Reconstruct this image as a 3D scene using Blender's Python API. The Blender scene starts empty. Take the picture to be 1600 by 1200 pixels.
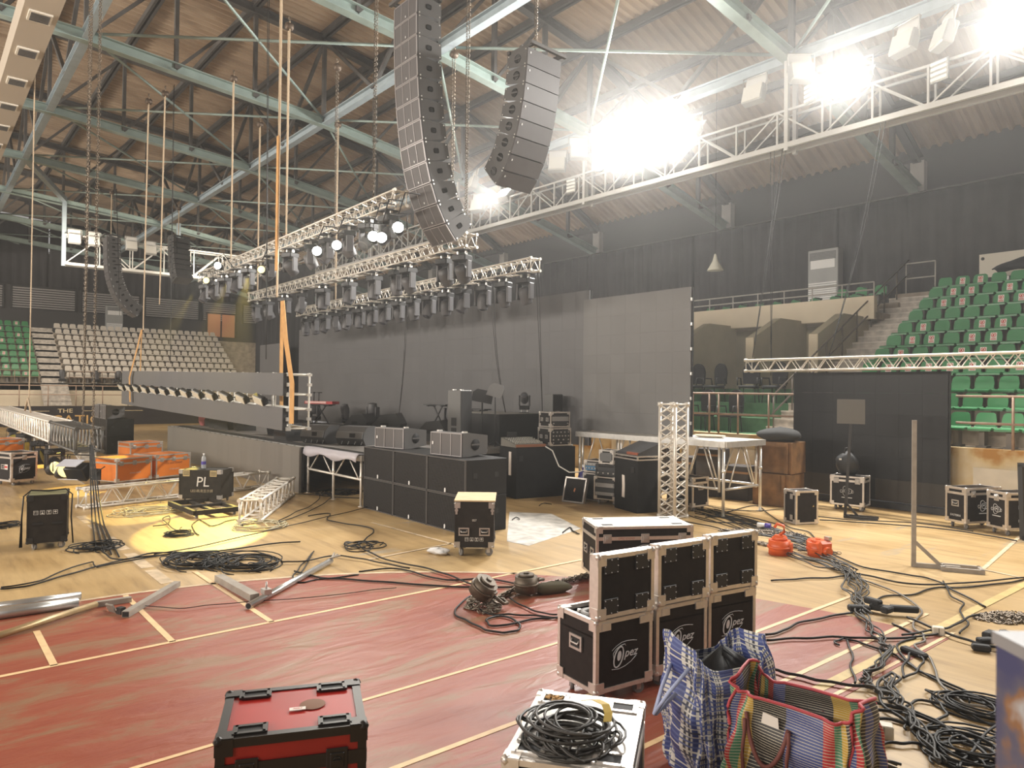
import bpy, bmesh, math, random
from math import sin, cos, tan, pi, radians, atan, atan2, sqrt
from mathutils import Vector, Matrix
random.seed(7)
S = bpy.context.scene
COL = S.collection
# ---------------------------------------------------------------- camera, world, exposure
FPX, CAMH = 1130.0, 2.5
A_, R_, PH = atan(11 / 1130), radians(.65), radians(39.8)
f0 = Vector((-cos(PH), sin(PH), 0)); r0 = Vector((sin(PH), cos(PH), 0)); zz = Vector((0, 0, 1))
FW = cos(A_) * f0 + sin(A_) * zz; UP = cos(A_) * zz - sin(A_) * f0
RR = cos(R_) * r0 + sin(R_) * UP; UU = cos(R_) * UP - sin(R_) * r0
cd = bpy.data.cameras.new('camera'); cam = bpy.data.objects.new('camera', cd); COL.objects.link(cam)
cam.matrix_world = Matrix(((RR.x, UU.x, -FW.x, 0), (RR.y, UU.y, -FW.y, 0), (RR.z, UU.z, -FW.z, CAMH), (0, 0, 0, 1)))
cd.sensor_width = 36; cd.lens = FPX / 1600 * 36; cd.clip_end = 300
cd.dof.use_dof = True; cd.dof.focus_distance = 10; cd.dof.aperture_fstop = 4.5
S.camera = cam
S.view_settings.view_transform = 'Standard'; S.view_settings.look = 'None'
S.view_settings.exposure = 0.0; S.view_settings.gamma = 1; S.view_settings.use_curve_mapping = False
W = bpy.data.worlds.new('world'); S.world = W; W.use_nodes = True
W.node_tree.nodes['Background'].inputs[0].default_value = (1, .96, .92, 1)
W.node_tree.nodes['Background'].inputs[1].default_value = .36

def lamp(name, kind, loc, target, power, color, size=.4, angle=150, blend=.6):
    l = bpy.data.lights.new(name, kind); l.energy = power; l.color = color
    if kind == 'SPOT': l.spot_size = radians(angle); l.spot_blend = blend; l.shadow_soft_size = size
    elif kind == 'AREA': l.shape = 'RECTANGLE'; l.size = size; l.size_y = size
    else: l.shadow_soft_size = size
    o = bpy.data.objects.new(name, l); COL.objects.link(o); o.location = loc
    d = Vector(target) - Vector(loc); o.rotation_euler = d.to_track_quat('-Z', 'Y').to_euler()
    return o
HAZE = .0021
WARM = (1, .86, .68); COOL = (1, .97, .93)
# floodlights on the high catwalk behind the stage (their housings are built further down)
FLOODS = [(-15.46, 18.0, 10.46, 1), (-14.29, 18.0, 10.61, 1), (-13.44, 18.0, 10.49, 1), (-8.41, 18.0, 10.47, 1),
          (-4.93, 18.0, 10.46, 1), (-22.38, 18.0, 10.4, .6), (-1.2, 18.0, 10.46, 1), (3.2, 18.0, 10.46, 1)]
for x, y, z, k in FLOODS:
    lamp('flood_lamp', 'SPOT', (x, y - .35, z - .15), (x + (2 if x > -10 else 0), 1, 0), 3000 * k, (1, .96, .9), .25, 165, .7)
# hall lamps on the opposite side of the arena, behind the camera
for x in (-48, -37, -27, -18, -8, 2):
    lamp('hall_lamp_front', 'POINT', (x, -17, 9), (x, 9, 1), 3900, (1, .92, .82), .6)
# added fill spots behind the camera, no fixture there, to brighten the roof
for x in (-44, -32, -21, -11):
    lamp('added_roof_fill', 'SPOT', (x, -14, 7.5), (x + 3, 12, 16), 4400, (1, .90, .78), .6, 120, .8)
# lamps over the end stand
for y in (-2, 6, 14):
    lamp('flood_lamp_stand', 'SPOT', (-44, y, 9.5), (-60, y + 2, 4), 1500, (1, .88, .72), .4, 165, .7)

# ---------------------------------------------------------------- pixel helpers (real positions from measured points)
def ray(x, y):
    return FW + RR * ((x - 800) / FPX) + UU * ((600 - y) / FPX)
def hit(x, y, ax, v):
    d = ray(x, y); c = (0, 0, CAMH); t = (v - c[ax]) / d[ax]
    return Vector((c[0] + t * d[0], c[1] + t * d[1], c[2] + t * d[2]))
def G(x, y, z=0.0): return hit(x, y, 2, z)
def Yp(x, y, Y): return hit(x, y, 1, Y)
def Xp(x, y, X): return hit(x, y, 0, X)

# ---------------------------------------------------------------- materials
MATS = {}
def M(name, col, rough=.6, metal=0., var=.0, vscale=4., bump=0., bscale=30., emit=None, spec=.5, alpha=1.):
    if name in MATS: return MATS[name]
    m = bpy.data.materials.new(name); m.use_nodes = True; MATS[name] = m
    nt = m.node_tree; b = nt.nodes['Principled BSDF']
    c = (*col, 1)
    b.inputs['Base Color'].default_value = c; b.inputs['Roughness'].default_value = rough
    b.inputs['Metallic'].default_value = metal; b.inputs['Specular IOR Level'].default_value = spec
    b.inputs['Alpha'].default_value = alpha
    if var or bump:
        tc = nt.nodes.new('ShaderNodeTexCoord')
    if var:
        n = nt.nodes.new('ShaderNodeTexNoise'); n.inputs['Scale'].default_value = vscale; n.inputs['Detail'].default_value = 6
        nt.links.new(tc.outputs['Object'], n.inputs['Vector'])
        r = nt.nodes.new('ShaderNodeValToRGB'); nt.links.new(n.outputs['Fac'], r.inputs[0])
        r.color_ramp.elements[0].position = .3; r.color_ramp.elements[1].position = .7
        r.color_ramp.elements[0].color = tuple(max(0, x * (1 - var)) for x in col) + (1,)
        r.color_ramp.elements[1].color = tuple(min(1, x * (1 + var)) for x in col) + (1,)
        nt.links.new(r.outputs[0], b.inputs['Base Color'])
    if bump:
        n2 = nt.nodes.new('ShaderNodeTexNoise'); n2.inputs['Scale'].default_value = bscale; n2.inputs['Detail'].default_value = 4
        nt.links.new(tc.outputs['Object'], n2.inputs['Vector'])
        bp = nt.nodes.new('ShaderNodeBump'); bp.inputs['Strength'].default_value = bump; bp.inputs['Distance'].default_value = .02
        nt.links.new(n2.outputs['Fac'], bp.inputs['Height']); nt.links.new(bp.outputs[0], b.inputs['Normal'])
    if emit:
        b.inputs['Emission Color'].default_value = (*emit[0], 1); b.inputs['Emission Strength'].default_value = emit[1]
    return m
def node(nt, t, **kw):
    n = nt.nodes.new('ShaderNode' + t)
    for k, v in kw.items(): setattr(n, k, v)
    return n
def lk(nt, a, b): nt.links.new(a, b)

def floor_mat():
    m = bpy.data.materials.new('yellow_court_wood'); m.use_nodes = True; nt = m.node_tree; b = nt.nodes['Principled BSDF']
    tc = node(nt, 'TexCoord'); mp = node(nt, 'Mapping'); lk(nt, tc.outputs['Object'], mp.inputs[0]); mp.inputs['Scale'].default_value = (.35, 3.2, 1)
    mp.inputs['Rotation'].default_value = (0, 0, .12)
    n1 = node(nt, 'TexNoise'); n1.inputs['Scale'].default_value = 2.2; n1.inputs['Detail'].default_value = 9; n1.inputs['Roughness'].default_value = .65
    lk(nt, mp.outputs[0], n1.inputs['Vector'])
    r1 = node(nt, 'ValToRGB'); lk(nt, n1.outputs['Fac'], r1.inputs[0])
    e = r1.color_ramp.elements; e[0].position = .28; e[0].color = (.29, .19, .09, 1); e[1].position = .66; e[1].color = (.53, .37, .175, 1)
    x = r1.color_ramp.elements.new(.45); x.color = (.44, .30, .14, 1)
    n2 = node(nt, 'TexNoise'); n2.inputs['Scale'].default_value = .55; n2.inputs['Detail'].default_value = 8
    lk(nt, tc.outputs['Object'], n2.inputs['Vector'])
    r2 = node(nt, 'ValToRGB'); lk(nt, n2.outputs['Fac'], r2.inputs[0]); e = r2.color_ramp.elements; e[0].position = .35; e[0].color = (.78, .72, .62, 1); e[1].position = .6; e[1].color = (1, 1, 1, 1)
    mx = node(nt, 'MixRGB', blend_type='MULTIPLY'); mx.inputs[0].default_value = .8; lk(nt, r1.outputs[0], mx.inputs[1]); lk(nt, r2.outputs[0], mx.inputs[2])
    # worn streaks where the varnish has gone
    mp3 = node(nt, 'Mapping'); lk(nt, tc.outputs['Object'], mp3.inputs[0]); mp3.inputs['Scale'].default_value = (2.4, .32, 1)
    n3 = node(nt, 'TexNoise'); n3.inputs['Scale'].default_value = .9; n3.inputs['Detail'].default_value = 10; n3.inputs['Roughness'].default_value = .7
    lk(nt, mp3.outputs[0], n3.inputs['Vector'])
    r3 = node(nt, 'ValToRGB'); lk(nt, n3.outputs['Fac'], r3.inputs[0]); e = r3.color_ramp.elements; e[0].position = .60; e[0].color = (0, 0, 0, 1); e[1].position = .68; e[1].color = (1, 1, 1, 1)
    m3 = node(nt, 'MixRGB'); lk(nt, r3.outputs[0], m3.inputs[0]); lk(nt, mx.outputs[0], m3.inputs[1]); m3.inputs[2].default_value = (.33, .27, .19, 1)
    lk(nt, m3.outputs[0], b.inputs['Base Color'])
    rr = node(nt, 'MapRange'); lk(nt, n2.outputs['Fac'], rr.inputs[0]); rr.inputs[3].default_value = .28; rr.inputs[4].default_value = .5
    lk(nt, rr.outputs[0], b.inputs['Roughness'])
    bp = node(nt, 'Bump'); bp.inputs['Strength'].default_value = .15; bp.inputs['Distance'].default_value = .01; lk(nt, n1.outputs['Fac'], bp.inputs['Height']); lk(nt, bp.outputs[0], b.inputs['Normal'])
    return m
def red_mat():
    m = bpy.data.materials.new('red_court_vinyl'); m.use_nodes = True; nt = m.node_tree; b = nt.nodes['Principled BSDF']
    tc = node(nt, 'TexCoord'); mp = node(nt, 'Mapping'); lk(nt, tc.outputs['Object'], mp.inputs[0]); mp.inputs['Scale'].default_value = (1.6, .45, 1); mp.inputs['Rotation'].default_value = (0, 0, .1)
    n1 = node(nt, 'TexNoise'); n1.inputs['Scale'].default_value = 1.6; n1.inputs['Detail'].default_value = 10; n1.inputs['Roughness'].default_value = .7; n1.inputs['Distortion'].default_value = .6
    lk(nt, mp.outputs[0], n1.inputs['Vector'])
    r1 = node(nt, 'ValToRGB'); lk(nt, n1.outputs['Fac'], r1.inputs[0]); e = r1.color_ramp.elements
    e[0].position = .3; e[0].color = (.245, .052, .031, 1); e[1].position = .72; e[1].color = (.33, .120, .066, 1)
    x = e.new(.5); x.color = (.285, .076, .041, 1)
    x = e.new(.60); x.color = (.25, .135, .075, 1)
    lk(nt, r1.outputs[0], b.inputs['Base Color']); b.inputs['Roughness'].default_value = .42
    n2 = node(nt, 'TexNoise'); n2.inputs['Scale'].default_value = 2.6; n2.inputs['Detail'].default_value = 6; n2.inputs['Distortion'].default_value = 1.2; lk(nt, mp.outputs[0], n2.inputs['Vector'])
    bp = node(nt, 'Bump'); bp.inputs['Strength'].default_value = .6; bp.inputs['Distance'].default_value = .03; lk(nt, n2.outputs['Fac'], bp.inputs['Height']); lk(nt, bp.outputs[0], b.inputs['Normal'])
    return m
M_FLOOR = floor_mat(); M_RED = red_mat()
M_LINE = M('cream_line_paint', (.72, .50, .27), .5, var=.12, vscale=9)
M_WLINE = M('white_line_paint', (.52, .40, .26), .55, var=.3, vscale=6)
M_YLINE = M('yellow_line_paint', (.50, .36, .13), .5, var=.15, vscale=9)
M_STEELG = M('pale_green_steel', (.30, .38, .355), .5, .1, var=.1, vscale=3)
M_STEELB = M('pale_blue_steel', (.36, .43, .47), .5, .1, var=.1, vscale=3)
M_STEELD = M('dark_steel', (.10, .095, .09), .6, .2, var=.15, vscale=3)
M_ALU = M('aluminium', (.72, .70, .66), .35, .75, var=.08, vscale=12)
M_TRUSS = M('truss_aluminium', (.70, .655, .585), .4, .35, var=.1, vscale=8)
M_GALV = M('galvanised_steel', (.42, .41, .39), .45, .5, var=.1, vscale=10)
M_BLACK = M('black_laminate', (.015, .012, .011), .55, var=.25, vscale=14, spec=.22)
M_BLACKM = M('black_metal', (.022, .021, .021), .45, .2)
M_RUBBER = M('black_rubber', (.012, .011, .011), .7)
M_CABLE = M('black_cable_rubber', (.010, .009, .008), .5, spec=.3)
M_CHAIN = M('worn_chain_steel', (.20, .16, .12), .5, .6)
M_ROPE = M('hemp_rope', (.50, .39, .27), .8)
M_STRAP = M('tan_webbing', (.50, .27, .09), .75, var=.15, vscale=6)
M_LED = M('led_panel_face', (.105, .102, .104), .55, var=.05, vscale=1.5, bump=.03, bscale=200)
M_LEDB = M('led_panel_face_dark', (.035, .036, .038), .5, var=.06, vscale=1.5)
M_CONC = M('grey_brown_concrete', (.35, .29, .225), .85, var=.28, vscale=2.5, bump=.1, bscale=20)
M_CREAM = M('cream_wall_paint', (.66, .565, .42), .75, var=.06, vscale=1.2)
M_OLIVE = M('olive_wall_paint', (.40, .355, .255), .75, var=.08, vscale=1.5)
M_GREENF = M('green_painted_concrete', (.07, .17, .08), .7, var=.25, vscale=4)
M_SEATG = M('green_seat_plastic', (.05, .22, .085), .35, var=.12, vscale=1.2)
M_SEATW = M('white_seat_plastic', (.62, .56, .48), .45, var=.06, vscale=1.2)
M_DRAPE = M('charcoal_drape', (.045, .042, .043), .9, var=.2, vscale=1)
M_RAIL = M('brown_rail_paint', (.34, .235, .17), .55, .1, var=.15, vscale=7)
M_WHITE = M('white_paint', (.75, .74, .72), .5)
M_GLOW = M('flood_lens', (1, 1, 1), .3, emit=((1, .96, .88), 60))
M_GLOWW = M('warm_lens', (1, 1, .8), .3, emit=((1, .80, .30), 1.15))
M_STICK = M('white_sticker', (.72, .66, .60), .6)
M_REDINK = M('red_ink', (.55, .06, .05), .6)

# ---------------------------------------------------------------- mesh helpers
class MB:
    def __init__(s): s.v = []; s.f = []; s.fm = []; s.M = Matrix(); s.mi = 0; s.sm = False; s.fs = []
    def add(s, vs, fs):
        o = len(s.v)
        for p in vs: s.v.append(s.M @ Vector(p))
        for f in fs: s.f.append([o + i for i in f]); s.fm.append(s.mi); s.fs.append(s.sm)
        return s
    def box(s, c, d, R=None):
        hx, hy, hz = d[0] / 2, d[1] / 2, d[2] / 2
        vs = [Vector((x, y, z)) for x in (-hx, hx) for y in (-hy, hy) for z in (-hz, hz)]
        if R is not None: vs = [R @ v for v in vs]
        c = Vector(c)
        return s.add([c + v for v in vs], [(0, 1, 3, 2), (4, 6, 7, 5), (0, 4, 5, 1), (2, 3, 7, 6), (0, 2, 6, 4), (1, 5, 7, 3)])
    def bbox(s, c, d, b=.01):          # box with chamfered edges
        hx, hy, hz = d[0] / 2, d[1] / 2, d[2] / 2; vs = []; idx = {}
        for x in (-1, 1):
            for y in (-1, 1):
                for z in (-1, 1):
                    for k in range(3):
                        p = [x * hx, y * hy, z * hz]
                        for j in range(3):
                            if j != k: p[j] -= (x, y, z)[j] * b
                        idx[(x, y, z, k)] = len(vs); vs.append(Vector(c) + Vector(p))
        fs = []
        for k in range(3):
            i, j = [(1, 2), (2, 0), (0, 1)][k]
            for sg in (-1, 1):
                q = []
                for a, bb in ((-1, -1), (1, -1), (1, 1), (-1, 1)):
                    t = [0, 0, 0]; t[k] = sg; t[i] = a; t[j] = bb; q.append(idx[(*t, k)])
                fs.append(q if sg > 0 else q[::-1])
            # edges along axis k
            for a in (-1, 1):
                for bb in (-1, 1):
                    t0 = [0, 0, 0]; t0[k] = -1; t0[i] = a; t0[j] = bb; t1 = list(t0); t1[k] = 1
                    q = [idx[(*t0, i)], idx[(*t1, i)], idx[(*t1, j)], idx[(*t0, j)]]
                    fs.append(q if a * bb < 0 else q[::-1])
        for x in (-1, 1):
            for y in (-1, 1):
                for z in (-1, 1):
                    q = [idx[(x, y, z, k)] for k in range(3)]; fs.append(q if x * y * z > 0 else q[::-1])
        return s.add(vs, fs)
    def cyl(s, p0, p1, r0, r1=None, n=8, caps=True):
        p0, p1 = Vector(p0), Vector(p1); r1 = r0 if r1 is None else r1
        d = (p1 - p0)
        if d.length < 1e-9: return s
        q = d.to_track_quat('Z', 'Y').to_matrix(); vs = []
        for p, r in ((p0, r0), (p1, r1)):
            for i in range(n):
                a = 2 * pi * i / n; vs.append(p + q @ Vector((r * cos(a), r * sin(a), 0)))
        fs = [(i, (i + 1) % n, n + (i + 1) % n, n + i) for i in range(n)]
        t = s.sm; s.sm = n > 5; s.add(vs, fs)
        s.sm = t
        if caps:
            o = len(s.v) - 2 * n
            s.f.append([o + i for i in range(n)][::-1]); s.f.append([o + n + i for i in range(n)]); s.fm += [s.mi] * 2; s.fs += [False] * 2
        return s
    def tube(s, pts, r, n=5, closed=False):
        pts = [Vector(p) for p in pts]; m = len(pts); vs = []; up = Vector((0, 0, 1))
        for i, p in enumerate(pts):
            a = pts[(i - 1) % m] if (closed or i > 0) else p; b = pts[(i + 1) % m] if (closed or i < m - 1) else p
            t = (b - a); t = t.normalized() if t.length > 1e-9 else Vector((1, 0, 0))
            x = t.cross(up)
            if x.length < .05: x = t.cross(Vector((1, 0, 0)))
            x.normalize(); y = x.cross(t)
            rr = r(i / (m - 1)) if callable(r) else r
            for k in range(n):
                an = 2 * pi * k / n; vs.append(p + (x * cos(an) + y * sin(an)) * rr)
        fs = []
        for i in range(m if closed else m - 1):
            j = (i + 1) % m
            for k in range(n): fs.append((i * n + k, i * n + (k + 1) % n, j * n + (k + 1) % n, j * n + k))
        if not closed: fs += [tuple(range(n))[::-1], tuple((m - 1) * n + k for k in range(n))]
        t = s.sm; s.sm = True; s.add(vs, fs); s.sm = t
        return s
    def lathe(s, prof, n=14, c=(0, 0, 0), axis='Z'):
        vs = []
        for r, z in prof:
            for i in range(n):
                a = 2 * pi * i / n; p = (r * cos(a), r * sin(a), z)
                if axis == 'Y': p = (p[0], p[2], p[1])
                elif axis == 'X': p = (p[2], p[0], p[1])
                vs.append(Vector(c) + Vector(p))
        fs = []
        for j in range(len(prof) - 1):
            for i in range(n): fs.append((j * n + i, j * n + (i + 1) % n, (j + 1) * n + (i + 1) % n, (j + 1) * n + i))
        t = s.sm; s.sm = True; s.add(vs, fs); s.sm = t
        return s
    def prism(s, poly, t, axis='Z', at=0.):  # polygon extruded from at to at+t along axis
        n = len(poly)
        def P(a, b, h): return {'Z': (a, b, h), 'Y': (a, h, b), 'X': (h, a, b)}[axis]
        vs = [P(a, b, at) for a, b in poly] + [P(a, b, at + t) for a, b in poly]
        fs = [tuple(range(n))[::-1], tuple(range(n, 2 * n))] + [(i, (i + 1) % n, n + (i + 1) % n, n + i) for i in range(n)]
        return s.add(vs, fs)
    def mesh(s, name, mats):
        me = bpy.data.meshes.new(name); me.from_pydata([tuple(v) for v in s.v], [], s.f)
        for m in (mats if isinstance(mats, (list, tuple)) else [mats]): me.materials.append(m)
        if any(s.fm): me.polygons.foreach_set('material_index', s.fm)
        me.polygons.foreach_set('use_smooth', s.fs)
        me.update(); return me
    def build(s, name, mats, parent=None, loc=None, rot=None):
        return put(s.mesh(name, mats), name, parent, loc, rot)
def put(me, name, parent=None, loc=None, rot=None):
    o = bpy.data.objects.new(name, me); COL.objects.link(o)
    if parent is not None: o.parent = parent
    if loc is not None: o.location = loc
    if rot is not None: o.rotation_euler = rot if not isinstance(rot, (int, float)) else (0, 0, rot)
    return o
def thing(name, label, cat, loc=(0, 0, 0), rz=0., group=None):
    o = bpy.data.objects.new(name, None); COL.objects.link(o); o.empty_display_size = .1
    o.location = loc; o.rotation_euler = (0, 0, rz) if isinstance(rz, (int, float)) else rz
    return tag(o, label, cat, group)
def tag(o, label, cat, group=None, kind=None):
    o['label'] = label; o['category'] = cat
    if group: o['group'] = group
    if kind: o['kind'] = kind
    return o
def struct(o, label=None):
    o['kind'] = 'structure'
    if label: o['label'] = label
    return o
def dup(root, loc=None, rot=None, label=None, group=None):
    r = root.copy(); COL.objects.link(r)
    if loc is not None: r.location = loc
    if rot is not None: r.rotation_euler = (0, 0, rot) if isinstance(rot, (int, float)) else rot
    if label: r['label'] = label
    if group: r['group'] = group
    for c in KIDS(root):
        k = c.copy(); COL.objects.link(k); k.parent = r
        for g in KIDS(c):
            q = g.copy(); COL.objects.link(q); q.parent = k
    return r
def KIDS(o): return list(o.children)
def bx(name, c, d, mat, parent=None, b=0.):
    m = MB(); (m.bbox(c, d, b) if b else m.box(c, d)); return m.build(name, mat, parent)
ORD = ['first', 'second', 'third', 'fourth', 'fifth', 'sixth', 'seventh', 'eighth', 'ninth', 'tenth', 'eleventh', 'twelfth', 'thirteenth', 'fourteenth', 'fifteenth',
       'sixteenth', 'seventeenth', 'eighteenth', 'nineteenth', 'twentieth', 'twenty-first', 'twenty-second', 'twenty-third', 'twenty-fourth', 'twenty-fifth',
       'twenty-sixth', 'twenty-seventh', 'twenty-eighth', 'twenty-ninth', 'thirtieth']
_tx = {}
def text(s, size, mat, parent, loc, rot, name='lettering', depth=.002, shear=0., align='CENTER', sx=1.):
    key = (s, size, depth, shear, align)
    if key not in _tx:
        c = bpy.data.curves.new('t', 'FONT'); c.body = s; c.size = size; c.extrude = depth; c.shear = shear; c.align_x = align; c.align_y = 'CENTER'; c.resolution_u = 3
        o = bpy.data.objects.new('t', c); COL.objects.link(o)
        dg = bpy.context.evaluated_depsgraph_get(); me = bpy.data.meshes.new_from_object(o.evaluated_get(dg))
        bpy.data.objects.remove(o); _tx[key] = me
    me = _tx[key].copy(); me.materials.clear(); me.materials.append(mat)
    o = put(me, name, parent, loc, rot); o.scale = (sx, 1, 1); return o
UPRIGHT = (pi / 2, 0, 0)          # text standing up, facing -Y
FACE_X = (pi / 2, 0, pi / 2)      # text standing up, facing +X
# ================================================================ ROOM SHELL
m = MB(); m.box((-27, 4, -.1), (78, 34, .2)); floor = struct(m.build('floor', M_FLOOR))
# red vinyl half court: part of a 6.75 m arc round the basket point
CX, CY, RD = -2.9, 1.5, 6.76
a0 = math.acos(.06 / RD); a1 = pi + math.asin(6.5 / RD)
pts = [(-2.84, -5.0)] + [(CX + RD * cos(a0 + (a1 - a0) * i / 60), CY + RD * sin(a0 + (a1 - a0) * i / 60)) for i in range(61)]
m = MB(); m.prism(pts, .004, 'Z', .0); m.build('court_mat', M_RED, floor)
def line(p, q, w, mat, z=.0055, t=.002, name='court_line'):
    p, q = Vector((p[0], p[1], 0)), Vector((q[0], q[1], 0)); d = (q - p).normalized(); n = Vector((-d.y, d.x, 0)) * w / 2
    m = MB(); m.prism([(v.x, v.y) for v in (p - n, q - n, q + n, p + n)], t, 'Z', z); return m.build(name, mat, floor)
line((-7.55, -3), (-7.6, 9.2), .055, M_LINE); line((-5.21, -3), (-5.23, 6.6), .04, M_LINE); line((-4.13, -2), (-4.2, 9.0), .05, M_LINE); line((-3.32, 1), (-3.32, 9.0), .05, M_LINE)
for y, x0 in ((1.03, -8.75), (2.02, -9.6), (3.01, -10.3)): line((x0, y), (-7.57, y), .06, M_LINE)
line((-2.92, 4.0), (-2.88, 8.5), .04, M_LINE); line((-3.05, 5.6), (-3.02, 14.0), .10, M_YLINE)
line((-3.67, 11.94), (-4.24, 16.2), .06, M_WLINE); line((-3.69, 11.94), (-2.5, 11.7), .05, M_WLINE)
line((-12.1, 6.7), (-9.5, 6.82), .06, M_WLINE); line((-9.7, 6.86), (-9.5, 5.2), .05, M_WLINE)
for x0, x1 in ((-16, -15.1), (-14.9, -13.8), (-13.5, -12.3), (-12.0, -10.9), (-10.75, -9.9)): line((x0, 2.57), (x1, 2.57), .16, M_WLINE, .001)
m = MB()
for i in range(24):
    a = a0 + .75 + i * .055; b = a + .055
    P = [(CX + r * cos(t), CY + r * sin(t)) for t, r in ((a, RD - .02), (b, RD - .02), (b, RD + .05), (a, RD + .05))]
    m.prism(P, .002, 'Z', .0055)
m.build('court_line', M_WLINE, floor)
q = [G(820, 806), G(868, 800), G(906, 826), G(822, 858), G(770, 850), G(790, 806)]
m = MB(); m.prism([(v.x, v.y) for v in [G(796, 800), G(862, 803), G(908, 826), G(826, 853), G(792, 846)]], .003, 'Z', .001)
m.build('vinyl_sheet', M('worn_white_vinyl', (.50, .47, .42), .5, var=.35, vscale=5), floor)

# ---------------- roof: corrugated sheets, trusses, purlins
BC = [(-9.0, 13.2), (-2.5, 13.5), (4.03, 13.3), (11.9, 12.6), (18.4, 11.67), (22.75, 10.6), (26.9, 9.6)]
def lerp(T, y):
    for (a, b), (c, d) in zip(T, T[1:]):
        if y <= c: return b + (d - b) * (y - a) / (c - a)
    return T[-1][1]
DEP = [(-9, 3.1), (11.9, 3.1), (18.4, 2.9), (22.75, 2.3), (26.9, 1.1)]
def zb(y): return lerp(BC, y)
ZBOT = zb
def zt(y): return zb(y) + lerp(DEP, y)
NY = [-9, -4.7, -2.5, -.3, 1.85, 4.03, 6.65, 9.28, 11.9, 14.07, 16.23, 18.4, 20.6, 22.75, 24.8, 26.9]
TX = [5.0, -2.65, -10.3, -17.95, -25.6, -33.25, -40.9, -48.55, -56.2, -63.85, -71.5]
def sheet_mat():
    m = bpy.data.materials.new('brown_roof_sheet'); m.use_nodes = True; nt = m.node_tree; b = nt.nodes['Principled BSDF']
    tc = node(nt, 'TexCoord'); mp = node(nt, 'Mapping'); lk(nt, tc.outputs['Object'], mp.inputs[0]); mp.inputs['Scale'].default_value = (1, .2, 1)
    n1 = node(nt, 'TexNoise'); n1.inputs['Scale'].default_value = 1.3; n1.inputs['Detail'].default_value = 8; lk(nt, mp.outputs[0], n1.inputs['Vector'])
    r1 = node(nt, 'ValToRGB'); lk(nt, n1.outputs['Fac'], r1.inputs[0]); e = r1.color_ramp.elements
    e[0].position = .3; e[0].color = (.33, .235, .16, 1); e[1].position = .7; e[1].color = (.50, .385, .275, 1)
    lk(nt, r1.outputs[0], b.inputs['Base Color']); b.inputs['Roughness'].default_value = .55
    return m
M_SHEET = sheet_mat()
ceiling = None
for i, (y0, y1) in enumerate(zip(NY, NY[1:])):
    prof = []; pitch = .34; L = 7.65
    n = int(round(L / pitch)); pitch = L / n
    for k in range(n):
        for t, h in ((0, 0), (.18, .0), (.36, .11), (.74, .11), (.92, 0)): prof.append((k * pitch + t * pitch, h))
    prof.append((L, 0))
    mm = MB(); z0, z1 = zt(y0) + .32, zt(y1) + .32
    vs = []; fs = []
    for x, h in prof: vs += [(-x, y0 - .12, z0 + h), (-x, y1 + .03, z1 + h)]
    for k in range(len(prof) - 1): fs.append((2 * k, 2 * k + 1, 2 * k + 3, 2 * k + 2))
    mm.add(vs, fs); me = mm.mesh('roof_sheet', M_SHEET)
    for X in TX[:-1]:
        o = put(me, 'roof_sheet' if ceiling else 'ceiling', ceiling, (X, 0, 0))
        if not ceiling:
            ceiling = struct(o); o.location = (0, 0, 0)
            me0 = me.copy(); me0.transform(Matrix.Translation((X, 0, 0))); o.data = me0
def ibeam(m, p, q, w, h, t=.03):          # I section from p to q
    p, q = Vector(p), Vector(q); d = (q - p).normalized(); x = d.cross(zz).normalized(); u = x.cross(d)
    for c, ww, hh in ((h / 2 - t / 2, w, t), (-h / 2 + t / 2, w, t), (0, t, h - 2 * t)):
        vs = []
        for e in (p, q):
            for a, b in ((-1, -1), (1, -1), (1, 1), (-1, 1)): vs.append(e + x * a * ww / 2 + u * (c + b * hh / 2))
        m.add(vs, [(0, 1, 2, 3), (7, 6, 5, 4)] + [(i, 4 + i, 4 + (i + 1) % 4, (i + 1) % 4) for i in range(4)])
def bar(m, p, q, w, h=None):
    h = h or w; p, q = Vector(p), Vector(q); d = (q - p).normalized(); x = d.cross(zz)
    x = x.normalized() if x.length > .01 else Vector((1, 0, 0)); u = x.cross(d); vs = []
    for e in (p, q):
        for a, b in ((-1, -1), (1, -1), (1, 1), (-1, 1)): vs.append(e + x * a * w / 2 + u * b * h / 2)
    m.add(vs, [(0, 1, 2, 3), (7, 6, 5, 4)] + [(i, 4 + i, 4 + (i + 1) % 4, (i + 1) % 4) for i in range(4)])
# one truss, then copies
rt = thing('roof_truss', 'roof truss', 'truss'); del rt['category']; del rt['label']; rt['kind'] = 'structure'
m = MB(); KN = [y for y, _ in BC]
for a, b in zip(KN, KN[1:]): ibeam(m, (0, a, zb(a)), (0, b, zb(b)), .30, .34)
m.build('bottom_chord', M_STEELG, rt)
m = MB()
for a, b in zip(NY, NY[1:]): ibeam(m, (0, a, zt(a)), (0, b, zt(b)), .28, .30)
m.build('top_chord', M_STEELD, rt)
for i, y in enumerate(NY[1:-1]):
    m = MB(); bar(m, (0, y, zb(y)), (0, y, zt(y)), .16, .12); m.build('vertical', M_STEELD, rt)
for a, b in zip(NY, NY[1:]):
    m = MB()
    if a < 0: bar(m, (0, a, zt(a)), (0, b, zb(b)), .10)
    else: bar(m, (0, a, zb(a)), (0, b, zt(b)), .10)
    m.build('diagonal', M_STEELD, rt)
m = MB(); m.box((0, 26.95, 7.6), (.45, .3, 6.1)); m.build('column', M('pale_column_paint', (.5, .49, .47), .6), rt)
rt.location = (TX[0], 0, 0)
for X in TX[1:]: dup(rt, (X, 0, 0))
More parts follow.
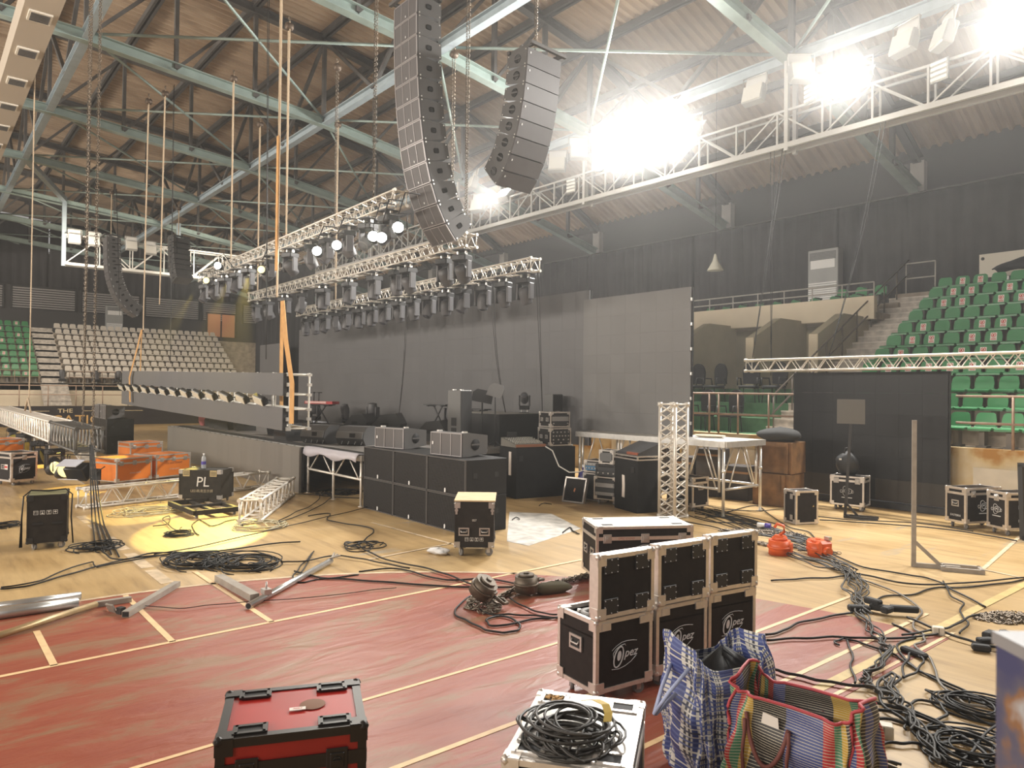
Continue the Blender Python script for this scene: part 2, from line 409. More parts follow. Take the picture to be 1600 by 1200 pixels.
# longitudinal members
for y, mt, sz in ((4.03, M_STEELB, .26), (11.9, M_STEELB, .26), (18.4, M_STEELB, .26)):
    m = MB(); ibeam(m, (6, y, zb(y) + .02), (-66, y, zb(y) + .02), sz, .3); struct(m.build('roof_tie', mt))
for y in NY[1:-1]:
    m = MB()
    for dx in (-.09, .09): bar(m, (6, y + dx, zt(y) + .2), (-66, y + dx, zt(y) + .2), .09, .22)
    struct(m.build('roof_purlin', M_STEELD))
# longitudinal bracing between trusses at the tie beams: top to bottom diagonals
for y in (4.03, 11.9, 18.4, 22.75):
    for i, (a, b) in enumerate(zip(TX, TX[1:])):
        m = MB(); mid = (a + b) / 2
        bar(m, (a, y, zt(y)), (mid, y, zb(y) + .1), .12); bar(m, (b, y, zt(y)), (mid, y, zb(y) + .1), .12)
        struct(m.build('roof_brace', M_STEELD))
# flat rods crossing in the bottom chord plane
YS = [4.03, 11.9, 18.4]
for i, (a, b) in enumerate(zip(TX, TX[1:])):
    for y0, y1 in zip(YS, YS[1:]):
        m = MB(); m.cyl((a, y0, zb(y0) + .1), (b, y1, zb(y1) + .1), .045, n=6); struct(m.build('roof_rod', M_STEELG))
        m = MB(); m.cyl((b, y0, zb(y0) + .1), (a, y1, zb(y1) + .1), .045, n=6); struct(m.build('roof_rod', M_STEELG))
# air duct with square grilles
duct = thing('air_duct', 'square beige air duct with grilles under the roof at top left', 'duct')
bx('duct_body', (-40, 2.45, 12.4), (50, .78, .7), M('beige_duct_paint', (.42, .36, .29), .6), duct)
mg = MB(); mg.box((0, 0, 0), (.62, .52, .05)); grf = mg.mesh('grille', M('pale_grille', (.72, .68, .6), .6))
ms = MB()
for k in range(6): ms.box((-.22 + k * .088, 0, -.03), (.045, .42, .03))
sl = ms.mesh('slat', M_STEELD)
for i in range(15):
    g = put(grf, 'grille', duct, (-17 - i * 2.6, 2.45, 12.03)); put(sl, 'grille_slats', g)['kind'] = 'stuff'
# ---------------- walls
def drape(name, x0, x1, y, z0, z1, amp, per, seed, mat=M_DRAPE, axis='X'):
    r = random.Random(seed); n = int(abs(x1 - x0) / per * 4); mm = MB(); vs = []; fs = []; d = []
    for i in range(n + 1):
        x = x0 + (x1 - x0) * i / n; k = sin(i * pi / 2 + r.uniform(-.5, .5)) * amp * r.uniform(.4, 1.2)
        for z, f in ((z0, 1.), ((z0 + z1) / 2, .9), (z1, .5)): vs.append((x, y + k * f, z) if axis == 'X' else (y + k * f, x, z))
    for i in range(n):
        for j in (0, 1): a = i * 3 + j; fs.append((a, a + 3, a + 4, a + 1))
    mm.sm = True; mm.add(vs, fs); o = mm.build(name, mat); mo = o.modifiers.new('thick', 'SOLIDIFY'); mo.thickness = .02; return o
bx('wall_back', (-27, 27.75, 6), (80, .3, 12.4), M('dark_wall', (.07, .066, .064), .9)); struct(bpy.data.objects['wall_back'])
bx('wall_left', (-66.2, 9, 6), (.3, 37, 13.5), M('dark_wall', (.07, .066, .064), .9)); struct(bpy.data.objects['wall_left'])
bx('wall_right', (11.8, 9, 6), (.3, 37, 13.5), M('dark_wall', (.07, .066, .064), .9)); struct(bpy.data.objects['wall_right'])
for k in range(11):
    x0 = 6.5 - k * 6.5
    tag(drape('stage_curtain', x0, x0 - 6.42, 26.6, 5.2, 9.45, .15, .55, 40 + k), 'charcoal pleated curtain along the back wall, %s from the right end' % ORD[k], 'curtain', 'charcoal curtains along the back wall')
struct(bx('curtain_rail', (-27, 26.68, 9.49), (72, .28, .05), M_STEELD))
for k in range(6):
    y0 = 26.5 - k * 4.6
    tag(drape('stage_curtain', y0, max(.5, y0 - 4.5), -65.97, 10.12, min(15.2, zt(y0 + .1) - .2), .07, .6, 60 + k, axis='Y'), 'charcoal pleated curtain on the far end wall, %s from the back corner' % ORD[k], 'curtain', 'charcoal curtains on the end wall')
# ================================================================ STANDS
# right hand stand: wall, terraces, stairs, balcony
wr = struct(bx('wall_court', (-5.5, 17.15, .71), (26, .3, 1.42), None or M('stained_cream_concrete', (.60, .50, .34), .8, var=.22, vscale=1.6, bump=.05, bscale=15)))
def rust_mat():
    m = bpy.data.materials.new('rust_stained_plaster'); m.use_nodes = True; nt = m.node_tree; b = nt.nodes['Principled BSDF']
    tc = node(nt, 'TexCoord'); n1 = node(nt, 'TexNoise'); n1.inputs['Scale'].default_value = 1.7; n1.inputs['Detail'].default_value = 9; lk(nt, tc.outputs['Object'], n1.inputs['Vector'])
    r1 = node(nt, 'ValToRGB'); lk(nt, n1.outputs['Fac'], r1.inputs[0]); e = r1.color_ramp.elements
    e[0].position = .38; e[0].color = (.62, .52, .35, 1); e[1].position = .66; e[1].color = (.40, .20, .05, 1); x = e.new(.54); x.color = (.56, .42, .22, 1)
    lk(nt, r1.outputs[0], b.inputs['Base Color']); b.inputs['Roughness'].default_value = .85; return m
wr.data.materials[0] = rust_mat()
for i, x in enumerate((-14.3, -11.6, -4.6, -1.2)):
    bx('wall_panel', (x, 16.98, .6), (2.3 if i < 2 else 1.6, .03, .85), M('pale_wall_panel', (.60, .53, .42), .7, var=.08), wr)
RZ, RT, RY0, RZ0 = .409, .75, 17.0, 1.42
for k in range(11):
    y0 = RY0 + RT * k + (.31 if k == 0 else 0)
    struct(bx('terrace_step', (-1.3, (y0 + 27.6) / 2, RZ0 + RZ * k - .2), (15.5, 27.6 - y0, .40), M_CONC))
# stairs beside the seats: two steps to each row
for k in range(22):
    y0 = RY0 + RT / 2 * k
    struct(bx('stair_step', (-9.8, y0 + .9, RZ0 + RZ / 2 * k - .15), (1.42, 1.3, .30), M('worn_grey_concrete', (.50, .45, .39), .85, var=.3, vscale=5)))
    bx('nosing', (-9.8, y0 + .262, RZ0 + RZ / 2 * k + .0), (1.42, .06, .035), M('pale_nosing', (.62, .57, .50), .85, var=.15, vscale=5), bpy.data.objects[COL.objects[-1].name])
struct(bx('landing_floor', (-9.8, 26.3, 5.72), (1.42, 1.4, .4), M_CONC))
def seat_mesh(mat, name):
    m = MB()
    prof = [(-.19, .02), (.19, .02), (.20, .16), (.175, .285), (.125, .325), (-.125, .325), (-.175, .285), (-.20, .16)]
    vs = []; n = len(prof)
    for t in (0, .028):
        for x, z in prof: vs.append((x, .17 + t + z * .22 - x * x * .25, .41 + z))
    m.sm = False
    m.add(vs, [tuple(range(n)), tuple(range(n, 2 * n))[::-1]] + [(i, n + i, n + (i + 1) % n, (i + 1) % n) for i in range(n)])
    for y0, y1, z0, z1 in ((-.24, -.16, .40, .425), (-.16, .12, .425, .40), (.12, .19, .40, .45)):
        m.add([(-.215, y0, z0), (.215, y0, z0), (.215, y1, z1), (-.215, y1, z1), (-.21, y0, z0 - .045), (.21, y0, z0 - .045), (.21, y1, z1 - .045), (-.21, y1, z1 - .045)],
              [(0, 1, 2, 3), (7, 6, 5, 4), (0, 4, 5, 1), (1, 5, 6, 2), (2, 6, 7, 3), (3, 7, 4, 0)])
    return m.mesh(name, mat)
SG = seat_mesh(M_SEATG, 'stadium_seat'); SW = seat_mesh(M_SEATW, 'stadium_seat')
mb = MB(); mb.box((0, .05, .20), (.10, .22, .40)); mb.box((0, .05, .02), (.2, .3, .04)); BR = mb.mesh('seat_bracket', M('seat_bracket_grey', (.18, .16, .14), .7))
def sticker_mesh():
    m = MB(); R = Matrix.Rotation(-.215, 3, 'X')
    T = lambda x, z, o=0: Vector((x, .162 - o + (z - .41) * .22, z))
    m.add([T(-.075, .475), T(.075, .475), T(.075, .68), T(-.075, .68), T(-.075, .475, .004), T(.075, .475, .004), T(.075, .68, .004), T(-.075, .68, .004)],
          [(3, 2, 1, 0), (4, 5, 6, 7), (0, 1, 5, 4), (1, 2, 6, 5), (2, 3, 7, 6), (3, 0, 4, 7)])
    m.mi = 1
    n = 14
    for i in range(n):
        if i in (3,): continue
        a, b = 2 * pi * i / n, 2 * pi * (i + 1) / n
        m.add([T(r * cos(t), .615 + r * sin(t), .006) for t, r in ((a, .042), (a, .058), (b, .058), (b, .042))], [(0, 1, 2, 3)])
    m.add([T(-.03, .585, .006), T(.012, .585, .006), T(.02, .645, .006), T(-.012, .645, .006)], [(0, 1, 2, 3)])
    for z, w in ((.53, .05), (.50, .06)): m.add([T(-w, z - .008, .006), T(w, z - .008, .006), T(w, z + .008, .006), T(-w, z + .008, .006)], [(0, 1, 2, 3)])
    return m.mesh('seat_sticker', [M_STICK, M_REDINK])
STK = sticker_mesh()
ROWN = ['front row', 'second row', 'third row', 'fourth row', 'fifth row', 'sixth row', 'seventh row', 'eighth row', 'ninth row', 'tenth row', 'top row']
STKP = {10: (1, 2), 9: (1, 2, 4, 6), 8: (1, 2, 4, 5), 7: (), 6: (1, 4, 5), 5: (1, 2, 4, 5, 8), 4: (1, 4, 5, 7), 3: (1, 2, 3, 4, 5, 7), 2: (), 1: (), 0: ()}
for k in range(11):
    for j in range(10):
        if k == 10 and j == 3: pass
        s = put(SG, 'stadium_seat', None, (-8.8 + .49 * j, 17.42 + RT * k, RZ0 + RZ * k - .0))
        st = j in STKP[k]
        tag(s, 'green seat%s, %s of side stand, %s from the stairs' % (' with red-ring sticker' if st else '', ROWN[k], ORD[j]), 'seat', 'green seats of the side stand')
        put(BR, 'seat_bracket', s)
        if st: put(STK, 'seat_sticker', s)
# left part of that stand: green steps, wing walls, balcony
for k in range(4):
    struct(bx('terrace_step', (-15.2, (17.31 + k * .75 + 20.8) / 2, RZ0 + RZ * k - .2), (9.3, 20.8 - 17.31 - k * .75, .40), M_GREENF))
def wing(x):
    m = MB(); m.prism([(20.0, 2.6), (23.2, 2.6), (23.2, 4.95), (21.55, 4.95), (20.0, 4.24)], .26, 'X', x - .13)
    o = struct(m.build('wing_wall', M_OLIVE)); 
    m = MB(); m.box((x, 19.99, 3.4), (.27, .03, 1.68)); m.build('end_face', M_CREAM, o)
for x in (-10.45, -12.5, -15.2, -18.0): wing(x)
struct(bx('vomitory_back', (-16.3, 24.6, 3.6), (11.4, .2, 2.7), M_OLIVE))
bal = struct(bx('balcony_front', (-16.0, 22.95, 5.22), (12.0, .2, .72), M_CREAM))
struct(bx('balcony_floor', (-16.0, 25.1, 4.98), (12.0, 4.3, .2), M_CONC)); struct(bx('balcony_step', (-16.0, 25.9, 5.3), (12.0, 2.6, .45), M_CONC))
def rail(name, label, pts, posts, zs, mat, r=.025, cat='railing', gate=()):
    t = thing(name, label, cat)
    for z in zs:
        m = MB(); m.tube([Vector((p[0], p[1], p[2] + z)) for p in pts], r, 6); m.build('rail', mat, t)
    for p in posts:
        m = MB(); m.cyl(p, (p[0], p[1], p[2] + max(zs)), r * .95, n=6); m.build('post', mat, t)
    return t
M_PALER = M('pale_grey_rail_paint', (.42, .39, .36), .5, .1)
M_DKR = M('dark_brown_rail_paint', (.13, .105, .085), .5, .1)
rail('balcony_railing', 'pale two-bar railing along the cream balcony front', [(-22, 22.95, 5.56), (-10.05, 22.95, 5.56)], [(-10.05 - i * 1.0, 22.95, 5.56) for i in range(12)], (.22, .46), M_PALER)
p0, p1 = (-10.2, 17.4, 1.53), (-10.2, 25.9, 6.16)
rail('stair_railing', 'dark brown sloping handrail on the left of the concrete stairs', [p0, p1], [(-10.2, 17.45 + i * .94, 1.53 + .545 * (.05 + i * .94)) for i in range(9)], (.45, .92), M_DKR)
t = rail('landing_railing', 'pale upright rail frame at the top of the stairs', [(-9.5, 25.5, 5.92), (-8.6, 25.5, 5.92)], [(-9.5, 25.5, 5.92), (-8.6, 25.5, 5.92)], (.5, 1.0), M_PALER)
t.location = (-.7, .2, 0)
gx = [-16.9, -15.9, -14.95, -14.0, -13.75, -13.2, -12.7, -12.45, -11.9, -11.6, -11.0, -10.1, -9.3]
rail('court_railing', 'pinkish brown railing with posts on the court wall, left of the dark screen', [(-18, 17.05, 1.42), (-9.2, 17.05, 1.42)], [(x, 17.05, 1.42) for x in gx], (.52, 1.08), M_RAIL, .03)
rail('court_railing', 'brown two-bar railing on the court wall, right of the dark screen', [(-5.75, 17.05, 1.42), (6, 17.05, 1.42)], [(-4.72 + 2.3 * i, 17.05, 1.42) for i in range(5)], (.52, 1.08), M_RAIL, .03)
# chairs on the balcony (green folding seats with dark writing tablets)
def tablet_chair(x, y, z, lab):
    s = put(SG, 'tablet_chair', None, (x, y, z)); tag(s, lab, 'chair', 'green seats on the balcony')
    m = MB(); m.box((.27, -.08, .66), (.07, .42, .03)); m.box((.27, .1, .35), (.04, .05, .62)); m.build('tablet_arm', M_BLACKM, s); put(BR, 'seat_bracket', s)
for i, x in enumerate((-16.6, -15.9, -15.2, -14.5, -13.8, -13.1, -12.4, -11.7, -11.0)):
    tablet_chair(x, 23.6, 5.08, 'green tablet-arm seat behind the balcony railing, %s from the stairs end' % ORD[8 - i])
for i, x in enumerate((-12.2, -11.55, -10.9)):
    tablet_chair(x, 25.2, 5.53, 'green tablet-arm seat on the raised balcony step, %s from the stairs end' % ORD[2 - i])
# office chairs on the green steps
def office_chair(x, y, z, rz, lab):
    t = thing('office_chair', lab, 'chair', (x, y, z), rz, 'black chairs on the green steps')
    m = MB(); m.sm = True; m.bbox((0, -.02, .46), (.5, .5, .09), .03); m.build('seat', M('black_upholstery', (.014, .014, .016), .6), t)
    m = MB(); n = 12; pr = []
    for i in range(n + 1):
        a = pi * i / n; pr.append((.25 * cos(a), .9 + .3 * sin(a)))
    pr += [(-.23, .55), (.23, .55)]
    m.prism(pr, .07, 'Y', .24); m.build('backrest', M('black_upholstery', (.014, .014, .016), .6), t)
    for s in (-1, 1):
        m = MB(); m.tube([(s * .27, .18, .5), (s * .29, .16, .72), (s * .29, -.18, .72), (s * .28, -.2, .5)], .022, 6); m.build('armrest', M_BLACKM, t)
        for u in (-1, 1):
            m = MB(); m.cyl((s * .21, u * .2, .44), (s * .24, u * .23, 0), .016, n=6); m.build('leg', M_BLACKM, t)
    return t
for i, (x, y, z, rz) in enumerate(((-14.62, 19.1, 2.24, .1), (-13.95, 19.1, 2.24, -.05), (-13.2, 19.15, 2.24, -.2), (-11.9, 19.0, 2.24, .3), (-11.15, 19.1, 2.24, -.1),
                                   (-13.35, 17.72, 1.42, .2), (-12.6, 17.74, 1.42, 0), (-11.7, 17.72, 1.42, -.15))):
    office_chair(x, y, z, rz, 'black arm chair on the green steps, %s from the left in the %s row' % (ORD[i if i < 5 else i - 5], 'back' if i < 5 else 'front'))
# floor-standing air conditioners
def air_con(x, y, z, rz, lab, h=2.0, w=1.0):
    t = thing('air_conditioner', lab, 'air conditioner', (x, y, z), rz)
    bx('cabinet', (0, .2, h / 2), (w, .4, h), M('grey_enamel', (.30, .30, .29), .5), t, .02)
    m = MB()
    for i in range(6): m.box((0, -.015, h - .12 - i * .05), (w * .86, .03, .028))
    m.build('outlet_grille', M('dark_grille', (.13, .13, .13), .6), t)
    for i in range(14):
        bx('slat', (0, -.02, .12 + i * .075), (w * .92, .04, .045), M('off_white_enamel', (.78, .77, .75), .5), t)
    bx('control_panel', (0, -.01, h - .55), (w * .8, .02, .32), M('light_panel', (.72, .71, .69), .4), t)
air_con(-13.2, 25.9, 5.53, 0, 'white floor-standing air conditioner against the curtain behind the balcony seats', 2.35, 1.15)
air_con(-63.6, 12.3, 6.33, pi / 2, 'white floor-standing air conditioner above the white end seats', 2.5, 1.2)
t = thing('white_board', 'cream board propped behind the top seats of the side stand', 'board', (-7.9, 26.25, 5.9))
bx('panel', (.45, 0, .75), (1.5, .06, .75), M('cream_board', (.62, .57, .47), .6), t)
bx('support', (.45, .04, .2), (.1, .04, .45), M_GALV, t)
for s in (-.2, 1.1):
    m = MB(); m.lathe([(.05, -.035), (.05, -.05), (0, -.05)], 10, (s, 0, .98), 'Y'); m.build('round_fixing', M_BLACKM, t)
m = MB(); m.sm = True
n = 14; vs = []; fs = []
for i in range(n + 1):
    for j in range(7):
        u, v = i / n, j / 6; vs.append((-.75 + 1.5 * u, -.32 + .64 * v, .60 + .32 * sin(pi * u) ** .7 * sin(pi * v) ** .6 + .03 * sin(9 * u + 5 * v)))
for i in range(n):
    for j in range(6): a = i * 7 + j; fs.append((a, a + 7, a + 8, a + 1))
m.add(vs, fs); o = m.build('black_cloth', M('black_cloth', (.015, .015, .017), .9), None, (-6.75, 25.35, 5.74)); mo = o.modifiers.new('t', 'SOLIDIFY'); mo.thickness = .03
tag(o, 'black cloth bundle thrown over the top row of green seats', 'cloth')
# ---------------- far end stand
LZ, LT, LX0, LZ0 = .456, .75, -55.1, 2.67
for k in range(9):
    struct(bx('terrace_step', (LX0 - LT * k - (66 + LX0 - LT * k) / 2, 8, LZ0 + LZ * k - .22), (66 + LX0 - LT * k, 30, .46), M_CONC))
for k in range(18):
    struct(bx('stair_step', (LX0 - .375 * k - .4, 7.22, LZ0 + LZ / 2 * k - .05), (.8, 1.3, .30), M('worn_grey_concrete', (.42, .36, .29), .85)))
struct(bx('wall_stand', (-55.25, 8, 1.33), (.3, 30, 2.66), M_CREAM)); struct(bx('walkway_floor', (-54.1, 8, .6), (2.2, 30, 1.2), M_CONC))
for k in range(7): struct(bx('stair_step', (-54.95 + k * .24, 7.22, 2.5 - k * .19), (.26, 1.5, .19), M('worn_grey_concrete', (.42, .36, .29), .85)))
for k in range(9):
    for j in range(23):
        s = put(SW, 'stadium_seat', None, (-55.6 - LT * k, 8.2 + .5 * j, LZ0 + LZ * k + .02), pi / 2)
        put(BR, 'seat_bracket', s)
        tag(s, 'white plastic stadium seat in %s of the end stand, %s from the stairs' % (ROWN[k] if k < 8 else 'top row', ORD[j]), 'seat', 'white seats of the end stand')
    for j in range(7):
        s = put(SG, 'stadium_seat', None, (-55.6 - LT * k, 6.25 - .5 * j, LZ0 + LZ * k + .02), pi / 2)
        st = (j + 2 * k) % 4 == 1
        tag(s, 'green seat%s in %s of end stand, %s from the stairs' % (' with sticker' if st else '', ROWN[k] if k < 8 else 'top row', ORD[j]), 'seat', 'green seats of the end stand')
        put(BR, 'seat_bracket', s)
        if st: put(STK, 'seat_sticker', s)
rail('walkway_railing', 'brown two-bar railing in front of the cream wall at the far end', [(-53.1, .6, 1.2), (-53.1, 22, 1.2)], [(-53.1, .65 + 1.5 * i, 1.2) for i in range(15)], (.75, 1.32), M_RAIL, .035)
rail('seat_railing', 'thin brown railing before the front row of white end seats', [(-55.33, 8.1, 2.67), (-55.33, 19.5, 2.67)], [(-55.33, 8.1 + 1.9 * i, 2.67) for i in range(7)], (.4, .8), M_RAIL, .025)
rail('seat_railing', 'thin brown railing before the front row of green end seats', [(-55.2, 2.5, 2.67), (-55.2, 6.4, 2.67)], [(-55.2, 2.5 + 1.3 * i, 2.67) for i in range(4)], (.4, .8), M_RAIL, .025)
# louvred windows high on the end wall
n = 0
for y0, w in ((2.2, 3.1), (5.8, 4.2), (10.4, 4.2), (15.0, 4.3), (19.6, 2.9), (23.1, 2.6)):
    n += 1
    wn = thing('window_%d' % n, None or 'louvred window', 'window', (-65.95, y0 + w / 2, 9.2)); del wn['category']; del wn['label']; wn['kind'] = 'structure'
    m = MB()
    for yy in (-w / 2, w / 2): m.box((0, yy, 0), (.14, .1, 1.75))
    for z in (-.84, .84): m.box((0, 0, z), (.14, w, .08))
    m.build('window_frame', M_BLACKM, wn)
    bx('backing', (-.04, 0, 0), (.03, w, 1.6), M('dark_backing', (.03, .028, .028), .8), wn)
    mm = MB(); mm.box((0, 0, 0), (.06, w - .15, .10), Matrix.Rotation(.5, 3, 'Y')); sm_ = mm.mesh('slat', M('grey_louvre', (.36, .34, .33), .6))
    for i in range(9): put(sm_, 'slat', wn, (.03, 0, -.72 + i * .18))
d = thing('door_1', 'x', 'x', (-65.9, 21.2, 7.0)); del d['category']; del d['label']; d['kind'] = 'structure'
for s in (-.62, .62): bx('door_leaf', (0, s, 1.0), (.06, 1.1, 2.0), M('warm_lit_door', (.62, .32, .17), .6), d)  # orange leaf colour carries the warm light on the doorway
m = MB(); m.box((.02, 0, 2.05), (.12, 2.6, .1)); m.box((.02, -1.25, 1), (.12, .1, 2.1)); m.box((.02, 1.25, 1), (.12, .1, 2.1)); m.build('door_frame', M_BLACKM, d)
lamp('door_lamp', 'SPOT', (-63.5, 21.2, 9.6), (-65.9, 21.2, 8), 60, (1, .6, .35), .1, 80)
# front wall banner of the end stand
t = thing('banner', 'dark wide banner with gold capitals under the far end railing', 'banner', (-52.9, 0, 0))
bx('cloth', (0, 9.8, .62), (.03, 18.6, 1.22), M('banner_black', (.018, .013, .013), .7), t)
M_GOLD = M('banner_gold', (.62, .38, .13), .5); M_GOLDP = M('banner_pale_gold', (.70, .56, .33), .5)
text('THE', .36, M_GOLDP, t, (.02, 7.55, .93), FACE_X, depth=.004, sx=1.25)
text('VOCATION', .80, M_GOLD, t, (.02, 7.9, .35), FACE_X, depth=.004, sx=1.2)
for y0, y1 in ((3.6, 6.7), (8.5, 12.0)): bx('gold_rule', (.02, (y0 + y1) / 2, .93), (.008, y1 - y0, .025), M_GOLDP, t)
# ================================================================ STAGE, SCREENS, RIGGING
def led_mat(name, col, var, rough=.5):
    m = bpy.data.materials.new(name); m.use_nodes = True; nt = m.node_tree; b = nt.nodes['Principled BSDF']
    oi = node(nt, 'ObjectInfo'); mr = node(nt, 'MapRange'); lk(nt, oi.outputs['Random'], mr.inputs[0]); mr.inputs[3].default_value = 1 - var; mr.inputs[4].default_value = 1 + var
    mx = node(nt, 'MixRGB', blend_type='MULTIPLY'); mx.inputs[0].default_value = 1; mx.inputs[1].default_value = (*col, 1); lk(nt, mr.outputs[0], mx.inputs[2])
    lk(nt, mx.outputs[0], b.inputs['Base Color']); b.inputs['Roughness'].default_value = rough; b.inputs['Specular IOR Level'].default_value = .25
    tc = node(nt, 'TexCoord'); ck = node(nt, 'TexNoise'); ck.inputs['Scale'].default_value = 160; lk(nt, tc.outputs['Object'], ck.inputs['Vector'])
    bp = node(nt, 'Bump'); bp.inputs['Strength'].default_value = .25; bp.inputs['Distance'].default_value = .004; lk(nt, ck.outputs['Fac'], bp.inputs['Height']); lk(nt, bp.outputs[0], b.inputs['Normal'])
    return m
M_LEDW = led_mat('led_face_grey', (.115, .112, .113), .025); M_LEDK = led_mat('led_face_black', (.016, .0165, .018), .04); M_LEDS = led_mat('led_face_warm_grey', (.17, .155, .135), .04)
def led_wall(name, label, x0, z0, nx, nz, pw, ph, Y, mat, rz=0., cat='led screen'):
    t = thing(name, label, cat, (x0, Y, z0), rz)
    m = MB(); m.box((0, .03, 0), (pw - .0015, .055, ph - .0015)); fm = m.mesh('panel', mat)
    for i in range(nx):
        for j in range(nz): put(fm, 'panel', t, ((i + .5) * pw, 0, (j + .5) * ph))
    m = MB()
    for i in range(nx + 1): m.box((i * pw, .085, nz * ph / 2), (.05, .05, nz * ph))
    for z in (.1, nz * ph - .1): m.box((nx * pw / 2, .12, z), (nx * pw, .04, .06))
    m.build('rear_frame', M_BLACKM, t)
    return t
led_wall('led_screen', 'long dark grey led wall behind the stage', -31.0, 1.12, 36, 8, .5, .5, 13.38, M_LEDW)
w2 = led_wall('led_screen', 'grey led wall section on the right stage deck, with a lower top edge', -13.06, 1.53, 7, 7, .47, .475, 13.24, led_mat('led_face_light_grey', (.15, .146, .142), .03))
for k in range(6): bx('cable_clip', (3.30, .05, .3 + k * .55), (.03, .06, .07), M_ALU, w2)
ss = led_wall('led_screen', 'small grey side screen left of the stage, below the white seats', -35.2, 1.5, 5, 5, .5, .62, 13.2, M_LEDW)
for x in (.3, 1.25, 2.2): bx('support_post', (x, .12, -.75), (.08, .08, 1.5), M_BLACKM, ss)
sc = led_wall('led_screen', 'free-standing black led screen by the court wall under a truss', -9.17, .17, 7, 6, .488, .475, 16.6, M_LEDK)
for i, (ix, iz) in enumerate(((0, 0), (1, 0), (4, 0), (5, 0), (6, 0))):
    c = [o for o in KIDS(sc) if o.name.startswith('panel') and abs(o.location.x - (ix + .5) * .488) < .01 and abs(o.location.z - (iz + .5) * .475) < .01][0]
    me = c.data.copy(); me.materials[0] = led_mat('led_face_lighter', (.045, .040, .035), .05); c.data = me; c['label'] = 'lighter grey replacement panel'
bx('foot_rail', (1.7, .1, -.1), (3.45, .2, .13), M_BLACKM, sc)
t = thing('cloth_skirt', 'white cloth strip along the foot of the black led screen', 'cloth', (-7.45, 16.82, 0)); bx('cloth', (.85, 0, .16), (1.75, .015, .31), M('white_cloth', (.66, .66, .72), .8), t)
tag(drape('black_backdrop', -38.5, -31.2, 14.2, 0, 8.4, .12, .6, 9, M('black_drape', (.02, .019, .02), .95)), 'black backdrop curtain at the left end of the stage', 'curtain')
# ---- stage decks
M_DECK = M('stage_deck_top', (.17, .155, .14), .6, var=.2, vscale=3)
M_DECKG = M('grey_deck_top', (.42, .40, .37), .5, var=.1, vscale=2)
def deck(name, label, x0, x1, y0, y1, z, nx, ny, mat, edge=M_ALU):
    t = thing(name, label, 'stage deck', ((x0 + x1) / 2, (y0 + y1) / 2, 0))
    w, d = (x1 - x0) / nx, (y1 - y0) / ny
    m = MB(); m.box((0, 0, 0), (w - .012, d - .012, .06)); me = m.mesh('deck_panel', mat)
    for i in range(nx):
        for j in range(ny): put(me, 'deck_panel', t, (-(x1 - x0) / 2 + (i + .5) * w, -(y1 - y0) / 2 + (j + .5) * d, z - .03))
    for yy in (y0, y1): bx('edge_rail', (0, yy - (y0 + y1) / 2, z - .06), (x1 - x0, .05, .12), edge, t)
    for xx in (x0, x1): bx('edge_rail', (xx - (x0 + x1) / 2, 0, z - .06), (.05, y1 - y0, .12), edge, t)
    return t
def leg(t, x, y, z, r=.03, mat=M_TRUSS):
    m = MB(); m.cyl((x, y, 0), (x, y, z), r, n=8); m.cyl((x, y, 0), (x, y, .02), r * 2, n=8); m.cyl((x, y, z * .62), (x, y, z * .66), r * 1.35, n=8); return m.build('leg', mat, t)
def vtruss(t, p, q, h, n, mat=M_TRUSS, r=.022):     # flat lattice of height h below p-q
    p, q = Vector(p), Vector(q); dn = Vector((0, 0, -h))
    m = MB(); m.cyl(p + dn, q + dn, r * 1.25, n=8); m.build('lower_chord', mat, t)
    for i in range(n):
        a, b = p.lerp(q, (i + .08) / n), p.lerp(q, (i + .92) / n); mid = p.lerp(q, (i + .5) / n)
        for u, v in ((a + dn, mid + (a - mid) * .15), (mid - (a - mid) * .15, b + dn)):
            m = MB(); m.cyl(u, v, r * .75, n=6); m.build('brace', mat, t)
t = deck('stage_deck', 'main black-topped stage deck behind the grey led skirting', -28.2, -13.78, 7.35, 13.6, 1.1, 17, 5, M_DECK)
cx, cy = -20.99, 10.475
for x in (-16.5, -15.15, -13.85):
    for y in (7.4, 9.4): leg(t, x - cx, y - cy, 1.0)
for x in (-28.1, -26.9): leg(t, x - cx, 7.4 - cy, 1.0)
for a, b in ((-16.5, -15.15), (-15.15, -13.85), (-28.1, -26.9)): vtruss(t, (a - cx, 7.4 - cy, 1.0), (b - cx, 7.4 - cy, 1.0), .42, 1)
bx('black_skirt', (0, 2.1 - .9, .5), (14.2, .03, .98), M('skirt_cloth', (.012, .011, .011), .95), t)
sk = led_wall('led_skirting', 'grey led skirting panels standing along the stage front', -28.0, .0, 23, 1, .4985, 1.10, 7.18, M_LEDS)
for i in range(23): pass
sk.rotation_euler = (0, 0, 0)
t = deck('stage_deck', 'raised aluminium stage deck with lattice legs on the right', -12.6, -8.38, 12.56, 14.0, 1.53, 2, 1, M_DECKG)
cx, cy = -10.49, 13.28
for x in (-12.5, -10.45, -8.45):
    for y in (12.6, 13.95):
        m = MB()
        leg(t, x - cx, y - cy, 1.45, .032, M_ALU); m.cyl((x - cx + (.1 if x < -9 else -.1), y - cy, .5), (x - cx + (.1 if x < -9 else -.1), y - cy, 1.45), .028, n=8); m.build('post', M_ALU, t)
for a, b in ((-12.5, -10.45), (-10.45, -8.45)):
    for y in (12.6, 13.95): vtruss(t, (a - cx + .1, y - cy, 1.46), (b - cx - .1, y - cy, 1.46), .90, 2, M_ALU)
vtruss(t, (-8.45 - cx, 12.7 - cy, 1.46), (-8.45 - cx, 13.85 - cy, 1.46), .90, 1, M_ALU)
m = MB()
for i in range(5):
    r = .16 + .02 * i; m.tube([Vector((-.1 + 1.2 + r * 1.5 * cos(a * .5), .2 + r * sin(a * .5), 1.545 + .008 * i)) for a in range(13)], .012, 5, True)
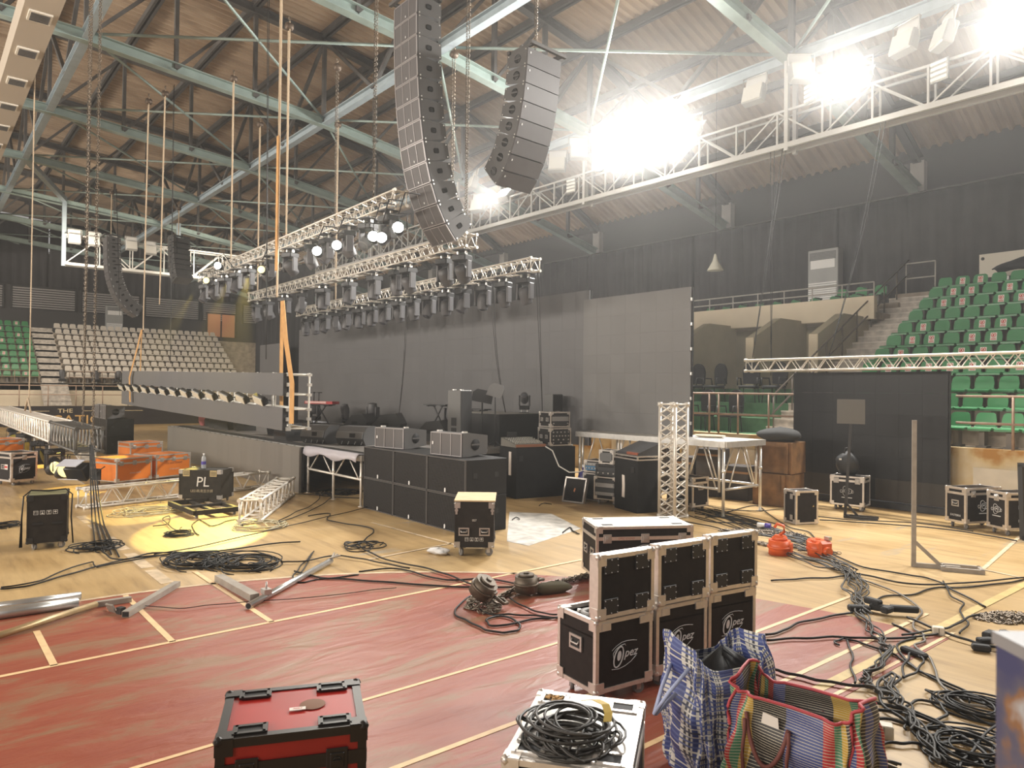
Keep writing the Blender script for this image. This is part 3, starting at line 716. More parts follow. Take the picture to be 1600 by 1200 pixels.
o = m.build('rope_coil', M('cream_rope', (.55, .48, .36), .8), None, (cx, cy, 0)); tag(o, 'cream rope coil lying on the raised right deck', 'rope')
# ---- box truss
_bt = {}
def brace_mesh(L, r, mat):
    k = (round(L, 4), r, mat.name)
    if k not in _bt: m = MB(); m.cyl((0, 0, 0), (0, 0, L), r, n=5, caps=False); _bt[k] = m.mesh('brace', mat)
    return _bt[k]
def brace(t, a, b, r, mat):
    a, b = Vector(a), Vector(b); d = b - a
    o = put(brace_mesh(d.length, r, mat), 'brace', t, a, d.to_track_quat('Z', 'Y').to_euler()); return o
def box_truss(name, label, p, q, s=.3, bay=.5, r=.025, rb=.011, mat=M_TRUSS, group=None, cross=False, plates=True, maxb=290):
    p, q = Vector(p), Vector(q); d = q - p; L = d.length
    t = thing(name, label, 'truss', p, d.to_track_quat('X', 'Z').to_euler(), group)
    h = s / 2; cs = [(-h, -h), (h, -h), (h, h), (-h, h)]
    for y, z in cs:
        m = MB(); m.cyl((0, y, z), (L, y, z), r, n=8); m.build('chord', mat, t)
    n = max(1, round(L / bay)); b = L / n; cnt = 0; mm = MB()
    for i in range(n):
        for k in range(4):
            (y0, z0), (y1, z1) = cs[k], cs[(k + 1) % 4]
            x0, x1, x2 = i * b + .02, (i + .5) * b, (i + 1) * b - .02
            segs = [((x0, y0, z0), (x1, y1, z1)), ((x1, y1, z1), (x2, y0, z0))]
            if cross: segs += [((x0, y1, z1), (x1, y0, z0)), ((x1, y0, z0), (x2, y1, z1))]
            for u, v in segs:
                if cnt < maxb: brace(t, u, v, rb, mat); cnt += 1
                else: mm.cyl(u, v, rb, n=4, caps=False)
    if mm.v: mm.build('brace_rest', mat, t)['kind'] = 'stuff'
    for x in (0, L):
        m = MB()
        for k in range(4):
            (y0, z0), (y1, z1) = cs[k], cs[(k + 1) % 4]; m.cyl((x, y0, z0), (x, y1, z1), rb * 1.3, n=6); m.cyl((x - .04, y0, z0), (x + .04, y0, z0), r * 1.5, n=8)
        m.build('end_frame', mat, t)
    if plates:
        me = MB().box((0, 0, 0), (.32, s * .8, .012)).mesh('plate', M('truss_plate', (.5, .47, .42), .5, .3))
        k = 1.2
        while k < L - .6: put(me, 'plate', t, (k, 0, -h - .01)); k += 1.9
    return t
T1 = box_truss('lighting_truss', 'front lighting truss nearest the big speaker column, hung over the stage edge', (-26.85, 8.0, 6.42), (-13.4, 8.0, 6.60), .30, .42, mat=M_TRUSS)
T2 = box_truss('lighting_truss', 'middle one of the three lighting trusses over the stage', (-27.5, 10.0, 5.95), (-13.55, 10.0, 6.0), .30, .42)
T3 = box_truss('lighting_truss', 'lowest lighting truss, nearest the grey led wall', (-27.7, 12.0, 5.55), (-13.55, 12.0, 5.68), .30, .42)
TH = box_truss('ground_truss', 'horizontal aluminium truss above the black led screen', (-10.15, 16.2, 3.20), (2.0, 16.2, 3.22), .27, .42, r=.026, plates=False)
TT = box_truss('truss_tower', 'upright aluminium box truss standing behind the flight cases', (-9.12, 11.85, .02), (-9.12, 11.85, 2.27), .38, .37, r=.034, rb=.014, cross=True, plates=False)
TL = box_truss('lowered_truss', 'silver box truss lowered near the floor at far left, hung with lamps', (-34.5, 2.8, 1.40), (-22.05, 3.076, 1.305), .52, .45, r=.032, rb=.014, plates=False)
TK = box_truss('lowered_truss', 'dark near-end section of the lowered truss at far left, hung from chains', (-21.95, 3.078, 1.304), (-18.7, 3.15, 1.28), .52, .42, r=.032, rb=.016, mat=M('dark_truss_paint', (.10, .095, .085), .45, .3, var=.2, vscale=6), plates=False)
# ---- moving heads
def moving_head_proto(name, s=1.0):
    t = thing(name, 'x', 'stage light')
    m = MB(); m.bbox((0, 0, -.07 * s), (.34 * s, .30 * s, .13 * s), .02 * s); m.build('base', M_BLACKM, t)
    for sx in (-1, 1):
        m = MB(); m.bbox((sx * .17 * s, 0, -.30 * s), (.05 * s, .16 * s, .36 * s), .012 * s); m.build('yoke_arm', M('moving_head_grey', (.075, .072, .075), .45), t)
    m = MB(); m.lathe([(.0, .16 * s), (.10 * s, .15 * s), (.135 * s, .06 * s), (.14 * s, -.08 * s), (.12 * s, -.20 * s), (.115 * s, -.22 * s), (.09 * s, -.21 * s), (0, -.20 * s)], 14, (0, 0, -.36 * s))
    h = m.build('head', M('moving_head_grey', (.075, .072, .075), .45), t)
    m = MB(); m.lathe([(.095 * s, -.215 * s), (.05 * s, -.235 * s), (0, -.24 * s)], 12, (0, 0, -.36 * s)); m.build('lens', M('dark_lens', (.06, .06, .07), .08), h)
    for sx in (-1, 1): bx('clamp', (sx * .1 * s, 0, .03 * s), (.04 * s, .05 * s, .10 * s), M_ALU, t)
    bx('mount_bar', (0, 0, .09 * s), (.30 * s, .31 * s, .02 * s), M_BLACKM, t)
    return t
MH = None
def hang_head(x, y, z, rz, tilt, lab, grp, s=1.):
    global MH
    if MH is None: MH = moving_head_proto('moving_head'); o = MH; o.location = (x, y, z); o.rotation_euler = (0, 0, rz); o['label'] = lab; o['group'] = grp
    else: o = dup(MH, (x, y, z), (0, 0, rz), lab, grp)
    for c in KIDS(o):
        if c.name.startswith('head'):
            P = Matrix.Translation((0, 0, -.36)) @ Matrix.Rotation(tilt, 4, 'X') @ Matrix.Translation((0, 0, .36)); c.matrix_local = P
    o.scale = (s, s, s); return o
r3 = random.Random(3)
for i in range(16):
    x = -27.2 + i * .885; hang_head(x, 12.0, 5.375 + (x + 27.7) * .0092 - .10 * 1.15 - .003, r3.uniform(-.5, .5), r3.uniform(-.5, .5), 'moving head lamp under the lowest truss, %s from its left end' % ORD[i], 'moving heads on the lowest truss', 1.15)
for i, x in enumerate((-27.1, -25.9, -24.4, -23.0, -21.4, -19.6, -18.1, -16.9, -16.3, -14.6, -13.9)):
    hang_head(x, 10.0, 5.775 + (x + 27.5) * .0036 - .10 * 1.15 - .003, r3.uniform(-.5, .5), r3.uniform(-.7, .7), 'moving head lamp under the middle truss, %s from its left end' % ORD[i], 'moving heads on the middle truss', 1.15)
for i, x in enumerate((-26.6, -25.7, -24.6, -23.4, -22.4, -20.6, -19.2, -17.9, -16.9, -15.8, -14.8, -13.9)):
    hang_head(x, 8.0, 6.245 + (x + 26.85) * .0134 - .10 * 1.1 - .003, r3.uniform(-.5, .5), r3.uniform(-.9, .9), 'moving head lamp under the front truss, %s from its left end' % ORD[i], 'moving heads on the front truss', 1.1)
def stand_head(x, y, z, rz, tilt, lab, s=1., grp='moving heads standing on the stage'):
    o = hang_head(x, y, z, rz, tilt, lab, grp, s); o.rotation_euler = (pi, 0, rz); o.location.z = z + .0; return o
# ---- floodlights on the catwalk
def flood(name, loc, rz, lab, lit, grp, tilt=.75, led=False):
    t = thing(name, lab, 'floodlight', loc, rz, grp)
    R = Matrix.Rotation(-tilt, 3, 'X')
    m = MB(); m.M = R.to_4x4()
    m.bbox((0, .12, 0), (.62, .26, .52), .03); m.build('housing', M('flood_housing', (.36, .36, .35), .5, .3), t)
    m = MB(); m.M = R.to_4x4(); m.box((0, -.02, 0), (.56, .025, .46)); m.build('lens', M_GLOW if lit else M('unlit_lens', (.68, .66, .6), .2), t)
    m = MB(); m.tube([(-.36, .15, 0), (-.36, .15, .5), (.36, .15, .5), (.36, .15, 0)], .02, 5); m.build('bracket', M_GALV, t)
    m = MB(); m.M = R.to_4x4(); m.box((0, .1, .42), (.62, .03, .36)); m.build('visor', M('flood_visor', (.62, .61, .58), .5), t)
    return t
i = 0
for x, y, z, k in FLOODS:
    flood('floodlight', (x, y + .1, z), .1, 'lit floodlight on the back catwalk, %s of the lit ones from the left' % ORD[[0, 1, 2, 3, 4, 5, 6, 7].index(i)], True, 'lit floodlights on the back catwalk'); i += 1
nm = 0
for px, py in ((745, 320), (735, 285), (870, 255), (905, 235), (1175, 145), (1255, 110), (1408, 65), (1467, 55)):
    p = Yp(px, py, 17.75); nm += 1
    flood('floodlight', p, r3.uniform(-.9, .9), 'unlit pale floodlight on the back catwalk, %s unlit one from the left' % ORD[nm - 1], False, 'unlit floodlights on the back catwalk', .3)
for px, py in ((935, 257), (968, 245)):
    p = Yp(px, py, 18.0); t = thing('spot_lamp', 'round lit spot lamp on the back catwalk, %s of the pair' % ('left' if px < 950 else 'right'), 'spotlight', p, .6, 'round spot lamps on the back catwalk')
    m = MB(); m.lathe([(.0, .42), (.14, .40), (.2, .2), (.24, 0), (.22, 0)], 16, axis='Y'); m.build('housing', M_BLACKM, t)
    m = MB(); m.lathe([(.22, .02), (0, .0)], 16, axis='Y'); m.build('lens', M_GLOW, t)
    m = MB(); m.tube([(-.25, .1, 0), (-.25, .1, .4), (.25, .1, .4), (.25, .1, 0)], .02, 5); m.build('bracket', M_GALV, t)
for i, (px, py) in enumerate(((892, 290), (1265, 145), (1467, 110), (716, 345))):
    p = Yp(px, py, 18.06); t = thing('strip_lamp', 'small slatted lamp with four pale bars on the catwalk rail, %s from the left' % ORD[(1, 2, 3, 0)[i]], 'lamp', p, r3.uniform(-.4, .4), 'slatted lamps on the catwalk')
    bx('backplate', (0, .03, 0), (.42, .05, .5), M_GALV, t); m = MB(); m.cyl((0, .07, .1), (0, .07, 10.16 - p.z), .015, n=5); m.build('hanger_rod', M_GALV, t)
    for k in range(4): bx('bar', (0, -.01, -.18 + .12 * k), (.38, .03, .07), M('pale_lamp_bar', (.85, .85, .8), .4), t)
# lit lamps on the front truss, each a real lamp
for i, (px, py, kind) in enumerate(((340, 415, 0), (408, 421, 1), (495, 392, 0), (526, 383, 0), (583, 369, 0), (596, 371, 2), (622, 355, 2), (790, 302, 0), (322, 438, 1))):
    if kind == 0 and px == 790: continue
    p = Yp(px, py, 7.3); t = thing('truss_lamp', 'lit lamp hanging under the front lighting truss, %s from the left' % ORD[(1, 2, 3, 4, 5, 6, 7, 8, 0)[i]], 'stage light', p, 1.0, 'lit lamps under the front truss')
    m = MB(); m.lathe([(.0, .38), (.10, .36), (.11, .2), (.12, 0), (.105, 0)], 14, axis='Y'); m.build('housing', M_BLACKM, t)
    m = MB(); m.lathe([(.105, .02), (0, .0)], 14, axis='Y'); m.build('lens', M_GLOW if kind != 1 else M_GLOWW, t)
    m = MB(); m.tube([(-.17, .15, 0), (-.17, .15, .3), (.17, .15, .3), (.17, .15, 0)], .015, 5); m.build('bracket', M_BLACKM, t); m = MB(); Q = Matrix.Rotation(-1.0, 3, 'Z') @ Vector((0, .50, 6.36 + (p.x + 26.85) * .0134 - p.z - .14)); m.tube([(0, .15, .3), (Q.x * .3, .15 + (Q.y - .15) * .3, max(.4, Q.z)), Q], .015, 5); m.build('hanging_arm', M_BLACKM, t)
    lamp('truss_lamp_light', 'SPOT', (p.x, p.y - .2, p.z), (p.x + 2.5, p.y - 6, 1), 180, (1, .95, .85), .12, 120)
# ---- catwalk lattice below the back tie beam and along the end
cw = thing('catwalk', 'x', 'x'); del cw['category']; del cw['label']; cw['kind'] = 'structure'
YB = 18.4; ZB = 9.25
for y in (YB - .22, YB + .22):
    m = MB(); m.box((-20.5, y, ZB), (53, .1, .14)); m.build('lower_chord', M('pale_catwalk_paint', (.5, .49, .46), .5, .1), cw)
    m = MB(); m.box((-20.5, y, ZB + .95), (53, .06, .06)); m.build('upper_chord', M('pale_catwalk_paint', (.5, .49, .46), .5, .1), cw)
bx('walk_plate', (-20.5, YB, ZB + .06), (53, .36, .03), M('dark_grating', (.13, .13, .125), .7), cw)
b1 = MB(); bar(b1, (0, 0, 0), (0, 0, .95), .05); vm = b1.mesh('vertical', M('pale_catwalk_paint', (.5, .49, .46), .5, .1))
b2 = MB(); bar(b2, (0, 0, 0), (1.27, 0, .95), .04); dm = b2.mesh('diagonal', M('pale_catwalk_paint', (.5, .49, .46), .5, .1))
b3 = MB(); bar(b3, (0, 0, .95), (1.27, 0, 0), .04); dn = b3.mesh('diagonal', M('pale_catwalk_paint', (.5, .49, .46), .5, .1))
for i in range(41):
    x = 6 - (i + 1) * 1.275
    for y in (YB - .22, YB + .22): put(vm, 'vertical', cw, (x, y, ZB)); put(dm if i % 2 else dn, 'diagonal', cw, (x, y, ZB))
for X in TX[:8]:
    for y in (YB - .22, YB + .22):
        m = MB(); bar(m, (X, y, ZB - .15), (X, y, zb(18.4)), .11); m.build('hanger', M('pale_catwalk_paint', (.5, .49, .46), .5, .1), cw)
cw = thing('catwalk', 'x', 'x'); del cw['category']; del cw['label']; cw['kind'] = 'structure'
for x in (-47.3, -46.6):
    m = MB(); m.box((x, 12.5, 9.3), (.1, 12, .14)); m.build('lower_chord', M('pale_catwalk_paint', (.5, .49, .46), .5, .1), cw)
    m = MB(); m.box((x, 12.5, 10.9), (.08, 12, .08)); m.build('upper_chord', M('pale_catwalk_paint', (.5, .49, .46), .5, .1), cw)
for i in range(8):
    y = 6.5 + i * 1.7
    for x in (-47.3, -46.6):
        m = MB(); bar(m, (x, y, 9.3), (x, y, 10.9), .05); m.build('vertical', M('pale_catwalk_paint', (.5, .49, .46), .5, .1), cw)
        if i < 7: m = MB(); bar(m, (x, y + (1.7 if i % 2 else 0), 9.3), (x, y + (0 if i % 2 else 1.7), 10.9), .05); m.build('diagonal', M('pale_catwalk_paint', (.5, .49, .46), .5, .1), cw)
for y in (6.5, 12.5, 18.4):
    m = MB(); bar(m, (-47, y, 9.2), (-47, y, zb(y)), .2); m.build('hanger', M_STEELB, cw)
m = MB(); bar(m, (-47, 6.5, 12.9), (-40.9, 4.03, 13.25), .25); m.build('outrigger', M_STEELB, cw)
for i, (px, py) in enumerate(((117, 372), (147, 376), (178, 381), (206, 383), (236, 390))):
    flood('floodlight', Xp(px, py, -46.3), pi / 2, 'pale boxy floodlight on the end catwalk, %s from the left' % ORD[i], False, 'floodlights on the end catwalk', .3)
# ---- hanging led ribbon
rb = thing('led_ribbon', 'two-band grey led ribbon slung across the stage front on tan straps', 'led screen', (-30.6, 6.2, 1.85), (0, radians(.98), 0))
m = MB(); m.box((0, .03, 0), (.497, .06, .497)); me = m.mesh('panel', M_LEDW)
for i in range(31):
    put(me, 'panel', rb, (.25 + i * .497, 0, .25)); put(me, 'panel', rb, (.25 + i * .497, 0, 1.0))
M_WFR = M('white_frame_paint', (.62, .60, .54), .5, var=.12, vscale=9)
for y in (.14, .58):
    for z in (.04, .46, .78, 1.22):
        m = MB(); m.cyl((0, y, z), (15.5, y, z), .03, n=6); m.build('frame_rail', M_WFR, rb)
for i in range(17):
    x = .1 + i * .96
    for y in (.14, .58): m = MB(); m.cyl((x, y, .0), (x, y, 1.26), .022, n=6); m.build('frame_post', M_WFR, rb)
    for z in (.04, .46, .78, 1.22):
        m = MB(); m.cyl((x, .14, z), (x, .58, z), .02, n=6); m.build('frame_rung', M_WFR, rb)
m = MB()
for z in (.04, .25, .46, .78, 1.0, 1.22): m.box((15.5, .1, z), (.06, .1, .08)); m.box((15.52, .56, z), (.08, .08, .06))
m.build('end_clamps', M_ALU, rb)['kind'] = 'stuff'
m = MB(); m.box((15.46, .03, .25), (.03, .09, .48)); m.box((15.46, .03, 1.0), (.03, .09, .48)); m.build('black_end_plate', M_BLACKM, rb)
pj = None
for i in range(13):
    x = -30.2 + .45 + i * 1.14
    z = 2.46 - .0175 * (x + 30.6)
    lab = 'small square lamp tilted down between the ribbon bands, %s from the left' % ORD[i]
    if pj is None:
        pj = t = thing('panel_lamp', lab, 'stage light', (x, 5.98, z), .15, 'square lamps between the ribbon bands')
        R = Matrix.Rotation(.55, 4, 'X') @ Matrix.Rotation(.35, 4, 'Y')
        m = MB(); m.M = R; m.bbox((0, .08, 0), (.34, .12, .21), .02); m.build('housing', M_BLACKM, t)
        m = MB(); m.M = R; m.box((0, .02, 0), (.30, .03, .18)); m.build('face', M('pale_lamp_face', (.62, .58, .48), .4), t)
        [(lambda q: (setattr(q, 'M', R), q.box((sx * .19, .10, 0), (.025, .08, .14)), q.build('bracket', M_BLACKM, t)))(MB()) for sx in (-1, 1)]; bx('hanging_arm', (0, .21, .02), (.03, .22, .03), M_BLACKM, t)
    else: dup(pj, (x, 5.98, z), .15, lab)
def strap(label, pts, w, t=.01, mat=M_STRAP):     # flat webbing through points; width direction given by w vector
    m = MB(); vs = []; n = len(pts); nrm = Vector(w).cross(Vector(pts[-1]) - Vector(pts[0])).normalized() * t
    for p in pts:
        p = Vector(p); wv = Vector(w)
        vs += [p - wv, p + wv, p + wv + nrm, p - wv + nrm]
    fs = [(0, 1, 2, 3), tuple(4 * n - 4 + i for i in (3, 2, 1, 0))]
    for i in range(n - 1):
        for k in range(4): fs.append((4 * i + k, 4 * i + (k + 1) % 4, 4 * i + 4 + (k + 1) % 4, 4 * i + 4 + k))
    m.add(vs, fs); o = m.build('lifting_strap', mat); tag(o, label, 'strap', 'tan lifting straps'); return o
strap('tan webbing strap, front leg, at the right end of the led ribbon', [Yp(441, 470, 6.4), Yp(446, 530, 6.12), Yp(456, 600, 6.1), Yp(455, 662, 6.1)], (.11, 0, 0))
strap('tan webbing strap, rear leg, at the right end of the led ribbon', [Yp(441, 470, 6.45), Yp(440, 520, 6.72), Yp(439, 600, 6.86), Yp(440, 664, 6.86)], (.10, 0, 0))
strap('tan webbing strap, front leg, at the left end of the led ribbon', [Yp(221, 515, 6.5), Yp(214, 545, 6.15), Yp(202, 590, 6.1), Yp(203, 628, 6.1)], (.10, 0, 0))
strap('tan webbing strap, rear leg, at the left end of the led ribbon', [Yp(222, 515, 6.5), Yp(220, 545, 6.8), Yp(219, 590, 6.86), Yp(219, 628, 6.86)], (.06, 0, 0))
strap('short tan webbing strap above the right end of the led ribbon, high on its rope', [(-16.2, 6.41, 8.3), (-16.2, 6.41, 7.2), (-16.2, 6.41, 6.2), (-16.2, 6.41, 5.2)], (.06, 0, 0))
# ---- line arrays
def array_box(t, w, h, d, handle, mat_f, mat_b, M0, i, bars=True, logo=True):
    """one cabinet, front towards -Y, hung from its top edge; M0 places it"""
    m = MB(); m.M = M0
    f, bk = h / 2, h * .36
    m.prism([(0, -f), (d * .30, -f * .98), (d, -bk), (d, bk), (d * .30, f * .98), (0, f)], w, 'X', -w / 2)
    c = m.build('speaker_cabinet', mat_b, t)
    m = MB(); m.M = M0; m.box((0, -.012, 0), (w * .985, .03, h * .965)); m.build('grille', mat_f, c)
    if bars:
        m = MB(); m.M = M0
        for x in (-w / 2 + .015, -w * .165, w * .165, w / 2 - .015): m.box((x, -.03, 0), (.018 if abs(x) < w * .4 else .03, .012, h * .97))
        for z in (-h / 2 + .012, h / 2 - .012): m.box((0, -.03, z), (w, .012, .02))
        m.build('grille_frame', M('silver_trim', (.34, .32, .32), .4, .4), c)
    for s in (-1, 1):
        m = MB(); m.M = M0
        if handle == 'slot': m.bbox((s * w / 2, d * .45, 0), (.012, d * .22, h * .24), .02 if h > .3 else .008)
        else:
            m.lathe([(h * .26, 0), (h * .26, .012), (h * .0, .012)], 12, (s * w / 2 if s > 0 else s * w / 2 - .012, d * .45, 0), 'X')
        m.build('handle_recess', M('recess_black', (.006, .006, .006), .8), c)
    if handle != 'slot':
        m = MB(); m.M = M0; m.box((0, d * .45, 0), (w + .03, .02 + h * .5, .03)); m.build('handle_bar', mat_b, c)
    m = MB(); m.M = M0
    for s in (-1, 1):
        for z in (-.42, .42): m.cyl((s * (w / 2 + .008), d * .06, z * h), (s * (w / 2 - .01), d * .06, z * h), .016, n=6); m.cyl((s * (w / 2 + .008), d * .93, z * h * .7), (s * (w / 2 - .01), d * .93, z * h * .7), .016, n=6)
    m.build('rigging_pins', M_ALU, c)['kind'] = 'stuff'
    if logo:
        m = MB(); m.M = M0; m.prism([(-.012, -.022), (.012, -.022), (.016, .008), (.004, .022), (-.012, .018)], .006, 'Y', -.038); o = m.build('logo', M('logo_white', (.75, .75, .75), .4), c)
        if bars: o.location = M0.to_3x3() @ Vector((w * .02, 0, -h * .30))
        else: o.location = M0.to_3x3() @ Vector((-w * .42, 0, h * .22))
M_BOXF = M('speaker_grille', (.085, .078, .078), .55, var=.06, vscale=3); M_BOXB = M('speaker_paint', (.085, .081, .078), .55, var=.08, vscale=3)
def line_array(label, loc, rz, w, h, d, angles, handle, bars=True):
    t = thing('line_array', label, 'speaker array', loc, rz)
    m = MB(); 
    for s in (-1, 1): m.box((s * w * .42, d * .45, .06), (.06, d * 1.25, .07))
    m.box((0, -.12, .06), (w * 1.04, .07, .07)); m.box((0, d * .98, .06), (w * 1.0, .07, .07)); m.box((0, .25, .11), (w * .9, .08, .05)); m.build('flying_frame', M('array_frame', (.10, .095, .09), .5, .3), t)
    P = Vector((0, d * .12, 0)); a = 0.
    for i, da in enumerate(angles):
        a += da; R = Matrix.Rotation(radians(a), 4, 'X')
        top = P; cen = top + R.to_3x3() @ Vector((0, -d * .12, -h / 2)); M0 = Matrix.Translation(cen) @ R
        array_box(t, w, h, d, handle, M_BOXF, M_BOXB, M0, i, bars)
        P = top + R.to_3x3() @ Vector((0, 0, -h * 1.004))
    m = MB(); m.tube([(w * .3, d * 1.02, 0), (w * .32, d * 1.05, -h * 2), (w * .3, d * 1.1, -h * 5)], .02, 5); m.build('speaker_cable', M_CABLE, t)
    return t
line_array('tall twelve-box line array with silver-edged grilles, hung at top centre', (-13.28, 8.02, 10.78), 0, .92, .432, .58, [0, 1, 1, 1, 1.5, 2, 2, 3, 4, 6, 8, 10], 'slot')
line_array('shorter eight-box line array turned to the right, with round side handles', (-11.3, 10.2, 9.62), radians(93), 1.0, .355, .60, [4, 3, 3, 4, 4, 6, 9, 10], 'round', False)
line_array('distant twelve-box line array at far left, curving down to the right', (-42.3, 7.7, 10.25), 0, 1.0, .37, .62, [0, 1, 1, 2, 3, 4, 5, 6, 7, 9, 10, 10], 'slot', False)
line_array('distant short line array beside the left end of the front truss', (-42.6, 11.2, 10.7), radians(-75), .95, .32, .6, [2, 1, 2, 2, 3, 4, 5, 6], 'slot', False)
# ================================================================ FLIGHT CASES AND GEAR ON THE FLOOR
M_EDGE = M('case_aluminium', (.66, .61, .56), .32, .7, var=.08, vscale=20); M_EDGEK = M('case_edge_black', (.022, .018, .016), .4, .3)
M_LATCH = M('latch_steel', (.46, .43, .40), .35, .6); M_OR = M('orange_laminate', (.70, .19, .02), .4, var=.06, vscale=4); M_REDB = M('red_laminate', (.33, .015, .010), .45, var=.15, vscale=3)
M_LOGO = M('silver_logo', (.60, .60, .60), .5); M_BROWNB = M('worn_black_laminate', (.022, .018, .015), .55, var=.3, vscale=8, spec=.25)
def side(w, d, h, zb, s):
    c = Vector((0, 0, zb + h / 2))
    X = {'f': (1, 0, 0), 'r': (0, 1, 0), 'l': (0, -1, 0), 'b': (-1, 0, 0), 't': (1, 0, 0)}[s]; N = {'f': (0, -1, 0), 'r': (1, 0, 0), 'l': (-1, 0, 0), 'b': (0, 1, 0), 't': (0, 0, 1)}[s]
    X, N = Vector(X), Vector(N); U = N.cross(X) if s != 't' else Vector((0, 1, 0)); off = {'f': d / 2, 'b': d / 2, 'r': w / 2, 'l': w / 2, 't': h / 2}[s]
    o = c + N * off; return Matrix(((X.x, U.x, N.x, o.x), (X.y, U.y, N.y, o.y), (X.z, U.z, N.z, o.z), (0, 0, 0, 1)))   # local: x right, y up, z out
def fit(P, rz, w, d):
    u = Vector((cos(rz), sin(rz), 0)); n = Vector((sin(rz), -cos(rz), 0)); c = Vector((P[0], P[1], 0)) + u * w / 2 - n * d / 2; return (c.x, c.y, P[2] if len(P) > 2 else 0.)
def edges(m, w, d, h, zb, e, skip_top=False):
    for x in (-1, 1):
        for y in (-1, 1): m.box((x * (w / 2 - e / 2 + .002), y * (d / 2 - e / 2 + .002), zb + h / 2), (e, e, h + .004))
    for z in ((zb + e / 2 - .002,) if skip_top else (zb + e / 2 - .002, zb + h - e / 2 + .002)):
        for y in (-1, 1): m.box((0, y * (d / 2 - e / 2 + .002), z), (w - 2 * e, e, e))
        for x in (-1, 1): m.box((x * (w / 2 - e / 2 + .002), 0, z), (e, d - 2 * e, e))
def ball_corner(t, x, y, z, sx, sy, sz, mat, r=.028):
    m = MB(); m.lathe([(0, -r), (r * .7, -r * .7), (r, 0), (r * .7, r * .7), (0, r)], 8, (x - sx * r * .45, y - sy * r * .45, z - sz * r * .45))
    for k in range(3):
        dd = [.085, .085, .085]; dd[k] = .008; c = [x - sx * .04, y - sy * .04, z - sz * .04]; c[k] = (x, y, z)[k] + (sx, sy, sz)[k] * .003; m.box(c, dd)
    m.build('corner_cap', mat, t)
def latch(t, Mx, u, v, mat=None, s=.1):
    m = MB(); m.M = Mx @ Matrix.Translation((u, v, 0))
    m.bbox((0, 0, .004), (s * 1.1, s * 1.15, .012), .004); m.bbox((0, -.002, .012), (s * .72, s * .75, .012), .004); m.cyl((0, 0, .014), (0, 0, .026), s * .2, n=10); m.box((0, 0, .03), (s * .42, s * .12, .01))
    m.build('latch', mat or M_LATCH, t)
def handle(t, Mx, u, v, mat=None, w=.16, h=.12, rec=None):
    m = MB(); m.M = Mx @ Matrix.Translation((u, v, 0)); b = .02
    for x in (-1, 1): m.box((x * (w / 2 - b / 2), 0, .005), (b, h, .014))
    for y in (-1, 1): m.box((0, y * (h / 2 - b / 2), .005), (w - 2 * b, b, .014))
    o = m.build('handle', mat or M_LATCH, t)
    m = MB(); m.M = Mx @ Matrix.Translation((u, v, 0)); m.box((0, 0, .002), (w - 2 * b, h - 2 * b, .006)); m.build('recess', M_RUBBER, o)
    m = MB(); m.M = Mx @ Matrix.Translation((u, v, 0)); m.tube([(-w * .28, .02, .005), (-w * .26, -.005, .02), (w * .26, -.005, .02), (w * .28, .02, .005)], .009, 6); m.build('grip', M_LATCH if mat is None else mat, o)
def caster(t, x, y, zb, rz=.5, r=None, mat=None):
    r = r or zb * .42
    m = MB(); m.box((x, y, zb - .005), (.085, .075, .01)); m.cyl((x, y, zb), (x, y, zb - .025), .022, n=8)
    R = Matrix.Rotation(rz, 3, 'Z'); o = R @ Vector((.02, 0, 0))
    for s in (-1, 1): m.box(Vector((x, y, zb - .02 - r * .55)) + o * .5 + R @ Vector((0, s * .024, 0)), (r * .9, .006, r * 1.4), R)
    f = m.build('caster', mat or M_LATCH, t); a = R @ Vector((0, 1, 0)); c = Vector((x, y, r)) + o
    m = MB(); m.cyl(c - a * .017, c + a * .017, r, n=12); m.build('wheel', M('caster_grey_rubber', (.16, .15, .14), .6), f)
def opez(t, Mx, u, v, s):
    m = MB(); m.M = Mx @ Matrix.Translation((u, v, .003)) @ Matrix.Scale(s, 4); r = .011
    m.tube([(-.62, .22, 0), (-.40, .36, 0), (-.15, .45, 0), (.10, .47, 0), (.35, .45, 0), (.58, .41, 0)], r, 4)
    m.tube([(-.62, -.46, 0), (-.30, -.49, 0), (0, -.44, 0), (.30, -.32, 0), (.56, -.14, 0)], r, 4)
    m.tube([(-.30 + .21 * cos(a) + .10 * sin(a), .36 * sin(a) - .06, 0) for a in [i * 2 * pi / 20 for i in range(20)]], .026, 5, True)
    m.tube([(-.54, -.05, 0), (-.56, .10, 0), (-.44, .24, 0), (-.22, .34, 0), (.0, .37, 0), (.04, .30, 0)], .014, 4)
    m.prism([(-.27 + .095 * cos(a) + .03 * sin(a), .18 * sin(a) - .02) for a in [i * 2 * pi / 16 for i in range(16)]], .006, 'Z', 0)
    m.build('logo', M_LOGO, t)
    e = Mx.to_euler(); p = Mx @ Vector((u + .28 * s, v + .02 * s, .003))
    text('pez', .44 * s, M_LOGO, t, p, e, 'logo_letters', .002, .35)
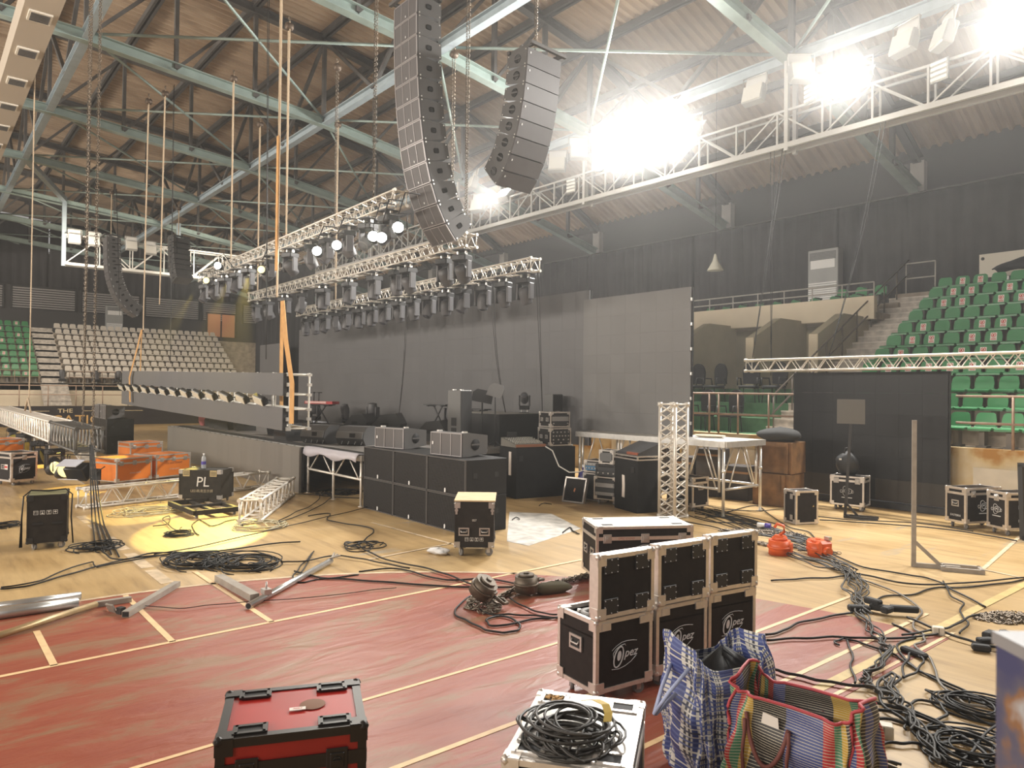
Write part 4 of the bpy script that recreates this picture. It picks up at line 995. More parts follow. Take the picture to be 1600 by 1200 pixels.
def emblem(t, Mx, u, v, s, words=True):
    m = MB(); m.M = Mx @ Matrix.Translation((u, v, .003)) @ Matrix.Scale(s, 4)
    m.tube([((.30 + .07 * cos(3 * a)) * cos(a), (.30 + .07 * cos(3 * a)) * sin(a) + .05, 0) for a in [i * 2 * pi / 36 for i in range(36)]], .018, 4, True)
    m.tube([(.17 * cos(a), .17 * sin(a) + .05, 0) for a in [i * 2 * pi / 20 for i in range(20)]], .016, 4, True)
    m.tube([(-.09, -.02, 0), (-.05, .13, 0), (0, .03, 0), (.05, .13, 0), (.09, -.02, 0)], .016, 4)
    for sx in (-1, 1): m.tube([(sx * .38 + .08 * cos(a), .02 + .1 * sin(a), 0) for a in [i * 2 * pi / 12 for i in range(12)]], .016, 4, True)
    m.build('emblem', M_LOGO, t)
    if words:
        m = MB(); m.M = Mx @ Matrix.Translation((u, v - .42 * s, .002)); m.box((0, 0, 0), (.72 * s, .055 * s, .004)); m.build('emblem_bar', M_LOGO, t)
def icons(t, Mx, u, v, s, n=4):
    for i in range(n):
        m = MB(); m.M = Mx @ Matrix.Translation((u + (i - (n - 1) / 2) * s * 1.35, v, .003)); b = s * .08
        for k in (-1, 1): m.box((k * s * .46, 0, 0), (b, s, .003)); m.box((0, k * s * .46, 0), (s, b, .003))
        if i == 0:
            for k in (-.2, .2): m.box((k * s, .02 * s, 0), (b, s * .55, .003)); m.box((k * s, .25 * s, 0), (s * .22, b, .003))
        elif i == 1: m.prism([(-.3 * s, -.3 * s), (.3 * s, -.3 * s), (0, .1 * s)], .003, 'Z'); m.box((0, .25 * s, 0), (s * .5, b, .003))
        elif i == 2: m.prism([(-.28 * s, .3 * s), (.28 * s, .3 * s), (.05 * s, 0), (.05 * s, -.3 * s), (-.05 * s, -.3 * s), (-.05 * s, 0)], .003, 'Z'); m.box((0, -.3 * s, 0), (s * .4, b, .003))
        else: m.prism([(-.38 * s, 0), (0, .32 * s), (.38 * s, 0)], .003, 'Z'); m.box((0, -.16 * s, 0), (b, s * .36, .003))
        m.build('handling_icon', M('printed_white', (.66, .63, .58), .6), t)
def case(label, P, rz, w, d, h, zb=.12, body=None, edge=None, e=.03, lid=.13, latches=(), handles=(), corners=True, wheels=True, group=None, name='flight_case', cap=None, skip_top=False, band=.045, wr=None):
    body = body or M_BLACK; edge = edge or M_EDGE; zf = P[2] if len(P) > 2 else 0.
    t = thing(name, label, 'flight case', fit(P, rz, w, d), rz, group)
    m = MB(); m.box((0, 0, zb + h / 2 - (.12 if skip_top else 0) / 2), (w - .012, d - .012, h - .012 - (.12 if skip_top else 0))); m.build('body', body, t)
    if skip_top:
        m = MB(); 
        for y in (-1, 1): m.box((0, y * (d / 2 - .012), zb + h - .07), (w - .02, .012, .14))
        for x in (-1, 1): m.box((x * (w / 2 - .012), 0, zb + h - .07), (.012, d - .02, .14))
        m.build('side_wall', body, t)
    m = MB(); edges(m, w, d, h, zb, e); m.build('edge_trim', edge, t)
    if lid:
        m = MB()
        for y in (-1, 1): m.box((0, y * d / 2, zb + h - lid), (w, .008, band))
        for x in (-1, 1): m.box((x * w / 2, 0, zb + h - lid), (.008, d, band))
        m.build('lid_band', edge, t)
    if corners:
        for x in (-1, 1):
            for y in (-1, 1):
                for z in (-1, 1): ball_corner(t, x * w / 2, y * d / 2, zb + h / 2 + z * h / 2, x, y, z, cap or edge)
    for s, u in latches: latch(t, side(w, d, h, zb, s), u, h / 2 - lid, M_LATCH if edge is not M_EDGEK else M_EDGEK)
    for s, u, v in handles: handle(t, side(w, d, h, zb, s), u, v, None if edge is not M_EDGEK else M_EDGEK)
    if wheels and zb > .03:
        for x in (-1, 1):
            for y in (-1, 1): caster(t, x * (w / 2 - .09), y * (d / 2 - .09), zb, .4 + x * .5 + y, wr)
    return t
def sd(t, w, d, h, zb, s): return side(w, d, h, zb, s)
# red case, lower left
w, d, h, zb = .735, .60, .63, .12
t = case('red flight case with black edges and four wheel dishes on its lid', (-3.69, 1.19), radians(66.2), w, d, h, zb, M_REDB, M_EDGEK, .045, .16, (('f', -.22), ('f', .22)), (), band=.07)
for sx in (-.21, .21):
    for sy in (-.22, .22): 
        mx = side(w, d, h, zb, 't'); 
        m = MB(); m.M = mx @ Matrix.Translation((sx, sy, 0)); b = .025
        for k in (-1, 1): m.box((k * .073, 0, .006), (b, .10, .012)); m.box((0, k * .04, .006), (.15, .022, .012))
        o = m.build('wheel_dish', M_EDGEK, t); m = MB(); m.M = mx @ Matrix.Translation((sx, sy, 0)); m.box((0, 0, .001), (.125, .06, .006)); m.build('dish_hollow', M_RUBBER, o)
m = MB(); m.M = side(w, d, h, zb, 't') @ Matrix.Translation((.02, -.03, .004)); m.box((0, 0, 0), (.085, .035, .003)); m.build('paper_label', M_STICK, t)
text('FRAGILE', .013, M_REDINK, t, Vector((.02, -.03, zb + h + .0065)), (0, 0, 0), 'label_text', .0004)
m = MB(); m.M = side(w, d, h, zb, 't') @ Matrix.Translation((.10, .02, .0)); m.lathe([(.0, .003), (.055, .0025), (.07, .0)], 12); o = m.build('worn_patch', M('worn_patch', (.20, .10, .06), .7), t)
# grey-lidded case with a cable coil
w, d, h, zb = .62, .84, .58, .12
CC = case('black flight case with a scuffed grey metal lid, carrying a cable coil', (-2.745 - .31 * .816 - .42 * -.577 * -1 + 0, 0), 0, w, d, h, zb)
CC.location = (-2.745, 2.785, 0); CC.rotation_euler = (0, 0, radians(35.3))
bx('lid_sheet', (0, 0, zb + h + .001), (w - .05, d - .05, .008), M('scuffed_grey_metal', (.50, .47, .43), .4, .4, var=.35, vscale=7), CC)
for sx in (-.2, .2):
    for sy in (-.30, .30):
        m = MB()
        for k in (-1, 1): m.box((sx + k * .07, sy, zb + h + .008), (.025, .13, .012)); m.box((sx, sy + k * .055, zb + h + .008), (.13, .02, .012))
        o = m.build('wheel_dish', M_EDGE, CC); m = MB(); m.box((sx, sy, zb + h + .005), (.115, .09, .006)); m.build('dish_hollow', M_RUBBER, o)
m = MB(); r5 = random.Random(5)
for i in range(14): x, y = -.2 + r5.uniform(-.04, .04), .30 + r5.uniform(-.03, .03); m.box((x, y, zb + h + .015), (.03, .012, .01), Matrix.Rotation(r5.uniform(0, 3), 3, 'Z'))
m.build('wood_shavings', M('tan_shavings', (.45, .26, .09), .8), CC)['kind'] = 'stuff'
def coil(name, label, c, R, n, seed, r=.008, hgt=.10, mat=None, sq=(1, 1), spread=.3, cat='cable', group=None, loops=0):
    rr = random.Random(seed); mm = MB(); pts = []
    N = n * 22; ph = [rr.uniform(0, 6.3) for _ in range(6)]
    for i in range(N):
        a = i / 22 * 2 * pi; k = i / N
        rad = R * (1 - spread * .5 + spread * .5 * sin(k * 37 + ph[0]) + .10 * sin(a * 1.31 + ph[1]) + .06 * sin(a * .37 + ph[2]))
        pts.append((c[0] + sq[0] * rad * cos(a) + R * .10 * sin(k * 19 + ph[3]), c[1] + sq[1] * rad * sin(a) + R * .10 * sin(k * 23 + ph[4]), c[2] + r + hgt * (.5 + .5 * sin(k * 31 + ph[5])) * (.4 + .6 * k)))
    mm.tube(pts, r, 5)
    for _ in range(loops):
        a0 = rr.uniform(0, 6.3); rx, ry = R * rr.uniform(.35, .6), R * rr.uniform(.25, .5); ox, oy = R * .75 * cos(a0) * sq[0], R * .75 * sin(a0) * sq[1]
        mm.tube([(c[0] + ox + rx * cos(b), c[1] + oy + ry * sin(b), c[2] + r + hgt * rr.uniform(.2, .3) + .02 * sin(2 * b)) for b in [j * 2 * pi / 18 for j in range(17)]], r, 5)
    o = mm.build(name, mat or M_CABLE); tag(o, label, cat, group); return o
coil('cable_coil', 'tangled black cable coil lying on the grey lid of a flight case', (-2.70, 2.67, .705), .235, 16, 4, .0075, .12, M('dusty_black_cable', (.030, .026, .022), .45), (1, 1), .5, loops=7)
m = MB(); vs = []
pts = [(-2.63, 2.83, .86), (-2.585, 2.80, .865), (-2.55, 2.76, .85), (-2.52, 2.72, .81)]
o = None
def ribbon(pts, wv, t):
    m = MB(); vs = []; n = len(pts)
    for p in pts: p = Vector(p); wq = Vector(wv); vs += [p - wq, p + wq, p + wq + Vector((0, 0, t)), p - wq + Vector((0, 0, t))]
    fs = [(0, 1, 2, 3), tuple(4 * n - 4 + i for i in (3, 2, 1, 0))]
    for i in range(n - 1):
        for k in range(4): fs.append((4 * i + k, 4 * i + (k + 1) % 4, 4 * i + 4 + (k + 1) % 4, 4 * i + 4 + k))
    m.add(vs, fs); return m
o = ribbon([(-2.72, 2.80, .85), (-2.67, 2.83, .862), (-2.61, 2.84, .855), (-2.57, 2.82, .83), (-2.55, 2.79, .80)], (.012, .018, 0), .003).build('tape_strip', M('yellow_tape', (.60, .44, .12), .6)); tag(o, 'torn yellow tape stuck on the cable coil', 'tape')
# three open cases in a row
w, d, h, zb = .60, .50, .57, .12
for i, P in enumerate(((-3.94, 4.17), (-3.90, 4.86), (-3.87, 5.56))):
    rz = radians((83, 82, 80)[i]); lab = ('open black flight case nearest the camera in the row of three, lamp base showing inside', 'open black flight case in the middle of the row, half hidden by the blue bag', 'open black flight case at the far end of the row of three')[i]
    t = case(lab, P, rz, w, d, h, zb, e=.034, lid=0, handles=(('l', 0, .06), ('r', 0, .06)), skip_top=True, wr=.05)
    opez(t, side(w, d, h, zb, 'f'), .0, -.015, .22)
    for u in (-.2, .2): m = MB(); m.M = side(w, d, h, zb, 'f'); m.box((u, h / 2 - .05, .006), (.09, .06, .012)); m.build('hinge_plate', M_EDGE, t)
    L = bx('lid', (0, -d / 2 + .035, zb + h + .02 + d / 2), (w - .012, .10, d - .012), M_BLACK, t)
    for sx in (-1, 1):
        m = MB(); m.box((sx * (w / 2 - .017), -d / 2 + .035, zb + h + .02 + d / 2), (.034, .108, d)); m.build('lid_edge', M_EDGE, L)
    for sz in (-1, 1):
        m = MB(); m.box((0, -d / 2 + .035, zb + h + .02 + d / 2 + sz * (d / 2 - .017)), (w, .108, .034)); m.build('lid_edge', M_EDGE, L)
    for sx in (-1, 1):
        for sz in (-1, 1): ball_corner(t, sx * w / 2, -d / 2 - .018, zb + h + .02 + d / 2 + sz * d / 2, sx, -1, sz, M_EDGE, .03)
    for sx in (-.165, .165):
        for sz in (-.16, .16):
            z = zb + h + .02 + d / 2 + sz
            m = MB(); m.bbox((sx, -d / 2 - .018, z), (.15, .012, .125), .004); o = m.build('wheel_dish', M_BLACKM, L)
            m = MB()
            for a in (-.062, 0, .062):
                for b in (-.05, .05): m.cyl((sx + a, -d / 2 - .022, z + b), (sx + a, -d / 2 - .028, z + b), .005, n=6)
            for a in (-.066, .066): m.cyl((sx + a, -d / 2 - .022, z), (sx + a, -d / 2 - .028, z), .005, n=6)
            m.build('rivets', M_LOGO, L)['kind'] = 'stuff'
    if i == 0:
        m = MB(); m.bbox((0, 0, zb + h - .12), (w - .05, d - .05, .04), .01); m.build('foam_tray', M_RUBBER, t)
        f = thing('stage_lamp_base', 'black lamp base packed in the nearest open flight case', 'stage light', Matrix.Translation(t.location) @ Matrix.Rotation(rz, 4, 'Z') @ Vector((-.11, .03, zb + h - .095)), rz)
        m = MB(); m.bbox((0, 0, .03), (.26, .30, .06), .02); m.build('base', M_BLACKM, f)
        m = MB(); m.lathe([(.06, .06), (.10, .06), (.10, .085), (.06, .085), (.06, .06)], 16); m.build('ring', M('ring_grey', (.25, .24, .23), .4), f)
        for a in range(4): m = MB(); m.cyl((.1 * cos(a * 1.57 + .8), .12 * sin(a * 1.57 + .8), .05), (.1 * cos(a * 1.57 + .8), .12 * sin(a * 1.57 + .8), .09), .018, n=8); m.build('locking_foot', M_LATCH, f)
# big closed case behind them
w, d, h, zb = 1.29, .68, .67, .12
t = case('large black flight case with a pale lid behind the row of open cases', (-6.34, 6.70), radians(59.5), w, d, h, zb, e=.034, lid=.15, latches=(('f', -.5), ('f', 0), ('f', .5)), handles=(('l', -.14, -.02), ('l', .17, -.02)))
bx('lid_sheet', (0, 0, zb + h + .002), (w - .06, d - .06, .008), M('pale_lid_laminate', (.56, .53, .48), .5, var=.1, vscale=3), t)
for sx in (-.47, .47):
    for sy in (-.22, .22): bx('dish_hollow', (sx, sy, zb + h + .006), (.14, .07, .006), M_RUBBER, t)
opez(t, side(w, d, h, zb, 'f'), 0, -.02, .26)
text('OPEZ SOUND', .035, M('faded_red_ink', (.42, .18, .13), .6), t, Vector((-.25, -d / 2 - .0055, zb + h - .15)), UPRIGHT, 'stencil', .0005)
# rack 057
w, d, h, zb = .59, .70, .67, .14
t = case('black wheeled rack case numbered 057 with a cardboard sheet on top', (-8.92, 6.34), radians(50), w, d, h, zb, e=.02, lid=0, edge=M_BROWNB, body=M_BROWNB, handles=(('f', -.155, -.10), ('f', .155, -.10)), cap=M_LATCH, wr=.058)
text('057', .045, M('printed_white', (.66, .63, .58), .6), t, Vector((0, -d / 2 - .004, zb + h / 2 + .07)), UPRIGHT, 'number', .0008)
icons(t, side(w, d, h, zb, 'f'), 0, -.215, .055)
m = MB(); m.M = side(w, d, h, zb, 'f')
for x in (-.27, .27): m.box((x, .22, .005), (.03, .12, .01)); m.box((x, .22, .008), (.05, .03, .01))
m.build('butterfly_hinges', M_LATCH, t)
o = bx('cardboard_sheet', (0, 0, 0), (.62, .76, .02), M('cardboard', (.60, .46, .28), .8, var=.08, vscale=4)); o.location = Vector(t.location) + Vector((-.02, .02, zb + h + .036)); o.rotation_euler = (radians(1.5), 0, radians(50)); tag(o, 'torn cardboard sheet lying on the case numbered 057', 'cardboard')
# left black rack with a cable over it
w, d, h, zb = .52, .65, .72, .11
t = case('tall black wheeled rack case with four printed icons, at the left of the floor', (-13.07, 1.39), radians(80), w, d, h, zb, e=.018, lid=0, edge=M_BROWNB, body=M_BROWNB, cap=M_BLACKM, wr=.05)
icons(t, side(w, d, h, zb, 'f'), -.02, .10, .062)
for u in (-.12, .13): m = MB(); m.M = side(w, d, h, zb, 'f'); m.box((u, -.07, .002), (.14, .03, .008)); m.build('handle_slot', M_RUBBER, t)
m = MB(); m.M = side(w, d, h, zb, 't'); m.box((0, 0, .004), (w - .03, d - .03, .008)); m.build('top_sheet', M('olive_top', (.16, .15, .07), .6), t)
m = MB(); r5 = random.Random(2)
for k in range(3):
    o5 = k * .012; m.tube([(-w / 2 - .10 + o5, -.1, .02), (-w / 2 - .08, -.12 + o5, .45), (-w / 2 - .06, -.1, .80), (-w / 2 + .03, -.05 + o5, zb + h + .05), (0, o5, zb + h + .026), (w / 2 - .03, -.06 + o5, zb + h + .05), (w / 2 + .06, -.12, .80), (w / 2 + .05, -.16 + o5, .45), (w / 2 + .08, -.2, .05)], .011, 5)
o = m.build('draped_cable', M_CABLE, None, t.location, (0, 0, radians(80))); tag(o, 'black cable draped over the top of the left rack case', 'cable')
# silver-edged case far left
w, d, h, zb = .62, .72, .72, .10
t = case('silver-edged black flight case at the far left edge of the floor', (-21.75, 1.97), radians(112), w, d, h, zb, e=.045, lid=.13, latches=(('f', 0),), handles=(('l', 0, 0),))
opez(t, side(w, d, h, zb, 'f'), .0, -.05, .22); m = MB(); m.M = side(w, d, h, zb, 'l'); m.box((.14, 0, .004), (.16, .13, .004)); m.build('sticker', M_STICK, t); m = MB(); m.M = side(w, d, h, zb, 'l'); m.box((.14, 0, .007), (.13, .05, .004)); m.build('sticker_stripe', M_REDINK, t)
# orange cases
for i, (P, rz, w, d, h, lab, hs) in enumerate((((-20.22, 4.01), 113, .98, .92, .59, 'orange flight case with aluminium edges, left one of the pair by the stage', ()),
                                    ((-20.65, 5.03), 113, 1.06, .90, .60, 'orange flight case with aluminium edges, right one of the pair by the stage', ()),
                                    ((-23.9, 5.1), 100, .95, .9, .72, 'orange flight case standing behind the orange pair, white latches on its lid', ()),
                                    ((-25.2, 1.75), 112, .95, .8, .85, 'orange flight case beyond the lowered truss at far left', ()))):
    t = case(lab, P, radians(rz), w, d, h, .1, M_OR, M_EDGE, .03, .13, (('f', -.36), ('f', 0), ('f', .36)), hs)
    text('STAGE LIGHT', .05, M_LOGO, t, Vector((.02, -d / 2 - .004, .30)), UPRIGHT, 'stencil', .0006)
    if i == 1: text('Fly and Sound', .09, M('brown_pen', (.30, .08, .02), .7), t, Vector((.0, -d / 2 - .004, .47)), UPRIGHT, 'handwriting', .0006, .3)
# PL case
w, d, h, zb = .93, .60, .62, .10
t = case('black flight case marked PL in white spray paint, a water bottle on top', (-16.59, 4.5), radians(46), w, d, h, zb, e=.02, lid=0, edge=M_BROWNB, body=M_BROWNB, cap=M_LATCH)
text('PL', .30, M('white_spray', (.75, .72, .66), .7), t, Vector((.06, -d / 2 - .005, zb + .36)), UPRIGHT, 'spray_letters', .001, .1)
text('LED高清显示屏', .075, M('faded_gold_print', (.42, .34, .22), .6), t, Vector((.05, -d / 2 - .005, zb + .17)), UPRIGHT, 'printed_words', .0006)
for u in (-.30, .30):
    m = MB(); m.M = side(w, d, h, zb, 'f'); m.box((u, .24, .004), (.15, .13, .008)); o = m.build('latch', M('brass_latch', (.50, .39, .2), .4, .5), t); m = MB(); m.M = side(w, d, h, zb, 'f')
    for k in (-.03, .0, .03): m.box((u, .24 + k, .01), (.12, .012, .008))
    m.build('latch_slots', M_BLACKM, o)
PLT = t
b = thing('water_bottle', 'clear plastic water bottle with blue label standing on the PL case', 'bottle', Vector(t.location) + Vector((-.06, -.05, zb + h + .003)))
m = MB(); m.lathe([(0, 0), (.045, 0), (.05, .02), (.05, .20), (.045, .24), (.018, .28), (.018, .30), (0, .30)], 12); m.build('body', M('clear_plastic', (.65, .68, .72), .15, alpha=.55), b)
m = MB(); m.lathe([(.0515, .09), (.0515, .16)], 12); m.build('label', M('blue_label', (.08, .06, .35), .5), b)
m = MB(); m.lathe([(.02, .295), (.02, .33), (0, .33)], 10); m.build('cap', M('white_cap', (.8, .8, .8), .5), b)
t = thing('case_tray', 'open black tray with cross bars lying in front of the PL case', 'tray', (-15.2, 4.58, 0), radians(2))
for c, s in (((0, -.40, .11), (1.55, .07, .09)), ((0, .40, .11), (1.55, .07, .09)), ((-.75, 0, .11), (.07, .8, .09)), ((.75, 0, .11), (.07, .8, .09))): bx('side_bar', c, s, M_BROWNB, t)
bx('cross_bar', (0, 0, .10), (1.45, .09, .05), M_BROWNB, t); bx('cross_bar', (0, 0, .12), (.09, .75, .05), M_BROWNB, t)
for c in ((-.38, -.2), (.38, -.2), (-.38, .2), (.38, .2)): bx('tray_panel', (c[0], c[1] + (.13 if c[1] > 0 else -.13), .08), (.66, .1, .012), M('tan_board', (.42, .33, .22), .8), t)
for x in (-.7, .7):
    for y in (-.36, .36): caster(t, x, y, .075, .3, .03)
# cases against the court wall
w, d, h, zb = .45, .85, .66, .11
t = case('silver-edged black flight case against the court wall right of the black screen', (-5.37, 15.40), radians(-24), w, d, h, zb, e=.04, lid=.11, latches=(('r', -.25), ('r', .25)), handles=(('f', 0, .03),))
emblem(t, side(w, d, h, zb, 'r'), 0, -.02, .3); text('EASTERN', .055, M_LOGO, t, Vector((0, -d / 2 - .004, zb + .13)), UPRIGHT, 'stencil', .0006)
t = case('silver-edged black flight case at the right edge, behind the dark leaning frame', (-4.66, 15.36), radians(-32), w, d, h, zb, e=.04, lid=.11, latches=(('f', 0),), handles=())
emblem(t, side(w, d, h, zb, 'f'), 0, 0, .26); text('MEDIA', .10, M_LOGO, t, Vector((w / 2 + .004, -.05, zb + .40)), FACE_X, 'stencil', .0006); text('EASTERN', .07, M_LOGO, t, Vector((w / 2 + .004, -.05, zb + .16)), FACE_X, 'stencil', .0006)
w, d, h = .69, .46, .63
t = case('silver-edged black flight case standing before the black screen, a black bag on top', (-7.72, 15.55), radians(9), w, d, h, zb, e=.035, lid=.10, latches=(('f', -.22), ('f', .22)))
emblem(t, side(w, d, h, zb, 'f'), 0, -.02, .30)
bg = thing('black_bag', 'lumpy black bag sitting on the case before the black screen', 'bag', Vector(t.location) + Vector((-.06, .02, zb + h + .01)), .2)
def blob(name, mat, parent, sx, sy, sz, seed, amp=.12, n=14, k=8, z0=0., flat=.0):
    rr = random.Random(seed); ph = [rr.uniform(0, 6.3) for _ in range(6)]; m = MB(); vs = []; fs = []
    for j in range(k + 1):
        v = j / k; pr = max(.0, sin(pi * (v * .92 + .08 * (1 - flat)))) ** .55 if 0 < j < k else (.55 if j == 0 else .02)
        for i in range(n):
            a = 2 * pi * i / n; f = 1 + amp * sin(3 * a + ph[0] + 4 * v) + amp * .6 * sin(5 * a + ph[1] - 6 * v) + amp * .4 * sin(8 * v + ph[2])
            vs.append((sx * pr * f * cos(a), sy * pr * f * sin(a), z0 + sz * v * (1 + amp * .5 * sin(2 * a + ph[3]))))
    for j in range(k):
        for i in range(n): fs.append((j * n + i, j * n + (i + 1) % n, (j + 1) * n + (i + 1) % n, (j + 1) * n + i))
    fs.append(tuple(range(n))[::-1]); fs.append(tuple(k * n + i for i in range(n)))
    m.sm = True; m.add(vs, fs); return m.build(name, mat, parent)
M_BAGK = M('black_nylon', (.012, .012, .013), .5)
blob('bag_body', M_BAGK, bg, .24, .16, .52, 3)
m = MB(); m.tube([(-.08, 0, .46), (-.05, 0, .58), (.06, 0, .6), (.1, 0, .47)], .014, 5); m.build('strap', M_BAGK, bg)
m = MB(); m.box((-.12, -.15, .34), (.05, .02, .04)); m.build('buckle', M_LOGO, bg)
w, d, h = .50, .36, .63
t = case('small upright black flight case with silver edges, alone on the yellow floor', (-7.14, 13.04), radians(66), w, d, h, .015, e=.035, lid=0, wheels=False, latches=())
for v in (.2, -.2): m = MB(); m.M = side(w, d, h, .015, 'l'); m.bbox((.05, v, .005), (.08, .1, .012), .003); m.build('latch', M_LATCH, t)
m = MB(); m.M = side(w, d, h, .015, 'f'); m.prism([(-.018, -.015), (.02, -.01), (.005, .02)], .003, 'Z', .002); o = m.build('yellow_tag', M_YLINE, t); o.location = (.14, 0, .02)
w, d, h = .72, .5, .62
t = case('silver-edged black flight case behind the upright truss tower', (-9.95, 12.72), radians(-5), w, d, h, .10, e=.035, lid=.12, latches=(('f', .2),), handles=(('r', 0, .1),))
emblem(t, side(w, d, h, .1, 'f'), 0, -.05, .28)
# ---- subwoofers
sb = None
GR = MB()
for k in range(26): GR.box((0, -.008, -.27 + k * .0216), (1.14, .014, .011))
grm = GR.mesh('grille_slats', M('sub_grille', (.030, .026, .024), .6, spec=.25))
for j in range(2):
    for i in range(3):
        x = -13.75 + .605 + i * 1.212; z = j * .648
        lab = 'black slatted subwoofer in the %s row, %s' % (('bottom', 'top')[j], ('left one by the stage leg', 'middle one', 'right one at the open end')[i])
        if sb is None:
            sb = t = thing('subwoofer', lab, 'speaker', (x, 7.42, z), 0, 'stacked subwoofers')
            m = MB(); m.bbox((0, .46, .323), (1.205, .90, .643), .008); m.build('cabinet', M('sub_cabinet', (.012, .011, .0105), .6, spec=.25), t)
            put(grm, 'grille', t, (0, 0, .323))
            m = MB()
            for sx in (-1, 1): m.box((sx * .592, -.005, .323), (.022, .03, .64))
            for sz in (.012, .634): m.box((0, -.005, sz), (1.2, .03, .022))
            m.build('grille_frame', M('sub_frame', (.055, .05, .048), .5), t)
            for sx in (-1, 1):
                for y in (.2, .68): bx('handle_hole', (sx * .602, y, .36), (.008, .09, .09), M_RUBBER, t)
            m = MB(); m.prism([(-.018, -.04), (.018, -.04), (.026, .012), (.008, .04), (-.018, .03)], .008, 'Y', -.028); m.build('logo', M('logo_white', (.75, .75, .75), .4), t, (.0, 0, .07))
        else: dup(sb, (x, 7.42, z), 0, lab)
def single_box(label, P, rz, w, h, d, round_=True):
    t = thing('speaker_box', label, 'speaker', (*fit(P, rz, w, d)[:2], P[2]), rz, 'loose line array boxes')
    m = MB(); m.prism([(-d / 2, 0), (-d * .2, 0), (d / 2, h * .12), (d / 2, h * .88), (-d * .2, h), (-d / 2, h)], w, 'X', -w / 2); m.build('cabinet', M_BOXB, t)
    m = MB(); m.box((0, -d / 2 - .01, h / 2), (w * .98, .02, h * .96)); m.build('grille', M_BOXF, t)
    m = MB()
    for x in (-w / 2 + .012, -w * .165, w * .165, w / 2 - .012): m.box((x, -d / 2 - .024, h / 2), (.016, .012, h * .97))
    for z in (.012, h - .012): m.box((0, -d / 2 - .024, z), (w, .012, .016))
    m.build('grille_frame', M('silver_trim', (.34, .32, .32), .4, .4), t)
    for s in (-1, 1): m = MB(); m.lathe([(h * .24, 0), (h * .24, .01), (0, .01)], 14, (s * w / 2 if s > 0 else -w / 2 - .01, 0, h * .5), 'X'); m.build('handle_recess', M('recess_black', (.006, .006, .006), .8), t)
    m = MB(); m.box((0, 0, h * .5), (w + .026, .2, .03)); m.build('handle_bar', M_BOXB, t)
    m = MB(); m.prism([(-.016, -.03), (.016, -.03), (.022, .01), (.006, .03), (-.016, .024)], .006, 'Y', -d / 2 - .034); m.build('logo', M('logo_white', (.75, .75, .75), .4), t, (-w * .42, 0, h * .52))
    for x in (-.4, .4): m = MB(); m.box((x * w, -d * .3, h + .012), (.05, .1, .03)); m.build('rigging_lug', M_ALU, t)
    return t
single_box('black line array box on the left end of the subwoofer stack', (-13.42, 7.50, 1.30), radians(12), .86, .42, .62)
single_box('black line array box on the right end of the subwoofer stack', (-11.40, 7.55, 1.30), radians(6), .87, .43, .62)
# distant speaker stack left of the stage
for j in range(2):
    for i in range(2): dup(sb, (-31.8 + i * 1.22, 5.6, j * .648), 0, 'black subwoofer in the far stack beside the banner, %s %s' % (('lower', 'upper')[j], ('left', 'right')[i]), 'far subwoofer stack')
single_box('black box on top of the far subwoofer stack, left of its pair', (-32.3, 5.6, 1.30), 0, 1.0, .5, .62); single_box('black box on top of the far subwoofer stack, right of its pair', (-31.1, 5.6, 1.30), 0, 1.0, .5, .62)
# ---- mixing position
MIX = thing('mixer_stand', 'tall black wooden box carrying the mixing console, right of the subwoofers', 'box', fit((-12.79, 10.81), radians(80), 1.66, .80), radians(80))
bx('box_body', (0, 0, .59), (1.66, .80, 1.18), M('black_plywood', (.012, .0115, .0115), .65, var=.25, vscale=5, spec=.25), MIX, .01); bx('latch_plate', (-.70, -.40, .93), (.10, .015, .12), M_BLACKM, MIX); bx('tape_label', (-.835, -.12, .80), (.012, .11, .55), M_STICK, MIX)
def on(t, p): return t.matrix_basis @ Vector(p)
c = thing('mixing_console', 'grey mixing console tilted on the tall black box', 'mixer', on(MIX, (-.42, .0, 1.185)), radians(80))
m = MB(); m.prism([(-.36, 0), (.36, 0), (.36, .20), (-.36, .06)], .80, 'X', -.4); m.build('console_body', M('console_grey', (.19, .18, .16), .5), c)
bx('wooden_rest', (0, -.37, .04), (.80, .05, .06), M('brown_wood_rest', (.25, .10, .05), .5), c)
R = Matrix.Rotation(atan(.14 / .72), 3, 'X'); m = MB()
for i in range(16):
    for j in range(5): m.box((-.36 + i * .048, -.27 + j * .11, .085 + .14 * ((-.27 + j * .11 + .36) / .72)), (.018, .05 if j < 2 else .02, .03), R)
m.build('faders', M('fader_pale', (.45, .43, .38), .5), c)['kind'] = 'stuff'
bx('screen', (-.18, .22, .25), (.26, .03, .17), M_BLACKM, c)
def rack(name, label, P, rz, w, d, h, zb, front, group=None, edge=None, e=.025):
    t = case(label, P, rz, w, d, h, 0.0 if zb is None else zb, e=e, lid=0, wheels=zb is not None and zb > .03, corners=True, name=name, edge=edge, group=group)
    zb = zb or 0
    Mx = side(w, d, h, zb, 'f'); y = h / 2 - .05
    for k, (hh, mat, det) in enumerate(front):
        m = MB(); m.M = Mx @ Matrix.Translation((0, y - hh / 2, 0)); m.box((0, 0, .003), (w - .08, hh - .008, .012)); o = m.build('rack_unit', mat, t)
        m = MB(); m.M = Mx @ Matrix.Translation((0, y - hh / 2, .012))
        for q in range(det): m.cyl((-w * .36 + q * w * .72 / max(1, det - 1), 0, 0), (-w * .36 + q * w * .72 / max(1, det - 1), 0, .014), min(.018, hh * .3), n=8)
        if det: m.build('knobs', M_LATCH, o)['kind'] = 'stuff'
        y -= hh
    return t
M_UNIT = M('rack_unit_black', (.025, .025, .027), .4); M_UNITG = M('rack_unit_grey', (.30, .29, .28), .4, .3); M_UNITB = M('rack_unit_blue', (.06, .17, .30), .4)
mx = MIX.matrix_basis
